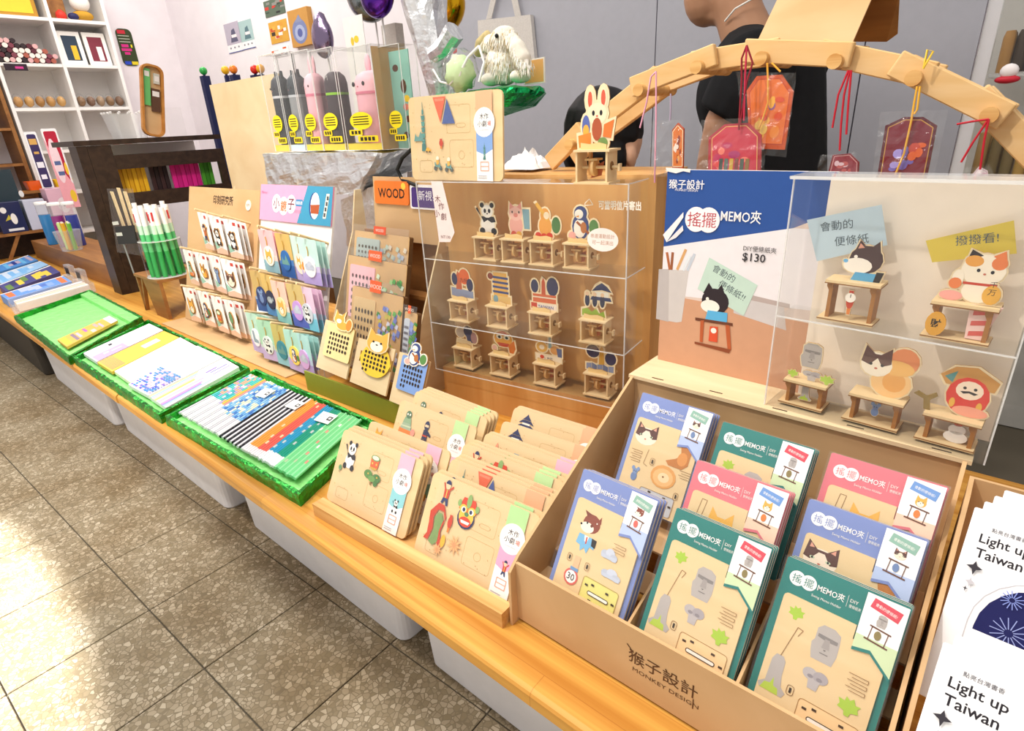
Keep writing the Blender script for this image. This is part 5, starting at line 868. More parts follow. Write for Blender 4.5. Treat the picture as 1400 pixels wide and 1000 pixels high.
# ------------------------------------------------------------------ wooden calendar stand
c0 = G(417, 532); c1 = G(545, 582); fk0 = Fr(c0, c1 - c0, (0, 0, 1)); sw_ = 0.36
st_ = thing('calendar_stand', 'stepped plywood stand with WOOD sign holding bagged wooden calendars', 'stand', fk0)
m = MB(); m.box(0.012, (c1 - c0).length + .03, 0.001, fk0.loc(415, 507)[1], -.004, 0, '#8f9430'); m.build('olive_front_board', st_)
sw_ = 0.335
Tside = lambda x: Matrix(((0, 0, 1, x), (0, 1, 0, 0), (-1, 0, 0, 0), (0, 0, 0, 1)))
for x in (-0.012, 0.304):
    m = MB('ply'); m.prism([(0.05, 0.0), (0.27, 0.0), (0.27, 0.46), (0.25, 0.46), (0.225, 0.36), (0.066, 0.03), (0.05, 0.03)], 0, .004, T=Tside(x)); m.build('side_panel', st_)
m = MB('brown'); m.box(-.0075, .3035, 0.0, .36, -.27, -.262); m.build('back_panel', st_)
def step(f, w, x0=-.0075, x1=.3035):
    l = fk0.m().inverted() @ f.o; m = MB('brown'); m.box(x0, x1, l.y - .012, l.y - .003, l.z - .03, l.z + .006); m.build('shelf_step', st_)
Y9 = c0.y + 0.262
P = PY(513, 247, Y9); fs = face(P, 1, 6); wd = fs.loc(560, 262)[0]; bt = fs.loc(516, 278)[1]
s = MB(); s.prism(rrect(0, bt, wd, 0, .006), 0, .004, '#ea7a2c'); s.z = .0041; s.text('WOOD', wd * .5, bt * .52, -bt * .42, '#2a1a10', bold=0.015, wmax=wd * .78, sq=1.3); s.ell(wd * .86, bt * .2, .008, .008, '#f4d04a', 10); s.build('wood_sign', st_, fk0.m().inverted() @ fs.m())
s = MB(); s.prism(rrect(wd + .006, bt * 1.12, wd * 2.1, -.006, .006), 0, .004, '#f4f0f4'); s.prism(rrect(wd + .011, bt * 1.05, wd * 2.1 - .005, -.012, .005), .004, .0044, '#4a2f7a'); s.z = .0046; s.text('新視界', wd * 1.55, bt * .55, .022, '#f4f0f8', wmax=.09); s.build('purple_sign', st_, fk0.m().inverted() @ fs.m())
m = MB('kraft'); m.box(-.01, wd * 2.1, -.14, .01, -.004, -.0005); m.build('header_board', st_, fk0.m().inverted() @ fs.m())
def quadfr(px, y, lean=14, dz=-1):
    """px: bl, br, tl of a leaning card whose bottom centre is at depth y"""
    o = PY(*px[0], y); f = face(o, dz, lean); w = f.loc(*px[1])[0]; h = f.loc(*px[2])[1]; return f, w, h
def cal_bag(px, y, board, dotc, grass, label, tagc='#e8643a'):
    f, w, h = quadfr(px, y); step(f, w, *((-.0075, .3035) if px[0][0] < 545 else (.3085, .352))); t = thing('calendar_pack', label, 'calendar', f); m = MB(); m.prism(rrect(0, 0, w, h, .004, 2), 0, .012, '#d2a973', side='#6a4a2c'); m.z = .0122
    m.build('kraft_board', t); g = MB(); g.z = .0124; g.prism(rrect(w * .06, h * .12, w * .5, h * .88, .005, 2), .0122, .0146, board); g.z = .0148
    for i in range(6):
        for j in range(6): g.ell(w * (.12 + .065 * i), h * (.2 + .105 * j), w * .018, h * .03, dotc, 8)
    g.build('calendar_plate', t)
    rr = random.Random(hash(label) % 999); e = MB(); e.z = .0125
    for k in range(46): x = w * rr.uniform(.54, .96); y_ = h * rr.uniform(.1, .8); e.z = .0125 + rr.random() * .003; e.poly([(x - .006, y_), (x + .004, y_ - .004), (x + .008, y_ + .006), (x - .002, y_ + .01)], rr.choice(grass))
    e.build('picture_sheet', t)
    b = MB('bag'); b.box(-.003, w + .003, -.002, h * 1.12, .0175, .0177); b.build('clear_bag', t)
    k = MB(); k.prism([(w * .4, h * .98), (w * .62, h * .98), (w * .62, h * 1.12), (w * .4, h * 1.12)], .018, .0186, tagc); k.z = .0188; k.text('WOOD', w * .51, h * 1.05, h * .05, '#f8e8dc'); k.build('header_tag', t); return t
gy = ['#b8c8b8', '#8fa08a', '#d8ccb8', '#a8b4c4']; gr_ = ['#4fae4a', '#7ccf62', '#2f8a3a', '#a8d88a', '#d8eccc']; bl_ = ['#6a7ac8', '#8fa0dc', '#5aa84a', '#3f8a3a', '#d8d8ec', '#c8b84a']
gp = 'bagged wooden calendars'
cal_bag([(487, 386), (560, 402), (466, 312)], c0.y + .19, '#a8b4b0', '#4a3a2e', gy, 'bagged grey calendar at the top of the stand', '#d8583a')
cal_bag([(477, 441), (556, 452), (500, 352)], c0.y + .145, '#f0b8c0', '#4a2a2e', gr_, 'bagged pink calendar beside a green meadow picture')
cal_bag([(482, 497), (550, 510), (478, 388)], c0.y + .085, '#d8b884', '#3a2a1e', bl_, 'bagged tan calendar beside a picture of blue flowers')
cal_bag([(554, 500), (571, 505), (556, 424)], c0.y + .09, '#c8d0dc', '#4a3a4e', bl_, 'bagged pale calendar next to the acrylic case, lowest on the stand')
def sample(pb, px, y, col, edge, fig, label, rnd=False):
    f, w, h = quadfr(px, y, 24); t = thing('desk_calendar', label, 'calendar', f)
    m = MB('ply'); m.prism([(0, 0), (w, 0), (w, h), (0, h)], 0, .004); m.build('easel_board', t); s_ = MB('ply'); s_.prism([(0.0, 0.0), (-.028, 0.0), (0.0, h * .7)], w * .5, w * .5 + .004, T=Matrix(((0, 0, 1, 0), (0, 1, 0, 0), (1, 0, 0, 0), (0, 0, 0, 1)))); s_.build('easel_stay', t)
    g = MB(); x0, x1, y0, y1 = w * .18, w * 1.02, h * .3, h * .98
    g.prism(rrect(x0, y0, x1, y1, (x1 - x0) * (.42 if rnd else .06), 6), .005, .009, col, side='#b08a50'); g.z = .0092
    for i in range(7):
        for j in range(5):
            if j == 0 and i > 1: continue
            g.ell(x0 + (x1 - x0) * (.17 + .11 * i), y0 + (y1 - y0) * (.14 + .14 * j), (x1 - x0) * .035, (y1 - y0) * .05, '#33261c', 10)
    g.build('calendar_plate', t)
    k = MB(); k.z = .0095; icon(k, fig, (x0 + x1) / 2, y1 + .008, (x1 - x0) * .4, .026, back=edge, grow=.1, th=.003); k.build('animal_cutout', t)
sample(None, [(434, 502), (474, 524), (456, 440)], c0.y + .010, '#f2dc9c', '#f4e4b4', 'fox', 'cream desk calendar with a fox on the olive board')
sample(None, [(480, 522), (528, 546), (492, 462)], c0.y + .010, '#f0c93c', '#e8d0a0', 'shiba', 'yellow mango shaped desk calendar with a bear on the olive board', True)
sample(None, [(534, 548), (574, 566), (550, 482)], c0.y + .010, '#7f9fd8', '#e8e0d4', 'penguin', 'blue desk calendar with a penguin on the olive board')
# ------------------------------------------------------------------ arch of interlocking sticks with hanging charms
ar = thing('stick_arch', 'arched bridge of interlocking pale wooden bars and dowels above the displays', 'model bridge')
YA1 = 0.985
nod = [(749, 224), (783, 188), (878, 113), (957, 82), (1037, 70), (1138, 74), (1246, 97), (1350, 148), (1425, 225)]
def barr(p0, p1, y, e0, e1, hh=0.030, nm='bar', dy=0.0):
    a = PY(*p0, YA1) + Vector((0, y - YA1, 0)); b = PY(*p1, YA1) + Vector((0, y - YA1, 0)); d = (b - a).normalized(); a = a - d * e0; b = b + d * e1; up = Vector((0, 1, 0)).cross(d).normalized(); up = -up if up.z < 0 else up
    m = MB('arch_wood'); L = (b - a).length; M = Matrix(((d.x, 0, up.x, a.x), (d.y, 1, up.y, a.y), (d.z, 0, up.z, a.z), (0, 0, 0, 1)))
    m.bbox(0, L, 0, 0.013, -hh / 2, hh / 2, 0.003, T=M); m.build(nm, ar)
for s, y in ((0, YA1), (1, YA1 + 0.085)):
    for i in range(len(nod) - 1):
        barr(nod[i], nod[i + 1], y + (0.0145 if i % 2 else 0.0), 0.0 if i == 0 else 0.024, 0.024, 0.032 if s == 0 else 0.030)
for i in range(1, len(nod)):
    P = PY(nod[i][0] + (-6 if i < 4 else 2), nod[i][1] + 10, YA1 - 0.014); m = MB('pine'); m.tube([P, P + Vector((0, 0.128, 0))], 0.0098, n=14); m.build('dowel', ar)
rf = thing('card_roof', 'tan card roof resting on top of the stick arch', 'roof model'); rf['category'] = 'card roof'
m = MB('kraft'); q = [PY(1035, 57, 1.0), PY(1165, 59, 1.0), PY(1196, -12, 1.04), PY(1069, -14, 1.04)]; o_ = [p + Vector((0, .003, 0)) for p in q]
m.loft([[tuple(p) for p in q], [tuple(p) for p in o_]], caps=True); m.build('front_slope', rf)
m = MB('brown'); q = [PY(1050, 57, 1.14), PY(1212, 57, 1.14), PY(1227, 46, 1.14), PY(1230, -10, 1.10), PY(1075, -12, 1.10)]; o_ = [p + Vector((0, .003, 0)) for p in q]
m.loft([[tuple(p) for p in q], [tuple(p) for p in o_]], caps=True); m.build('rear_slope', rf)
m = MB('kraft'); q = [PY(1069, -13, 1.04), PY(1196, -11, 1.04), PY(1230, -9, 1.10), PY(1075, -11, 1.10)]; m.loft([[tuple(p) for p in q], [tuple(p + Vector((0, 0, .003))) for p in q]], caps=True); m.build('ridge', rf)
def cord(t, pts, y, col, r=0.0014, tail=True):
    m = MB(); m.tube([PY(*p, y) for p in pts], r, col, 6); m.build('cord', t)
def charm(px, y, label, body, peak, cols, cords, pouch=None, draw=None):
    """px = bl, br, tr, tl of the bag"""
    t = thing('hanging_charm', label, 'charm'); P = [PY(*p, y) for p in px]; f = Fr(P[0], P[1] - P[0], (0, 0, 1)); l = [f.loc(*p) for p in px]
    inv = Matrix.Identity(4); M = f.m()
    if body:
        b = [f.loc(*p) for p in body]; m = MB('gloss'); m.prism(b, -0.006, -0.002, cols[0], T=M); m.z = -0.0018
        cx_ = sum(p[0] for p in b) / len(b); cy_ = sum(p[1] for p in b) / len(b); k = [(cx_ + (p[0] - cx_) * .86, cy_ + (p[1] - cy_) * .88) for p in b]; m.poly(k, cols[1], T=M); m.line(k, 0.0012, cols[2], T=M, closed=True)
        rr = random.Random(int(px[0][0])); w_ = max(p[0] for p in k) - min(p[0] for p in k); h_ = max(p[1] for p in k) - min(p[1] for p in k); x0, y0 = min(p[0] for p in k), min(p[1] for p in k)
        for j in range(10): m.ell(x0 + w_ * rr.uniform(.15, .8), y0 + h_ * rr.uniform(.1, .7), w_ * rr.uniform(.05, .14), h_ * rr.uniform(.04, .12), rr.choice(cols[3:]), 9, T=M)
        if draw: draw(m, f, M, x0, y0, w_, h_)
        m.build('printed_card', t)
    bg = MB('crinkle'); n = 11; g = []
    for i in range(n + 1):
        for j in range(n + 1):
            a = Vector(l[0]).lerp(Vector(l[1]), i / n).lerp(Vector(l[3]).lerp(Vector(l[2]), i / n), j / n); g.append((a.x, a.y, 0.003 + 0.006 * math.sin(math.pi * i / n) + 0.006 * noise.noise((a.x * 70, a.y * 70, px[0][0])) + 0.004 * noise.noise((a.x * 160, a.y * 90, 3))))
    bg.add(g, [(i * (n + 1) + j, (i + 1) * (n + 1) + j, (i + 1) * (n + 1) + j + 1, i * (n + 1) + j + 1) for i in range(n) for j in range(n)], T=M); bg.build('clear_bag', t)
    for c in cords: cord(t, c[0], y - 0.004, c[1])
    return t
YH = 0.972
charm([(888, 242), (933, 240), (935, 163), (893, 166)], YH - .02, 'small clear bag charm on a pink ribbon', [(918, 232), (933, 232), (934, 176), (926, 168), (918, 178)], None, ('#b8502e', '#d8742e', '#f0d8b0', '#e8a24a', '#f4e4d8', '#8a3a2a'), [([(897, 98), (890, 105), (884, 140), (875, 175)], '#e8a8c0'), ([(897, 98), (897, 120), (897, 160), (895, 250)], '#e8a8c0'), ([(917, 128), (917, 150), (916, 165)], '#a89ab0')])
def pens(m, f, M, x0, y0, w_, h_):
    for k, c in enumerate(('#3a4a44', '#5a6a62', '#c8a23a', '#7a3a34', '#4a5a50', '#8a6a3a')): m.rect(x0 + w_ * (.2 + .11 * k), y0 - .004, x0 + w_ * (.28 + .11 * k), y0 + h_ * .3, c, T=M)
charm([(954, 238), (1046, 240), (1049, 160), (959, 164)], YH - .03, 'red charm card in a clear bag on a dark red cord', [(967, 240), (1039, 240), (1040, 185), (1022, 168), (990, 170), (968, 188)], None, ('#a82a3a', '#c43448', '#e0a868', '#d84a4a', '#b82a5a', '#e87a6a', '#a83068'), [([(1021, 62), (1014, 80), (1014, 110), (1010, 178)], '#8a1a2a'), ([(1021, 62), (1029, 86), (1021, 112), (1012, 170)], '#8a1a2a'), ([(1021, 62), (1019, 100), (1017, 165)], '#c02a4a')], draw=pens)
charm([(1023, 208), (1076, 215), (1090, 100), (1007, 98)], YH - .005, 'orange picture charm card in a clear bag on a yellow cord', [(1024, 203), (1072, 205), (1084, 125), (1068, 102), (1034, 104), (1020, 124)], None, ('#c8521e', '#e0702a', '#b8401a', '#f0b03a', '#e88a3a', '#f0c85a', '#8a5a8a', '#d8502a', '#d8c8a0'), [([(1049, 86), (1050, 110), (1050, 140), (1042, 165), (1038, 175)], '#e8a83a'), ([(1055, 86), (1067, 98)], '#e8a83a')])
charm([(1116, 248), (1176, 250), (1172, 208), (1122, 212)], YH - .01, 'small plum charm bag on a red cord behind the acrylic case', [(1128, 250), (1172, 250), (1174, 222), (1162, 210), (1138, 212)], None, ('#7a2a34', '#8a3440', '#c08a8a', '#d8b8c0', '#b85a5a'), [([(1162, 96), (1154, 130), (1150, 170), (1148, 206)], '#c01a2e'), ([(1160, 96), (1146, 130), (1138, 175)], '#c01a2e'), ([(1164, 96), (1160, 140), (1157, 184)], '#c01a2e')])
charm([(1192, 246), (1276, 250), (1297, 150), (1204, 153)], YH, 'dark red picture charm card in a clear bag on a yellow cord', [(1198, 246), (1266, 248), (1281, 172), (1262, 160), (1236, 160), (1210, 172)], None, ('#5a1a28', '#7a2030', '#c0904a', '#c8442e', '#a82a2a', '#7a6ab8', '#a89ae0', '#e0642e'), [([(1254, 118), (1250, 140), (1246, 165), (1236, 210), (1222, 244)], '#e8b03a'), ([(1258, 118), (1254, 150), (1250, 156)], '#e8b03a'), ([(1263, 92), (1268, 68), (1276, 70), (1262, 94)], '#e8c03a')])
charm([(1305, 250), (1366, 252), (1352, 224), (1318, 230)], YH, 'pale charm bag on a red cord by the glass cabinet', [(1318, 252), (1352, 252), (1350, 234), (1338, 228)], None, ('#e8d8dc', '#f0e4e8', '#c8b0b8', '#d8b0c0'), [([(1352, 163), (1346, 190), (1340, 232)], '#c01a2e'), ([(1352, 163), (1330, 166), (1308, 170)], '#c01a2e'), ([(1350, 165), (1330, 195), (1314, 222)], '#c01a2e')])
# ------------------------------------------------------------------ foil box, pen cases, foil tree, rabbit, balloons
def crumple(name, quads, mat, parent, n=14, amp=0.006, seed=0):
    """quads: lists of 4 world points, each a crumpled sheet sharing edges by world noise"""
    m = MB(mat)
    for q in quads:
        g = []
        for i in range(n + 1):
            for j in range(n + 1):
                p = q[0].lerp(q[1], i / n).lerp(q[3].lerp(q[2], i / n), j / n); g.append(p + noise.noise_vector(p * 22 + Vector((seed, 0, 0))) * amp + noise.noise_vector(p * 60) * amp * .35)
        m.add(g, [(i * (n + 1) + j, (i + 1) * (n + 1) + j, (i + 1) * (n + 1) + j + 1, i * (n + 1) + j + 1) for i in range(n) for j in range(n)])
    return m.build(name, parent)
def hexa(F, Bk):
    """front 4 points bl br tr tl and back 4: faces"""
    return [F, [F[1], Bk[1], Bk[2], F[2]], [Bk[0], F[0], F[3], Bk[3]], [F[3], F[2], Bk[2], Bk[3]], [Bk[1], Bk[0], Bk[3], Bk[2]], [Bk[0], Bk[1], F[1], F[0]]]
fx = thing('foil_plinth', 'crumpled silver foil covered plinth carrying the boxed pen cases', 'plinth')
yf = 0.955; F = [PY(368, 262, yf), PY(486, 266, yf), PY(518, 214, yf), PY(359, 205, yf)]; zt = 0.848
for p in F[2:]: p.z = zt
Bk = [p + Vector((0, 0.17, 0)) for p in F]; Bk[2].x += .06; crumple('upper_block', hexa(F, Bk), 'silver_foil', fx)
F = [PY(468, 395, 0.97), PY(556, 400, 0.97), PY(556, 262, 0.97), PY(462, 262, 0.97)]; x0 = F[3].x; x1 = F[2].x; F = [Vector((x0, .975, .312)), Vector((x1, .975, .312)), Vector((x1, .975, .80)), Vector((x0, .975, .72))]
Bk = [p + Vector((0, .15, 0)) for p in F]; crumple('lower_block', hexa(F, Bk), 'silver_foil', fx, seed=3, amp=.008)
def blank(m, f, a, b, w, h, T=None): pass
def pen_box(px, y, dep, label, fill):
    """px = bl, br, tr, tl"""
    P = PY(*px[0], y); P.z = zt + .004; f = Fr(P, Vector((1, -0.02, 0)), (0, 0, 1)); w = f.loc(*px[1])[0]; h = (f.loc(*px[2])[1] + f.loc(*px[3])[1]) / 2
    t = thing('pen_case_box', label, 'pen case', f); m = MB('acrylic')
    m.box(0, w, 0, h, -.0006, 0); m.box(0, .0006, 0, h, -dep, -.0006); m.box(w - .0006, w, 0, h, -dep, -.0006); m.box(0, w, h, h + .0006, -dep, 0); m.build('clear_box', t)
    e = MB('acrylic_edge')
    for x, z in ((0, 0), (w, 0), (0, -dep), (w, -dep)): e.box(x - .0008, x + .0008, 0, h, z - .0008, z + .0008)
    e.box(0, w, h - .0008, h + .0008, -.0008, .0008); e.build('box_edges', t); fill(t, w, h, dep)
    s = MB(); s.prism(circ(w * .5, h * .30, w * .32, h * .088, 20), .0006, .001, '#f4dc1e'); s.z = .0011
    for k in range(4): s.rect(w * .28, h * (.335 - .025 * k), w * .72, h * (.345 - .025 * k), '#3a3410')
    s.build('round_sticker', t)
    s = MB(); s.prism(rrect(w * .12, h * .155, w * .5, h * .215, .004, 3), .0006, .001, '#f0d21e'); s.z = .0011
    for k in range(3): s.rect(w * (.18 + .1 * k), h * .168, w * (.25 + .1 * k), h * .202, '#2a2410')
    s.build('label_sticker', t); s = MB(); s.prism(rrect(w * .35, h * .085, w * .92, h * .15, .004, 3), .0006, .001, '#f0d21e'); s.z = .0011
    for k in range(4): s.rect(w * (.42 + .11 * k), h * .098, w * (.5 + .11 * k), h * .136, '#2a2410')
    s.build('label_sticker', t); return t
def tubecase(body, lid, band, ears=None, tip=None):
    def go(t, w, h, d):
        r = min(w, d) * .465; c = (w * .52, -d * .5); TT = T3(c[0], 0, c[1]) @ RX(-90)
        m = MB(); m.lathe([(r * .95, .002), (r, .006), (r * .98, h * .56)], body, 18, T=TT); m.build('case_body', t)
        m = MB(); m.lathe([(r * 1.01, h * .56), (r * 1.01, h * .585)], band, 18, T=TT); m.build('band', t)
        m = MB(); m.lathe([(r, h * .585), (r, h * .68), (r * .86, h * .745), (r * .5, h * .785), (r * .1, h * .79)], lid, 18, T=TT); lid_ = m.build('lid', t)
        if ears == 'rabbit':
            for s in (-1, 1):
                e = MB(); e.blob((c[0] + s * r * .35, h * .86, c[1]), r * .2, h * .1, r * .14, lid); e.build('ear', lid_)
        if ears == 'cat':
            for s in (-1, 1):
                e = MB(); e.prism([(c[0] + s * r * .15, h * .77), (c[0] + s * r * .75, h * .74), (c[0] + s * r * .6, h * .84)], c[1] - .004, c[1] + .004, lid); e.build('ear', lid_)
        if ears:
            e = MB()
            for s in (-1, 1): e.blob((c[0] + s * r * .42 - r * .12, h * .66, c[1] + r * .92), r * .11, r * .12, r * .06, '#3a3438', 8, 5)
            e.blob((c[0] - r * .1, h * .635, c[1] + r * .98), r * .06, r * .04, r * .04, '#c87a80', 8, 5); e.build('face', lid_)
        b = MB(); b.box(.001, w - .001, .001, h * .07, -d + .001, -.0012, '#e8cf3a' if body != '#8d9094' else '#c8dce4'); b.build('insert', t)
    return go
def board_case(t, w, h, d):
    m = MB(); m.box(.003, w - .003, .001, h * .96, -d * .6, -d * .55, '#8fc4b8'); m.z = -d * .55 + .0002
    for k, (c, x, y) in enumerate((('#5a3a2a', .3, .8), ('#5a3a2a', .6, .62), ('#f0c83a', .7, .5), ('#e88a78', .62, .42), ('#6a3a30', .68, .3), ('#5a3a2a', .5, .14))): m.ell(w * x, h * y, w * .14, h * (.07 if k in (1,) else .035), c, 10)
    m.build('sticker_board', t)
pen_box([(376, 201), (396, 203), (378, 72), (355, 76)], .985, .06, 'boxed black cat pen case with a blue stripe on the foil plinth', tubecase('#35353c', '#3a3a42', '#c8c8d0', 'cat'))
pen_box([(398, 203), (418, 206), (400, 70), (380, 72)], .98, .06, 'boxed grey pen case with a white patch on the foil plinth', tubecase('#8d9094', '#3a3f46', '#b8bcc4', 'cat'))
pen_box([(420, 206), (443, 208), (427, 67), (401, 70)], .975, .062, 'boxed slim pink rabbit pen case between grey ones', tubecase('#f2b4c0', '#f4bcc8', '#d87a94', 'rabbit'))
def sp(t, w, h, d):
    tubecase('#4a4046', '#4a4046', '#8fc83a')(t, w, h, d); m = MB(); m.z = -d * .5 + min(w, d) * .43; m.text('STAND PEN CASE', w * .52, h * .5, w * .12, '#d8d4d4', rot=-90, wmax=h * .5); m.build('lettering', t)
pen_box([(444, 208), (474, 209), (456, 65), (428, 67)], .97, .064, 'boxed dark brown pen case with a lime band', sp)
def big(t, w, h, d):
    tubecase('#f4b8c6', '#f6c2ce', '#dc7f98', 'rabbit')(t, w, h, d); m = MB('kraft'); m.box(w - .0022, w - .0008, .001, h * .98, -d + .001, -.001); m.build('card_side', t)
pen_box([(477, 209), (524, 208), (514, 62), (459, 65)], .965, .105, 'boxed large pink rabbit pen case with a card side', big)
pen_box([(533, 206), (560, 202), (553, 60), (518, 62)], .985, .05, 'boxed mint sticker board with brown bears beside the pen cases', board_case)
# foil tree
ft = thing('foil_tree', 'crumpled silver foil tree trunk with a green foil leaf shelf', 'decoration'); YT = 1.15
m = MB('silver_foil'); pr = []
base = PY(580, 130, YT); 
for k in range(26):
    s = k / 25; z = 0.3015 + s * 1.15; c = PY(583 - 18 * max(0, (z - .97) / .3), 100, YT).x; r = .040 + .008 * math.sin(s * 9) + (.016 * (z - .95) / .3 if z > .95 else .0)
    pr.append([(c + math.cos(2 * math.pi * j / 16) * r * (1 + .3 * noise.noise((j * 1.3, s * 14, 2))), YT + .05 + math.sin(2 * math.pi * j / 16) * r * (1 + .3 * noise.noise((j * 1.3, s * 14, 9))), z + .01 * noise.noise((j * .9, s * 10, 4))) for j in range(16)])
m.loft(pr, caps=True); m.build('trunk', ft)
m = MB('silver_foil'); a = PY(592, 75, YT); b = PY(622, 42, YT); m.tube([a, a.lerp(b, .5) + Vector((0, 0, -.01)), b], [.02, .024, .026], n=9, smooth=False); m.build('branch', ft)
def leaf_shelf(pts, z0, th, nm, mat):
    m = MB(mat); o = [Vector(p) for p in pts]; c = sum(o, Vector()) / len(o); rings = []; n = 40
    def ringpt(k, s, z):
        i = k * len(o) / n; p = o[int(i) % len(o)].lerp(o[(int(i) + 1) % len(o)], i % 1); p = c.lerp(p, s) + noise.noise_vector(Vector((k * .9, s * 3, z * 50))) * .012; p.z = z + noise.noise(Vector((k * 1.1, s * 4, 7))) * (.012 if s > .9 else .003); return tuple(p)
    for s, z in ((.3, z0 - th), (.8, z0 - th * .7), (1, z0 - th * .2), (1, z0), (.85, z0 + .005), (.4, z0 + .008), (.05, z0 + .008)): rings.append([ringpt(k, s, z) for k in range(n)])
    m.loft(rings, caps=True); return m.build(nm, ft)
zs = .966; leaf_shelf([PY(585, 125, YT - .02), PY(650, 128, YT - .12), PY(700, 135, YT - .16), PY(745, 130, YT - .06), PY(742, 124, YT + .06), PY(680, 120, YT + .12), PY(600, 118, YT + .1)], zs, .05, 'green_leaf', 'dark_green_foil')
def remeshed(mb, name, parent, mat, vox=.008, smooth=6, fur=False):
    o = mb.build(name, parent); md = o.modifiers.new('fuse', 'REMESH'); md.mode = 'VOXEL'; md.voxel_size = vox; md.use_smooth_shade = True
    if smooth: s = o.modifiers.new('soften', 'SMOOTH'); s.iterations = smooth; s.factor = .5
    o.data.materials.clear(); o.data.materials.append(MATS[mat]); return o
def mat_solid(name, c, rough=.6, spec=.3, var=.08, sc=30): mat_plain(name, c, rough, var=var, sc=sc)
mat_solid('plush', '#faf3e4', .95, var=.25, sc=45); mat_solid('plush_ear', '#d8c48e', .95, var=.3, sc=60)
rb = thing('plush_rabbit', 'cream plush rabbit with drooping ears sitting on the green foil leaf', 'plush toy'); RB = lambda px, py, dy=0: PY(px, py, 1.10 + dy); zr = zs + .010
b = MB(); c = RB(689, 105); blobs = [((c.x, c.y, zr + .042), .043, .042, .042)]
for (px, py, dy), r in (((686, 86, 0), (.036, .034, .036)), ((690, 56, 0), (.036, .032, .030)), ((673, 60, -.004), (.024, .023, .020)), ((664, 64, -.006), (.013, .015, .012))): c = RB(px, py, dy); blobs.append(((c.x, c.y, c.z), *r))
for px, py in ((672, 120), (712, 119)): c = RB(px, py, -.03); blobs.append(((c.x, c.y, zr + .014), .019, .03, .014))
for q in blobs: b.blob(*q)
remeshed(b, 'body', rb, 'plush', .004, 4)
ear = [RB(699, 50, -.028), RB(707, 66, -.036), RB(715, 82, -.036), RB(721, 96, -.032)]
b = MB(); b.tube(ear, [.012, .019, .020, .010], n=10); remeshed(b, 'ear', rb, 'plush', .004, 2)
b = MB(); b.tube([RB(668, 46, .0), RB(658, 60, .008), RB(653, 76, .012)], [.010, .015, .010], n=10); remeshed(b, 'ear', rb, 'plush_ear', .004, 2)
b = MB(); c = RB(679, 49, -.034); b.blob(tuple(c), .0045, .004, .0045, '#151214', 8, 6); b.build('eye', rb)
b = MB('ink'); rr = random.Random(4); dn = Vector((.05, -.12, -1))
def tuft(p, d, cols):
    e = p + (d * .28 + dn * .9) * rr.uniform(.008, .016); e.z = max(e.z, zs + .012); s = d.cross(dn).normalized() * rr.uniform(.001, .0022); b.add([p - s, p + s, e], [(0, 1, 2)], rr.choice(cols))
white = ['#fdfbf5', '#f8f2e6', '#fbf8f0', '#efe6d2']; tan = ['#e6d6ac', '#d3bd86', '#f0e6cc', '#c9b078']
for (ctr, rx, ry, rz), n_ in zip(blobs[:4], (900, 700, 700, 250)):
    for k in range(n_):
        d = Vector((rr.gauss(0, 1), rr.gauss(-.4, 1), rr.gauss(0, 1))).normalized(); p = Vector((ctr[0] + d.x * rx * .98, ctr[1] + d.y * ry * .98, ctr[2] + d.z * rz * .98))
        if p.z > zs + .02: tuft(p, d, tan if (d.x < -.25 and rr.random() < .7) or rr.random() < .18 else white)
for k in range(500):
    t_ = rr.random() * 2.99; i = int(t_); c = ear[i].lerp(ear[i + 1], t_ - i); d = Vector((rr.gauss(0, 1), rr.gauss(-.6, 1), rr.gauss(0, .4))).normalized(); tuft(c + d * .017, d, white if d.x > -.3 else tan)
o = b.build('fur', rb); o['kind'] = 'stuff'
cb = thing('bagged_cabbage', 'green paper cabbage in a white string bag beside the plush rabbit', 'ornament'); b = MB(); c = PY(630, 105, 1.05); b.blob((c.x, c.y, zs + .042), .034, .03, .038, '#cfe6b0', jit=.35); b.build('leaf_ball', cb)
b = MB('crinkle'); b.blob((c.x, c.y, zs + .05), .042, .036, .044, jit=.3); b.build('clear_bag', cb)
b = MB(); b.tube([PY(655, 63, 1.05), PY(640, 78, 1.04), PY(630, 98, 1.03), PY(626, 112, 1.03)], .003, '#f6f4f0', 6); b.tube([PY(592, 95, 1.05), PY(602, 112, 1.04), PY(615, 115, 1.03), PY(630, 100, 1.03)], .0025, '#f6f4f0', 6); b.tube([PY(655, 63, 1.05), PY(662, 85, 1.04), PY(655, 112, 1.03)], .003, '#f6f4f0', 6); b.build('string', cb)
b = MB(); P = PY(717, 123, 1.17); fo = Fr((P.x, P.y, zs + .013), (1, -.15, 0), (0, 0, 1)); w_, h_ = fo.loc(745, 122)[0], fo.loc(742, 78)[1]; b.box(0, w_, 0, h_, -.003, 0, '#f7efe6'); b.z = .0003; b.rect(.003, .003, w_ - .003, h_ - .003, '#f0b46a'); b.build('orange_card', None, fo, 'orange card with a white border behind the plush rabbit', 'card')
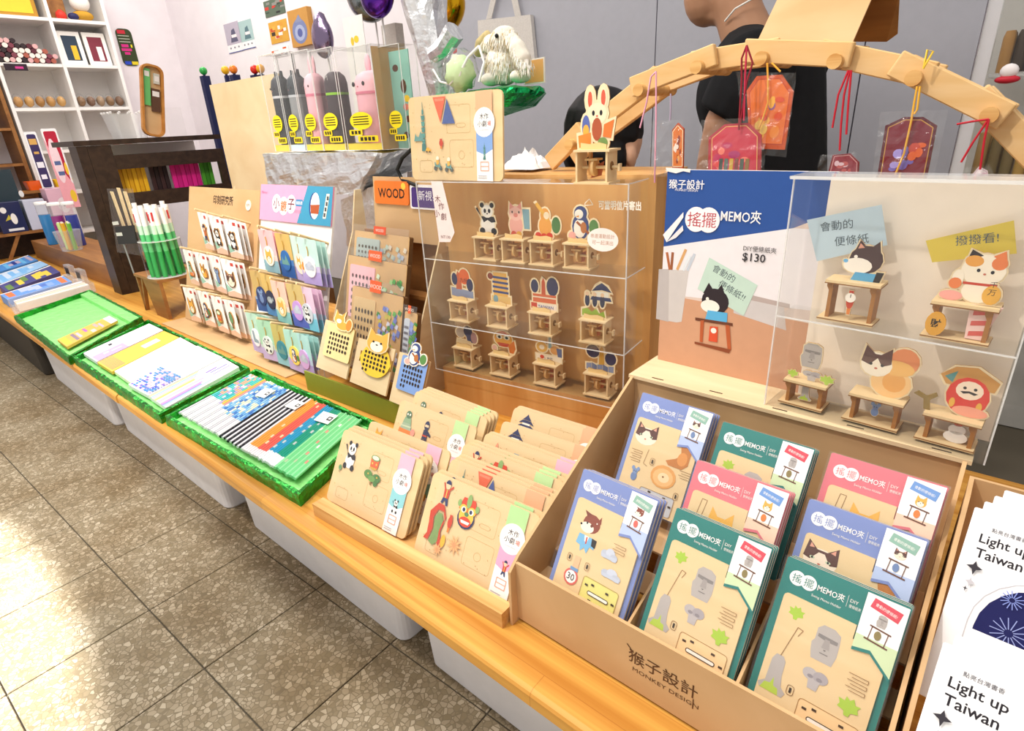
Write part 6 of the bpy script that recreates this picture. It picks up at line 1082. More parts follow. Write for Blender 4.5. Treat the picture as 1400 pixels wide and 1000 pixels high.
# balloons
def balloon(px, y, rx, rz, mat, label, ry=None, tip=False, lobes=0):
    c = PY(*px, y); t = thing('foil_balloon', label, 'balloon', T3(*c)); m = MB(mat); n = 28; rings = []
    for i in range(15):
        a = math.pi * (.02 + .96 * i / 14); rg = []
        for j in range(n):
            b_ = 2 * math.pi * j / n; k = 1 + .035 * math.sin(9 * a + 0) * math.sin(b_ * 14); zz_ = -math.cos(a) * rz * (1.25 if tip and math.cos(a) < 0 and i > 11 else 1)
            rg.append((rx * math.sin(a) * math.cos(b_) * k, (ry or rx * .6) * math.sin(a) * math.sin(b_), zz_))
        rings.append(rg)
    m.loft(rings, caps=True, smooth=True); m.build('balloon_skin', t); s = MB(); s.tube([(0, .01, -rz * .97), (0, .012, .001 - c.z)], .003, '#e9e6e4', 6); s.build('stick', t); return t
balloon((505, -12), 1.33, .095, .085, 'grey_foil', 'round silver grey foil balloon above the pen cases')
balloon((515, -8), 1.22, .062, .060, 'purple_foil', 'purple foil balloon in front of the grey one')
balloon((441, 52), 1.30, .048, .062, 'lilac_foil', 'pointed lilac foil balloon above the pen cases', tip=True)
balloon((605, 8), 1.45, .085, .075, 'gold_foil', 'golden yellow foil balloon behind the foil trunk')
b = MB(); P = PY(490, 75, 1.25); fo = face((P.x, P.y, .9), 2); b.box(-.055, .04, .0, fo.loc(490, 20)[1], -.002, 0, '#f3f0ec'); b.z = .0003; b.ell(0, fo.loc(480, 55)[1], .012, .01, '#f0d03a', 10); b.ell(-.02, fo.loc(475, 58)[1], .008, .012, '#e8c83a', 10); b.box(-.06, .05, -.6, 0, -.02, 0, '#f3f0ec')
b.build('white_board', None, fo, 'white board with a yellow doodle under the purple balloon', 'board')
b = MB('cloth'); P = PY(535, 70, 1.28); fo = face((P.x, P.y, .9), 0); b.box(-.035, .03, -.6, fo.loc(535, 32)[1], -.03, 0, '#cfc6bf'); b.build('paper_bag', None, fo, 'plain beige paper bag between the balloons and the foil trunk', 'bag')
# ------------------------------------------------------------------ things on the walls
def onwall(name, px, label, cat, draw=None, th=.002, base='#f4f2f4', y=None):
    y = WY - .0005 if y is None else y; P = PY(*px[0], y); f = Fr(P, (1, 0, 0), (0, 0, 1)); w = f.loc(*px[1])[0]; h = f.loc(*px[1])[1]; m = MB(); m.box(0, w, 0, h, 0, th, base); m.z = th + .0002
    if draw: draw(m, w, h)
    return m.build(name, None, f, label, cat)
def post(c1, c2):
    def d(m, w, h):
        m.rect(0, h * .28, w, h, c1); m.poly([(w * .3, h * .35), (w * .8, h * .35), (w * .65, h * .8), (w * .45, h * .75)], c2); m.rect(w * .4, h * .5, w * .75, h * .6, '#f0e8ea'); m.rect(0, 0, w, h * .03, '#4a5a9a')
        for k in range(3): m.ell(w * (.2 + .28 * k), h * .17, w * .06, h * .035, '#8a8a92', 8)
    return d
onwall('poster', [(314, 74), (325, 28)], 'narrow lilac poster on the white wall', 'poster', post('#b8b0c0', '#5a5a74'))
onwall('poster', [(333, 69), (343, 25)], 'narrow mint green poster on the white wall', 'poster', post('#a8c4c4', '#5a7a84'))
def col(*cs):
    def d(m, w, h):
        rr = random.Random(len(cs) * 7 + int(w * 1000))
        for k in range(14): x, y = rr.uniform(0, .8), rr.uniform(0, .8); m.rect(w * x, h * y, w * min(1, x + rr.uniform(.1, .3)), h * min(1, y + rr.uniform(.05, .2)), rr.choice(cs))
    return d
onwall('poster', [(364, 25), (387, -6)], 'dark photo poster with red and blue shapes', 'poster', col('#3a4a3e', '#c83a30', '#3a6ab8', '#8a8a84', '#2a2a2c'), base='#5a6a5a')
onwall('poster', [(372, 61), (391, 25)], 'mustard photo poster with shoe pictures', 'poster', col('#d89a3a', '#3a2a24', '#c8502e', '#f0e8e0', '#e0b04a'), base='#d8a23e')
onwall('poster', [(373, 80), (394, 62)], 'white leaflet below the mustard poster', 'leaflet', col('#2a2a2c', '#e0642e', '#d8d4d4'), base='#f4f0f0')
def sack(m, w, h):
    m.poly(circ(w * .5, h * .4, w * .38, h * .34, 16), '#7a84b0'); m.poly(circ(w * .5, h * .36, w * .26, h * .22, 14), '#a8b0d0'); m.poly(circ(w * .5, h * .36, w * .13, h * .12, 12), '#5a64a0'); m.poly([(w * .3, h * .65), (w * .7, h * .65), (w * .55, h * .85)], '#8a90b0')
onwall('kraft_bag', [(407, 66), (425, 9)], 'kraft paper bag with a blue printed figure hung on the wall', 'bag', sack, .03, '#c8924a')
tb = thing('tote_bag', 'off white canvas tote bag hanging on the grey panel', 'tote bag'); yw = WY - .045
m = MB('cloth'); q = [PY(655, 80, yw), PY(731, 80, yw), PY(725, 20, yw), PY(653, 28, yw)]; m.loft([[tuple(p) for p in q], [tuple(p + Vector((0, .02, 0))) for p in q]], '#d8d2cc', caps=True); m.build('bag_body', tb)
for a, b in (((668, 26), (678, -16)), ((708, 22), (700, -16))):
    m = MB('cloth'); p, r = PY(*a, yw), PY(*b, yw); m.loft([[tuple(p + Vector((dx, dy, 0))) for dx, dy in ((-.015, 0), (.015, 0), (.015, .004), (-.015, .004))], [tuple(r + Vector((dx, dy, 0))) for dx, dy in ((-.015, 0), (.015, 0), (.015, .004), (-.015, .004))]], '#d4cec8', caps=True); m.build('strap', tb)
m = MB(); P = PY(690, -20, yw); m.tube([P, P + Vector((0, .045, 0))], .006, '#c8c8cc', 8); m.build('hook', tb)
m = MB(); P = PY(620, 67, WY - .0005); f = Fr(P, (1, 0, 0), (0, 0, 1)); m.prism(circ(0, 0, .034, .018, 20), 0, .002, '#b8182e'); m.z = .0022; m.rect(-.015, -.002, .015, .002, '#f0d8d8'); m.build('oval_sticker', None, f, 'small red oval sticker on the wall', 'sticker')
# ------------------------------------------------------------------ glass cabinet at the right with bamboo pieces
gx = PY(1330, 100, 1.75).x; gc = thing('glass_cabinet', 'tall glass fronted cabinet of bamboo pieces beside the grey panels', 'cabinet', T3(gx, 1.75, 0))
m = MB('frost'); m.box(0, .025, 0, .03, 0, 2.2); m.build('edge_post', gc); m = MB('acrylic'); m.box(.025, .9, 0, .004, .2, 2.1); m.build('door_glass', gc)
m = MB(); m.box(0, .9, .33, .345, 0, 2.2, '#b9b6b0'); m.build('back', gc)
for z in (.5, .716, .94):
    m = MB('frost'); m.box(.026, .9, .03, .32, z, z + .008); m.build('shelf', gc)
for zi, (z, hh, cc) in enumerate(((.7242, .10, ('#8a6a34', '#a8843e', '#6a5a34', '#b89a5a')), (.9482, .085, ('#5a3a20', '#a87a3a', '#7a5a2a', '#3a2a1c')))):
    rr = random.Random(zi + 2)
    for k in range(22):
        m = MB(); m.lathe([(.011, 0), (.012, .002), (.012, hh * rr.uniform(.8, 1)), (.009, hh)], rr.choice(cc), 8); m.build('bamboo_stick', None, T3(gx + .045 + .0255 * (k % 11), 1.75 + .09 + .05 * (k // 11), z), 'bamboo stick standing on the %s shelf of the glass cabinet' % ('lower', 'upper')[zi], 'stick', 'bamboo sticks in the glass cabinet')
m = MB(); c = PY(1380, 97, 1.70); m.blob(tuple(c), .016, .01, .014, '#f4ecec', 10, 7); m.blob((c.x, c.y, c.z - .016), .022, .01, .008, '#c8283a', 10, 6); m.tube([(c.x, c.y, c.z), (c.x, c.y + .055, c.z)], .004, '#f0e0e0', 6); m.build('mascot_clip', None, None, 'small white and red clip on the cabinet glass', 'clip')
# ------------------------------------------------------------------ two seated people behind the displays
mat_solid('man_skin', '#b98a6c', .5, var=.06, sc=14); mat_solid('child_skin', '#e2b294', .5, var=.05, sc=14); mat_solid('black_cloth', '#17171a', .9, var=.2, sc=60); mat_solid('grey_cloth', '#6a7086', .9, var=.15, sc=60); mat_solid('hair', '#141214', .45, var=.3, sc=80); mat_solid('jean', '#2c3444', .9, var=.2)
ym = 1.62
def MQ(px, py, dy=0): return PY(px, py, ym) + Vector((0, dy, 0))
def stool(c, z, label):
    t = thing('stool', label, 'stool', T3(c[0], c[1], 0)); m = MB('brown'); m.lathe([(.15, z - .03), (.16, z - .02), (.16, z - .004), (.15, z)], n=24); m.build('seat', t)
    for k in range(4): a = math.pi / 4 + k * math.pi / 2; m = MB('brown'); m.tube([(.11 * math.cos(a), .11 * math.sin(a), z - .03), (.15 * math.cos(a), .15 * math.sin(a), 0.0)], .014, n=8); m.build('leg', t)
pm_ = thing('person', 'seated person in a black t-shirt bending over behind the stick arch', 'person')
def LIMB(s):
    r = [PY(1036, 92, ym - .15), PY(988, 168, ym - .17), PY(962, 262, ym - .13)]
    return r if s < 0 else [Vector((v.x, 2 * ym - v.y, v.z)) for v in r]
pel = Vector((MQ(1045, 240).x, ym + .02, .52)); neck = MQ(1012, 40); neck.z += .0
hd = MQ(988, -40)
b = MB()
b.tube([neck + Vector((.03, 0, -.04)), neck + Vector((-.005, 0, .03)), hd + Vector((.03, 0, -.05))], [.062, .056, .058], n=14)
b.blob(tuple(hd + Vector((.02, 0, .03))), .105, .078, .105); b.blob(tuple(hd + Vector((-.035, 0, -.045))), .058, .055, .072)
ch = MQ(974, 28); b.blob((ch.x + .008, ch.y, ch.z + .008), .028, .034, .022); ns = MQ(941, -5); b.blob((ns.x + .004, ns.y, ns.z + .004), .016, .014, .018); b.tube([ns + Vector((.012, 0, .045)), ns + Vector((.004, 0, .006))], [.010, .013], n=8)
mo = MQ(951, 13); b.blob((mo.x + .006, mo.y, mo.z), .017, .024, .011); b.blob((mo.x + .012, mo.y, mo.z - .014), .017, .022, .010)
jw = MQ(1002, 14); b.blob((jw.x, jw.y, jw.z + .012), .042, .058, .04); b.blob((hd.x + .045, hd.y - .078, hd.z - .005), .018, .010, .03)
for s in (-1, 1):
    sh, el, wr = LIMB(s)
    b.tube([sh.lerp(el, .55), sh.lerp(el, .75), el, el.lerp(wr, .5), wr], [.048, .045, .042, .037, .027], n=12); pl = wr + Vector((-.05, -.01 * s, -.01)); b.blob(tuple(pl), .045, .036, .016)
    for k in range(4):
        f0 = wr + Vector((-.085, (-.028 + .019 * k), -.008)); L = (.052, .06, .056, .044)[k]; b.tube([f0, f0 + Vector((-L * .6, 0, -.006)), f0 + Vector((-L, 0, -.022))], [.009, .0085, .007], n=8)
    f0 = wr + Vector((-.03, -.034 * s, -.004)); b.tube([f0, f0 + Vector((-.03, -.02 * s, -.006)), f0 + Vector((-.055, -.022 * s, -.012))], [.011, .0095, .008], n=8)
mb_ = remeshed(b, 'body', pm_, 'man_skin', .0055, 4)
b = MB(); b.tube([pel + Vector((0, 0, -.05)), pel + Vector((.0, 0, .12)), MQ(1043, 190), MQ(1040, 112), MQ(1024, 66)], [.16, .155, .145, .145, .085], n=20)
for s in (-1, 1):
    sh, el, wr = LIMB(s); b.tube([MQ(1028, 84) + Vector((0, .04 * s, 0)), sh, sh.lerp(el, .5), sh.lerp(el, .92)], [.08, .085, .078, .07], n=14)
    b.blob(tuple(MQ(1033, 130) + Vector((0, .08 * s, 0))), .115, .10, .12)
remeshed(b, 't_shirt', pm_, 'black_cloth', .008, 6)
b = MB(); b.tube([pel + Vector((.05, 0, -.03)), pel + Vector((-.05, 0, -.03))], [.15, .15], n=14)
for s in (-1, 1): k_ = Vector((pel.x - .42, ym + .11 * s, .50)); b.tube([pel + Vector((0, .08 * s, -.02)), k_, Vector((k_.x + .02, ym + .11 * s, .09))], [.085, .065, .048], n=12); b.blob((k_.x - .03, ym + .11 * s, .045), .11, .045, .044)
remeshed(b, 'trousers', pm_, 'jean', .01, 4)
b = MB(); b.blob(tuple(hd + Vector((.035, 0, .055))), .108, .086, .095); remeshed(b, 'hair', pm_, 'hair', .008, 3)
b = MB('gloss'); pts = [MQ(1004, 32, -.06), MQ(1020, 16, -.07), MQ(1040, 2, -.055), MQ(1056, -6, -.02)]; b.tube(pts, .0022, '#e8e4dc', 6); b.build('necklace', pm_)
b = MB(); e = hd + Vector((-.078, -.036, .018)); b.blob(tuple(e), .012, .012, .009, '#f4f0ec', 8, 6); b.blob((e.x - .008, e.y - .004, e.z), .006, .007, .007, '#1a1412', 8, 6); b.build('eye', mb_); b = MB(); b.blob((mo.x - .009, mo.y, mo.z - .007), .010, .02, .005, '#8a4a44', 8, 6); b.build('lips', mb_)
stool((pel.x, pel.y), .335, 'round brown stool under the person in the black t-shirt')
# child
yc = 1.27; cp = thing('person', 'dark haired child with back turned, behind the rabbit automaton', 'person'); CQ = lambda px, py, dy=0: PY(px, py, yc) + Vector((0, dy, 0))
hc = CQ(830, 188); b = MB(); b.blob(tuple(hc), .082, .09, .10); b.blob((hc.x - .01, hc.y + .04, hc.z - .05), .06, .06, .06); nk = hc + Vector((.02, .01, -.10)); b.tube([hc + Vector((.01, .01, -.05)), nk, nk + Vector((.01, 0, -.07))], [.052, .046, .056], n=12)
ea = PY(863, 214, yc - .02); b.blob((ea.x, ea.y, ea.z), .011, .02, .024); b.blob((ea.x - .02, ea.y + .006, ea.z - .002), .022, .016, .016)
sc_ = nk + Vector((.0, .02, -.10))
for s in (-1, 1):
    sh = sc_ + Vector((.12 * s, 0, -.01)); el = sh + Vector((.03 * s, .03, -.16)); wr = el + Vector((-.05 * s, .09, -.06)); b.tube([sh, el, wr], [.038, .032, .024], n=10); b.blob(tuple(wr + Vector((0, .04, 0))), .026, .036, .013)
    for k in range(4): f0 = wr + Vector((-.02 + .013 * k, .065, 0)); b.tube([f0, f0 + Vector((0, .03, -.004)), f0 + Vector((0, .042, -.016))], [.0075, .007, .006], n=7)
    f0 = wr + Vector((-.025 * s, .03, 0)); b.tube([f0, f0 + Vector((-.016 * s, .025, -.006))], [.0085, .007], n=7)
b.blob((hc.x - .01, hc.y + .095, hc.z - .02), .012, .014, .014)
remeshed(b, 'body', cp, 'child_skin', .005, 4)
b = MB(); b.blob(tuple(hc + Vector((-.006, -.008, .02))), .092, .100, .094, jit=.06); b.blob((hc.x - .03, hc.y - .03, hc.z - .035), .062, .072, .06); b.blob((hc.x + .022, hc.y - .045, hc.z - .04), .056, .05, .056)
remeshed(b, 'hair', cp, 'hair', .0055, 2)
b = MB(); b.tube([Vector((sc_.x, sc_.y + .02, .42)), Vector((sc_.x, sc_.y + .01, .58)), sc_ + Vector((0, 0, -.04)), sc_ + Vector((0, 0, .03))], [.12, .115, .115, .06], n=16)
for s in (-1, 1): sh = sc_ + Vector((.12 * s, 0, -.01)); el = sh + Vector((.03 * s, .03, -.16)); b.tube([sc_ + Vector((.05 * s, 0, 0)), sh, sh.lerp(el, .6)], [.05, .05, .046], n=12)
remeshed(b, 'shirt', cp, 'grey_cloth', .008, 5)
b = MB()
for s in (-1, 1): b.tube([Vector((sc_.x + .05 * s, sc_.y + .02, .44)), Vector((sc_.x + .055 * s, sc_.y + .03, .25)), Vector((sc_.x + .055 * s, sc_.y + .02, .06))], [.075, .052, .042], n=12); b.blob((sc_.x + .055 * s, sc_.y + .05, .035), .038, .075, .034)
remeshed(b, 'trousers', cp, 'jean', .01, 4)
# ------------------------------------------------------------------ white bookcase on the left wall
xf = -4.72; bc = thing('bookcase', 'white open cube bookcase of snacks and frames against the side wall', 'bookcase', T3(WX, 0, 0)); dpt = xf - WX
ys = [.955, 1.285, 1.59]; zsv = [.36, .61, .86, 1.105, 1.35, 1.60, 1.85]
for y in ys: m = MB('white_lacquer'); m.box(.001, dpt, y, y + .018, 0.0, 1.87); m.build('upright', bc)
for z in zsv:
    for a, b in zip(ys[:-1], ys[1:]): m = MB('white_lacquer'); m.box(.001, dpt - .004, a + .018, b, z, z + .018); m.build('shelf', bc)
m = MB('white_lacquer'); m.box(.001, .006, ys[0] + .018, ys[-1], .02, 1.85); m.build('back_panel', bc)
def zsh(z): return z + .0185
XS = xf - .03
fr_ = thing('picture_frame', 'wide gold framed picture on the upper bookcase shelf', 'frame', T3(XS - .03, 0, zsh(1.60))); m = MB(); m.box(0, .02, .98, 1.25, 0, .2, '#b8862a'); m.build('frame', fr_); m = MB(); m.box(.0202, .022, 1.0, 1.23, .02, .18, '#f0c838'); m.build('panel', fr_)
fr_ = thing('picture_frame', 'brown wooden panel on the upper bookcase shelf', 'frame', T3(XS - .06, 0, zsh(1.60))); m = MB('brown'); m.box(0, .015, 1.32, 1.41, 0, .2); m.build('panel', fr_); m = MB(); m.box(.015, .017, 1.335, 1.395, .13, .17, '#d8b078'); m.build('plate', fr_)
m = MB(); m.lathe([(.022, 0), (.03, .015), (.025, .035), (.008, .05)], '#d8382a', 12); m.build('red_ornament', None, T3(XS, 1.365, zsh(1.60)), 'small red ornament before the brown panel on the bookcase', 'ornament')
t = thing('white_plush', 'white headed plush with a golden body on the upper bookcase shelf', 'plush toy', T3(XS - .03, 1.49, zsh(1.60))); m = MB('cloth'); m.blob((0, 0, .03), .05, .06, .03, '#c8983a'); m.build('body', t); m = MB('cloth'); m.blob((.01, 0, .10), .045, .055, .05, '#f4efe8'); m.build('head', t)
m = MB(); m.blob((0, .01, .02), .02, .03, .02, '#2a2a5a'); m.build('navy_ornament', None, T3(XS, 1.42, zsh(1.60)), 'little dark blue ornament beside the white plush', 'ornament')
# candy rolls in a pile
rr = random.Random(8); z0 = zsh(1.35)
for lay, n in enumerate((10, 10, 9, 7, 4)):
    for k in range(n):
        m = MB(); y = .985 + .029 * (k + .5 * (lay % 2)) ; z = z0 + .0145 + .0252 * lay
        cols = [rr.choice(['#5a2a34', '#3a2a30', '#8a4a58', '#c87a8a'])] * 3; r_ = .0138
        for q in range(4): m.tube([(-.05 + .025 * q, y, z), (-.025 + .025 * q, y, z)], r_, rr.choice(['#5a2430', '#2f2226', '#7a3a48', '#d8a8a8', '#f0e0d8', '#a85a4a']), 10)
        m.build('candy_roll', None, T3(XS - .02, 0, 0), 'dark pink wrapped roll in the pile on the bookcase', 'sweet', 'wrapped rolls piled on the bookcase')
for y, a, b, lb in ((1.315, '#27384a', '#e8b42a', 'white picture frame with a yellow bottle picture'), (1.455, '#7a2a3a', '#f0e4e4', 'white picture frame with a dark red picture')):
    t = thing('picture_frame', lb + ' on the bookcase', 'frame', T3(XS - .03, y, z0) @ RY(-6)); m = MB(); m.box(0, .012, 0, .125, 0, .19, '#f6f2ec'); m.build('frame', t); m = MB(); m.box(.0122, .0135, .022, .103, .025, .165, a); m.box(.0136, .014, .06, .09, .03, .11, b); m.build('picture', t)
for cell, (y0, n, cs) in enumerate(((.985, 5, ('#b98a4e', '#c89a5a', '#a87a42')), (1.315, 5, ('#8a6a4a', '#7a5a44', '#a08468')))):
    for k in range(n):
        t = thing('snack_bag', 'clear bag of %s snacks on the lower bookcase shelf' % ('golden', 'dark brown')[cell], 'snack bag', T3(XS - .03, y0 + .026 + .0555 * k, zsh(1.105)), 'bags of %s snacks on the bookcase' % ('golden', 'brown')[cell])
        m = MB(); m.blob((0, 0, .036), .036, .0235, .030, cs[k % 3], 10, 7, jit=.12, sd=k); m.build('snacks', t); m = MB('crinkle'); m.blob((0, 0, .045), .040, .0255, .036, n=10, m=7, jit=.1, sd=k + 3); m.build('clear_bag', t)
for k in range(3):
    m = MB(); m.blob((0, 0, .026), .03, .03, .02, '#a8786a', 10, 6, jit=.3, sd=k); m.build('snack_packet', None, T3(XS - .03, 1.40 + .07 * k, zsh(.86)), 'pinkish snack packet on the bookcase shelf by the dark frame', 'snack', 'pinkish packets on the bookcase')
m = MB(); m.box(0, .004, 1.05, 1.16, -.01, .026, '#2a1a26'); m.box(.0041, .0045, 1.10, 1.14, .0, .012, '#c83a8a'); m.build('shelf_tag', None, T3(xf + .001, -.06, 1.335), 'black shelf tag under the wrapped rolls', 'tag')
m = MB(); Pm = PX(157, 38, WX + .02); Pn = PX(192, 90, WX + .02); f = Fr((WX + .002, Pm.y, Pn.z), (0, 1, 0), (0, 0, 1)); w_, h_ = Pn.y - Pm.y, Pm.z - Pn.z; m.prism(rrect(0, 0, w_, h_, .03), 0, .006, '#34401f'); m.z = .0062; rr = random.Random(2)
m.rect(w_ * .1, h_ * .86, w_ * .6, h_ * .96, '#c8283a'); m.rect(w_ * .15, h_ * .5, w_ * .6, h_ * .58, '#d82a86'); m.rect(w_ * .1, h_ * .4, w_ * .75, h_ * .47, '#d82a86'); m.rect(w_ * .25, h_ * .3, w_ * .6, h_ * .37, '#d82a86'); m.rect(w_ * .75, h_ * .5, w_ * .85, h_ * .58, '#e8d82a'); m.rect(w_ * .1, h_ * .03, w_ * .5, h_ * .12, '#2a4ac8'); m.rect(w_ * .55, h_ * .03, w_ * .95, h_ * .12, '#e8d02a')
for k in range(3): m.rect(w_ * .08, h_ * (.8 - .08 * k), w_ * .8, h_ * (.815 - .08 * k), '#d8dcc8')
m.build('menu_board', None, f, 'dark green menu board with pink lettering beside the bookcase', 'sign')
# ------------------------------------------------------------------ dark frame shelf across the bench
xd = -2.85; yd0, yd1 = .735, 1.30; df = thing('dark_frame_shelf', 'dark brown wooden frame shelf standing across the bench', 'shelf', T3(xd, 0, 0))
m = MB('dark'); m.box(-.10, .0, yd0, yd0 + .035, .3005, .895); m.build('post', df); m = MB('dark'); m.box(-.035, .0, yd0 + .036, yd0 + .12, .3005, .895); m.build('post', df)
m = MB('dark'); m.box(-.30, .004, yd0 - .006, yd1, .8955, .915); m.build('top_board', df)
for z0_, z1_ in ((.80, .855), (.645, .705)): m = MB('dark'); m.box(-.02, 0, yd0 + .1205, yd1, z0_, z1_); m.build('rail', df)
m = MB('dark'); m.box(-.30, -.021, yd0 + .13, yd1, .645, .655); m.build('inner_shelf', df); m = MB('dark'); m.box(-.30, .0, yd1 - .03, yd1, .3005, .6445); m.build('post', df)
m = MB('dark'); m.box(-.02, .0, yd1 - .03, yd1, .7055, .7995); m.build('post', df)
m = MB('white_lacquer'); m.box(-.30, -.29, yd0 + .13, yd1, .656, .894); m.build('back_panel', df)
rr = random.Random(6)
for (a, b, n, c, cn) in ((157, 203, 7, ('#f0b81e', '#e0a412'), 'yellow'), (208, 233, 4, ('#3a2020', '#2a181a'), 'dark brown'), (237, 277, 6, ('#e0208a', '#c8147a'), 'magenta'), (278, 300, 4, ('#4a9a28', '#3a8220'), 'green')):
    for k in range(n):
        px_ = a + (b - a) * (k + .5) / n; P = PX(px_, 250, xd - .06); w_ = abs(PX(b, 250, xd - .06).y - PX(a, 250, xd - .06).y) / n
        if P.y > yd1 - .04: continue
        m = MB(); m.bbox(-.006, .006, -w_ * .46, w_ * .46, 0, .17, .003, c[k % 2]); m.build('felt_strip', None, T3(xd - .06, P.y, .6553), '%s felt ribbon strip standing on the dark frame shelf' % cn, 'ribbon', '%s strips on the dark shelf' % cn)
for k in range(9):
    y = yd0 + .16 + .042 * k; m = MB(); m.tube([(0, 0, 0), (.06, .03, 0)], .005, ['#e87a2a', '#f4f0ea', '#2a2a2c', '#e8e4dc'][k % 4], 8); m.build('short_pencil', None, T3(xd - .10, y, .8255 + .0051) if False else T3(xd - .17, y, .6553 + .0053), 'short pencil lying inside the dark frame shelf', 'pencil', 'short pencils inside the dark shelf')
# on its top
zt2 = .9153; c = PX(180, 187, xd - .10); cy_ = c.y
t = thing('etched_cup', 'clear etched plastic basket on the dark frame shelf', 'basket', T3(xd - .10, cy_ - .005, zt2)); m = MB('frost'); rg = []
for z, r_ in ((0, .052), (.03, .058), (.06, .062), (.098, .068)): rg.append([(p[0], p[1], z) for p in rrect(-r_, -r_, r_, r_, .012)])
m.loft(rg); m.build('wall', t); m = MB('acrylic_edge')
for k in range(14): a = k / 14 * 2 * math.pi; m.blob((.066 * max(-1, min(1, 1.3 * math.cos(a))), .066 * max(-1, min(1, 1.3 * math.sin(a))), .1), .006, .006, .005, n=6, m=4)
m.build('bead_rim', t)['kind'] = 'stuff'
t = thing('bamboo_tray', 'rounded bamboo tray with stationery leaning on the clear basket', 'tray', T3(xd - .03, cy_ + .055, zt2 + .004) @ RX(-13) @ RZ(90) @ RX(90) @ T3(-.04, 0, 0)); m = MB('oak'); o_ = rrect(0, 0, .085, .28, .03, 5); i_ = rrect(.008, .008, .077, .272, .024, 5)
m.loft([[(p[0], p[1], 0) for p in i_], [(p[0], p[1], .022) for p in i_], [(p[0], p[1], .022) for p in o_], [(p[0], p[1], 0) for p in o_], [(p[0], p[1], 0) for p in i_]]); m.build('rim', t); m = MB('kraft'); m.prism(i_, 0, .003); m.build('floor', t)
for nm, x0, x1, y0, y1, c_ in (('green_ruler', .012, .036, .12, .262, '#6ab86a'), ('pencil_pack', .04, .072, .1, .19, '#5a3c2a'), ('sharpener', .05, .072, .21, .25, '#c8c4b8')): m = MB('gloss'); m.box(x0, x1, y0, y1, .0035, .012, c_); m.z = .0121; m.rect(x0 + .003, y1 - .03, x1 - .003, y1 - .01, '#e8e0dc'); m.build(nm, t)
m = MB('acrylic'); m.box(-.0015, .0015, 0, .07, 0, .115); e_ = m.build('acrylic_stand', None, T3(xd - .06, cy_ + .14, zt2), 'clear acrylic sheet stand on the dark frame shelf', 'stand')
# ------------------------------------------------------------------ plywood board and knobbed blocks behind
P0 = PY(296, 115, 1.12); P1 = PY(362, 113, 1.12); t = thing('plywood_board', 'tall plain plywood board with a slanted stay behind the pegboards', 'board', T3(P0.x, 1.12, .3005)); m = MB('ply'); m.box(-.06, P1.x - P0.x + .08, 0, .012, 0, P0.z - .3); m.build('sheet', t); m = MB('ply'); m.prism([(-.012, .0), (-.012, .42), (-.11, 0)], -.02, -.008, T=Matrix(((0, 0, 1, 0), (1, 0, 0, 0), (0, 1, 0, 0), (0, 0, 0, 1)))); m.build('stay', t)
for px_, py_, c_, nm_, stx in ((278, 97, '#2fa84a', 'green', 1), (308, 96, '#f0b81e', 'yellow', 0), (319, 95, '#f08020', 'orange', 1), (348, 95, '#d8281e', 'red', 1), (356, 94, '#f0a81e', 'amber', 0)):
    P = PY(px_, py_, 1.42); t = thing('knob_toy', '%s ball on a dark blue wooden stick behind the plywood board' % nm_, 'toy', T3(P.x, P.y, 0)); m = MB('gloss'); m.blob((0, 0, P.z), .018, .018, .018, c_); m.build('ball', t); m = MB(); r_ = .017 if stx else .008; m.box(-r_, r_, -r_, r_, .6605, P.z - .022, '#1c2350'); m.tube([(0, 0, P.z - .023), (0, 0, P.z - .012)], .006, '#1c2350', 8); m.build('stick', t)
m = MB('brown'); xx = PY(300, 97, 1.42).x; m.box(-.35, .45, -.06, .12, .0005, .66); m.build('back_box', None, T3(xx, 1.42, 0), 'brown wooden box carrying the knobbed sticks', 'box')
# ------------------------------------------------------------------ wooden crate with green pens, rulers, sign
cr = thing('triangle_crate', 'small brown crate with slanted side panels beside the magnet pegboard', 'crate', T3(-2.50, .70, .3005)); wcr, dcr, hcr = .23, .16, .135
m = MB('brown'); m.box(0, wcr, 0, dcr, hcr, hcr + .01); m.build('top_board', cr)
for pts, nm in (([(0, 0), (.012, 0), (.07, hcr), (.055, hcr)], 'slanted_leg'), ([(0, 0), (.012, 0), (.012, hcr), (0, hcr)], 'side_board'), ([(.07, hcr), (.12, 0), (wcr, 0), (wcr, hcr)], 'front_board')): m = MB('brown'); m.prism(pts, 0, .012, T=Matrix(((1, 0, 0, 0), (0, 0, 1, .004), (0, 1, 0, 0), (0, 0, 0, 1)))); m.build(nm, cr)
m = MB('brown'); m.box(0, wcr, dcr - .01, dcr, 0, hcr - .001); m.build('back_board', cr)
zc = .3005 + hcr + .0103; Pc = PY(222, 376, .755); cx_ = -2.335; tc_ = thing('pen_cylinder', 'clear cylinder of white tipped green pens on the small crate', 'pen holder', T3(cx_, .765, zc)); R_ = .068
m = MB('acrylic'); m.lathe([(R_, .0), (R_, .13)], n=24); m.build('clear_wall', tc_); m = MB('acrylic_edge'); m.lathe([(R_ + .0012, 0), (R_ + .0012, .003), (R_ - .001, .003)], n=24); m.build('base_ring', tc_); m = MB('acrylic_edge'); m.lathe([(R_ - .001, .128), (R_ + .001, .128), (R_ + .001, .130), (R_ - .001, .130)], n=24); m.build('top_ring', tc_)
rr = random.Random(12); sp_ = [(0, 0)] + [(.026 * math.cos(a * 1.05), .026 * math.sin(a * 1.05)) for a in range(6)] + [(.05 * math.cos(a * .5236), .05 * math.sin(a * .5236)) for a in range(12)]
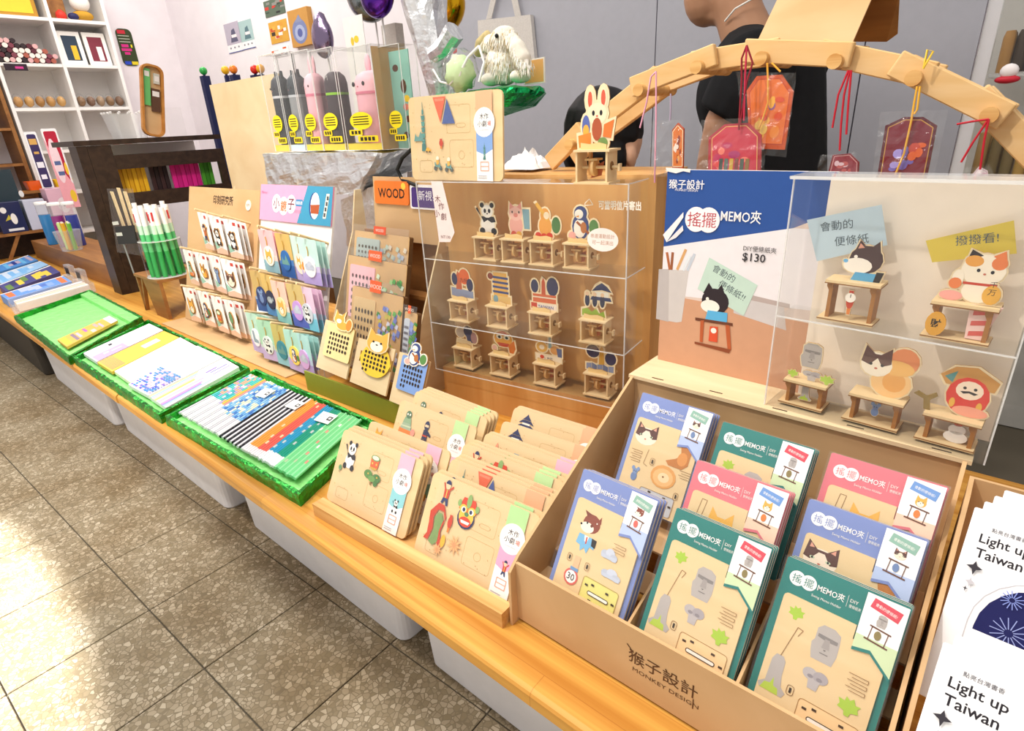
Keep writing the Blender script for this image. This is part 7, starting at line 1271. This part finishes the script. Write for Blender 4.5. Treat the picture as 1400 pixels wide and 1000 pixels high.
for k, (x, y) in enumerate(sp_):
    m = MB('gloss'); h_ = rr.uniform(.235, .255); m.tube([(0, 0, 0), (0, 0, .09)], .0085, '#22a04a', 8); m.tube([(0, 0, .09), (0, 0, .15)], .0085, '#5cc47a', 8); m.tube([(0, 0, .15), (0, 0, .18)], .0085, '#c8ecd0', 8); m.tube([(0, 0, .18), (0, 0, h_)], .0085, '#f6f4f2', 8)
    if k % 3 == 0: m.box(.0045, .0088, -.003, .003, .195, .225, '#c83a40')
    if k % 3 == 0: m.box(-.003, .003, -.0088, -.0045, .19, .22, '#c83a40')
    m.build('green_pen', None, T3(cx_ + x, .765 + y, zc + .0035) @ RX(rr.uniform(-2, 2)), 'white tipped green pen in the clear cylinder', 'pen', 'green pens in the cylinder')
rl_ = thing('ruler_bag', 'clear bag of wooden rulers hanging against the dark post', 'ruler pack'); Pz = PX(150, 262, -2.72); 
for k in range(3): m = MB('birch'); a = PY(152 + 9 * k, 262 - 5 * (k % 2), .725); b_ = PY(172 + 8 * k, 318, .725); d_ = (b_ - a); m.loft([[tuple(a + Vector((dx, dy, 0))) for dx, dy in ((-.016, 0), (.016, 0), (.016, .002), (-.016, .002))], [tuple(b_ + Vector((dx, dy, 0))) for dx, dy in ((-.016, 0), (.016, 0), (.016, .002), (-.016, .002))]], caps=True); m.build('ruler', rl_)
m = MB('bag'); q = [PY(160, 345, .72), PY(196, 350, .72), PY(182, 258, .72), PY(146, 258, .72)]; m.add(q, [(0, 1, 2, 3)]); m.build('clear_bag', rl_)
m = MB(); q = [PY(163, 334, .70), PY(188, 333, .70), PY(184, 308, .70), PY(158, 310, .70)]; f = Fr(q[0], q[1] - q[0], (0, 0, 1)); l = [f.loc(*p) for p in ((163, 334), (188, 333), (184, 308), (158, 310))]; m.prism(l, 0, .003, '#1d1c1e'); m.z = .0032
for k in range(2): m.rect(.015, .03 + .04 * k, .085, .042 + .04 * k, '#d8d4d0')
m.tube([(.05, 0, -.001), (.05, -.11, -.002)], .003, '#8a8a8c', 6); m.build('black_sign', None, f, 'small black sign with white lettering in front of the rulers', 'sign')
# ------------------------------------------------------------------ long low crate and goods at the far end of the bench
lc = thing('low_crate', 'long low brown crate along the back of the bench', 'crate', T3(-4.37, .76, .3005)); m = MB('brown'); m.box(0, 1.36, 0, .012, 0, .10); m.build('front_board', lc); m = MB('brown'); m.box(0, 1.36, .0125, .22, .09, .10); m.build('top_board', lc); m = MB('brown'); m.box(0, 1.36, .21, .222, 0, .0895); m.build('back_board', lc)
zl = .4008
def tubeitem(px, y, h, c1, c2, lab):
    P = PY(*px, y); m = MB('gloss'); t = thing('pen_tube', lab, 'pen set', T3(P.x, y, zl)); m.lathe([(.026, 0), (.028, .004), (.028, h * .7)], c1, 14); m.build('tube', t); m = MB('frost'); m.lathe([(.0285, h * .7), (.0285, h * .93)], n=14); m.build('clear_section', t); m = MB('gloss'); m.lathe([(.03, h * .93), (.03, h * .99), (.02, h)], c2, 14); m.build('cap', t)
tubeitem((76, 338), .80, .23, '#3a8ac8', '#f4f2f0', 'blue pen tube with a white cap on the low crate'); tubeitem((91, 334), .82, .23, '#a03a8a', '#f4f2f0', 'purple pen tube with a white cap on the low crate'); tubeitem((108, 328), .87, .23, '#3a4aa8', '#f4f2f0', 'dark blue pen tube with a white cap on the low crate')
P = PY(103, 352, .80); mg = thing('marker_cup', 'clear cup of yellow and green markers on the low crate', 'cup', T3(P.x, .80, zl)); m = MB('frost'); m.lathe([(.045, 0), (.06, .10)], n=20); m.build('cup_wall', mg)
for k, (dx, dy, c_, tl) in enumerate(((-.02, 0, '#f0b82a', 20), (.012, -.01, '#f4b42a', -4), (.024, .01, '#7ac84a', -16), (-.005, .018, '#e8e04a', 8), (-.028, -.012, '#c8e08a', 26))):
    m = MB('gloss'); m.tube([(0, 0, 0), (0, 0, .09)], .009, c_, 8); m.tube([(0, 0, .09), (0, 0, .135)], .0095, c_, 8); m.tube([(0, 0, .135), (0, 0, .14)], .006, '#f4f2ee', 8); m.build('marker', None, T3(P.x + dx * .7, .80 + dy, zl + .004) @ RY(-tl * .6), ('amber', 'orange', 'green', 'lemon', 'pale green')[k] + ' marker leaning in the clear cup', 'marker')
for k, (px_, py_) in enumerate(((108, 362), (124, 368), (135, 385), (120, 382))):
    P = PY(px_, py_, .755); t = thing('stamp_box', ('small clear box with a black stamp', 'small clear box with a grey stamp', 'empty small clear box', 'low clear box with torn label')[k] + ' against the low crate', 'box', T3(P.x, .70 - .03 * (k // 2), .3008 if k > 1 else .3008)); m = MB('frost'); m.box(-.045, .045, 0, .022, 0, .065 if k < 2 else .03); m.build('box', t)
    if k < 2: m = MB(); m.box(-.03, .03, -.0012, -.0002, .015, .055, ('#2a2628', '#5a544e')[k]); m.build('stamp', t)
rs = thing('goods_riser', 'brown riser shelf with slanted legs carrying boxed goods', 'riser', T3(-4.55, .50, .3005)); m = MB('brown'); m.box(0, .15, 0, .40, .135, .15); m.build('top_board', rs)
for y in (.02, .18, .36): m = MB('brown'); m.prism([(0, 0), (.02, 0), (.10, .1345), (.08, .1345)], 0, .012, T=Matrix(((0, 0, 1, .13), (1, 0, 0, y - .05), (0, 1, 0, 0), (0, 0, 0, 1)))); m.build('slanted_leg', rs)
m = MB('dark'); m.box(0, .01, 0, .40, 0, .1345); m.build('back_board', rs)
zr_ = .4508; xr = -4.41
def goods(px0, px1, h, d, col, label, draw=None, cat='box', nm='gift_box'):
    a = PX(*px0, xr); b = PX(*px1, xr); f = Fr((xr, a.y, zr_), (0, 1, 0), (0, 0, 1)); w = b.y - a.y; t = thing(nm, label, cat, f); m = MB('gloss'); m.bbox(0, w, 0, h, -d, 0, .004, col); m.build('box', t)
    if draw: m = MB(); m.z = .0003; draw(m, w, h); m.build('print', t)
def nb(m, w, h): m.ell(w * .3, h * .75, w * .12, h * .1, '#f0ece8'); m.poly([(w * .25, h * .4), (w * .5, h * .45), (w * .45, h * .6)], '#c8b83a'); m.ell(w * .6, h * .45, w * .12, h * .18, '#f4f0ec'); m.rect(w * .25, h * .06, w * .85, h * .14, '#e8e8ec')
goods((3, 315), (38, 310), .17, .10, '#2a2f55', 'navy gift box with white drawings on the riser', nb)
goods((42, 308), (70, 303), .17, .10, '#c8cce0', 'pale lavender box between the navy and pink boxes')
def pk(m, w, h): m.ell(w * .6, h * .55, w * .26, h * .2, '#f6e8ee', 20); m.ell(w * .62, h * .56, w * .07, h * .05, '#3a2a34')
goods((76, 303), (106, 298), .22, .12, '#ecc0d4', 'pink box with a white round window on the riser', pk)
def signb(px, x, base, label, draw, z0):
    a = PX(*px[0], x); f = Fr((x, a.y, z0), (0, 1, .0), (0, 0, 1)); w = f.loc(*px[1])[0]; h = f.loc(*px[2])[1]; m = MB(); m.prism(rrect(0, 0, w, h, .008), 0, .004, '#f4f2f4'); m.z = .0042; m.poly(rrect(.008, .01, w - .008, h - .014, .01), base); draw(m, w, h)
    if z0 < .6: m.box(w * .4, w * .6, .4008 - z0, 0, 0, .003, '#e9e6e8')
    return m.build('display_sign', None, f, label, 'sign')
def ns(m, w, h):
    m.rect(w * .2, h * .78, w * .8, h * .88, '#d8a85a'); m.rect(w * .3, h * .62, w * .7, h * .66, '#d8a85a'); m.rect(w * .22, h * .38, w * .78, h * .48, '#f0eef4'); m.rect(w * .25, h * .18, w * .7, h * .26, '#f0eef4')
signb([(50, 235), (67, 235), (47, 180)], -4.585, '#3a2f5e', 'navy sign with gold and white lettering among the far goods', ns, .6605)
def rs_(m, w, h):
    m.poly([(0, 0), (w, 0), (w, h * .3), (w * .4, h * .55), (0, h * .9)], '#f0a8b4'); m.poly(circ(w * .4, h * .6, w * .3, h * .28, 18), '#f4d8e0'); m.ell(w * .85, h * .5, w * .1, h * .08, '#f4c83a'); m.rect(w * .2, h * .55, w * .6, h * .6, '#5a6a9a'); m.rect(w * .25, h * .42, w * .65, h * .47, '#5a6a9a'); m.ell(w * .75, h * .15, w * .2, h * .08, '#f0c83a')
signb([(83, 262), (104, 262), (61, 176)], -4.30, '#b81e3a', 'tall red and pink sign with a yellow spot among the far goods', rs_, .56)
m = MB('gloss'); f = Fr((-4.535, PX(-6, 260, -4.535).y, .4508), (0, 1, 0), (0, 0, 1)); m.box(0, .10, 0, .34, -.01, 0, '#2c3c44'); m.box(.02, .04, .0, .01, -.014, -.0105, '#2c3c44'); m.z = .0003; m.ell(.09, .13, .02, .03, '#c8c83a', 10); m.ell(.11, .2, .012, .02, '#e8e4e0', 10); m.build('dark_poster', None, f, 'dark teal poster board at the end of the riser', 'poster')
bx = thing('wood_shelf', 'brown wooden wall shelf beside the white bookcase', 'shelf', T3(WX + .002, .42, 0)); m = MB('brown'); m.box(0, .28, .50, .52, 0, 1.45); m.build('upright', bx)
for z in (.6, .8, 1.0, 1.2, 1.4): m = MB('brown'); m.box(0, .28, .0, .499, z, z + .015); m.build('shelf', bx)
m = MB('brown'); m.box(0, .28, -.02, -.001, 0, 1.45); m.build('upright', bx)
m = MB('dark'); m.box(0, .01, 0, .499, 0, .599); m.build('back_panel', bx)
ob = thing('back_table', 'brown table carrying orange and yellow trays behind the riser', 'table', T3(-4.705, .55, .0)); m = MB('brown'); m.box(0, .135, .0, .50, .645, .66); m.build('table_top', ob)
for x in (.002,):
    for y in (.01, .46): m = MB('brown'); m.box(x, x + .02, y, y + .02, 0, .6445); m.build('leg', ob)
for k, (c_, n_, px_) in enumerate((('#f0641e', 'orange', (42, 240)), ('#f4c41e', 'yellow', (62, 250)))):
    P = PX(*px_, -4.64); t = thing('plastic_tray', '%s plastic tray on the brown back table' % n_, 'tray', T3(-4.64, P.y + .01 + .075 * k, .6605)); m = MB('gloss'); m.loft([[(p[0], p[1], z) for p in rrect(-s, -s * 1.02, s, s * 1.02, .012)] for s, z in ((.045, 0), (.052, .05), (.049, .05), (.042, .004))], c_, caps=False); m.add([(-.042, -.042, .004), (.042, -.042, .004), (.042, .042, .004), (-.042, .042, .004)], [(0, 1, 2, 3)], c_); m.build('body', t)
# blue postcard packs on the bench
pk_ = [([(-12, 366), (-4, 373), (52, 356), (38, 349)], .012, 'blue postcard pack with an evening sky, farthest on the bench', '#4a8ad0', ['#2a3a8a', '#b8a8c0', '#6ab4e4']), ([(-10, 378), (2, 388), (66, 362), (55, 357)], .014, 'pale blue postcard pack beside the evening sky pack', '#9ac4ec', ['#7ab4e8', '#c8d8ec']),
       ([(-2, 390), (8, 399), (82, 372), (68, 363)], .016, 'dark blue postcard pack with a green field picture', '#4a4a86', ['#6a8a4a', '#3a3a6a', '#e8c84a']), ([(0, 403), (10, 410), (98, 385), (86, 377)], .022, 'bright blue postcard pack of a city skyline beside the clear tray', '#6a9ae0', ['#8aaae4', '#5a7ac8', '#e87a4a', '#b8c4ec'])]
for k, (qd, th, lb, base, cs) in enumerate(pk_):
    rr = random.Random(k); cells = [base]
    for j in range(9): b0 = .05 + .1 * j; cells.append((rr.uniform(0, .4), b0, rr.uniform(.55, 1), b0 + .1, rr.choice(cs + [base])))
    cells.append((.0, 0, .08, 1, '#f0eef0'))
    flat('postcard_pack', qd, .3008, th + .012, lb, 'postcards', cells, None, None, 0.0)
qd = [(22, 428), (30, 436), (138, 394), (124, 385)]
t = thing('clear_tray', 'clear plastic tray of flat cards between the blue postcards and the foil tray', 'tray', T3(*G(20, 426, .3008))); o = G(20, 426, .3008); P4 = [G(*p, .32) for p in ((12, 416), (18, 424), (130, 393), (116, 385))]; P4 = [Vector((p.x, p.y, .3008)) for p in P4]
m = MB('frost')
for i in range(4):
    a, b = P4[i] - o, P4[(i + 1) % 4] - o; m.add([tuple(a), tuple(b), (b.x, b.y, b.z + .04), (a.x, a.y, a.z + .04)], [(0, 1, 2, 3)])
m.add([tuple(p - o + Vector((0, 0, .001))) for p in P4], [(0, 1, 2, 3)]); m.build('tray_wall', t)
for k in range(3):
    P5 = [P4[0].lerp(P4[1], a).lerp(P4[3].lerp(P4[2], a), b) - o for a, b in ((.08 + .3 * k, .06), (.34 + .3 * k, .06), (.34 + .3 * k, .94), (.08 + .3 * k, .94))]; m = MB(); m.prism([(p.x, p.y) for p in P5], .003, .03 + .002 * k, ['#f0e8e4', '#e8d8c8', '#f4ece8'][k]); m.z = .03 + .002 * k + .0002; a, b = Vector(P5[0]).lerp(P5[1], .1), Vector(P5[3]).lerp(P5[2], .1); m.line([(a.x, a.y), (b.x, b.y)], .004, ['#8a8a92', '#b8404a', '#c8a84a'][k]); m.build('flat_card_pack', None, T3(*o), ('white', 'beige', 'cream')[k] + ' flat card pack inside the clear tray', 'card pack')
# small things on the bench behind the pencil tray
for k, (qd, c_) in enumerate((([(338, 487), (352, 497), (368, 487), (352, 478)], '#f6f4f8'), ([(356, 496), (380, 506), (398, 494), (372, 484)], '#f2f0f6'))):
    flat('loose_leaflet', qd, .3008, .001 + .001 * k, ('small white leaflet', 'white leaflet with a lilac spot')[k] + ' lying on the bench before the mirror cards', 'leaflet', [c_, (.3, .3, .6, .6, '#c8b8e8' if k else '#e4e2ea')])
t = thing('power_cable', 'black cable looping down beside the oak cabinet', 'cable'); m = MB(); m.tube([PY(562, 205, .93), PY(550, 216, .93), PY(543, 232, .93), PY(550, 246, .93), PY(570, 254, .92)], .0045, '#161616', 8); m.build('cord', t)
pp = thing('paper_sheet', 'crumpled white wrapping paper on the oak cabinet top', 'paper')
rr = random.Random(5); m = MB(); n = 12; P = [PY(692, 235, .98), PY(738, 236, .98)]
for i in range(1): 
    g = []
    for a in range(n + 1):
        for b in range(n + 1):
            p = P[0].lerp(P[1], a / n); g.append((p.x, .955 + .09 * b / n, .8085 + max(0, .034 * math.sin(math.pi * min(1, a / n)) ** .6 * math.sin(math.pi * b / n) ** .6 * (.75 + .9 * noise.noise((a * .9, b * .9, 1)))) + .002))
    m.add(g, [(a * (n + 1) + b, (a + 1) * (n + 1) + b, (a + 1) * (n + 1) + b + 1, a * (n + 1) + b + 1) for a in range(n) for b in range(n)], '#fbfafa')
m.build('crumpled_sheet', pp)
bpy.context.view_layer.update()
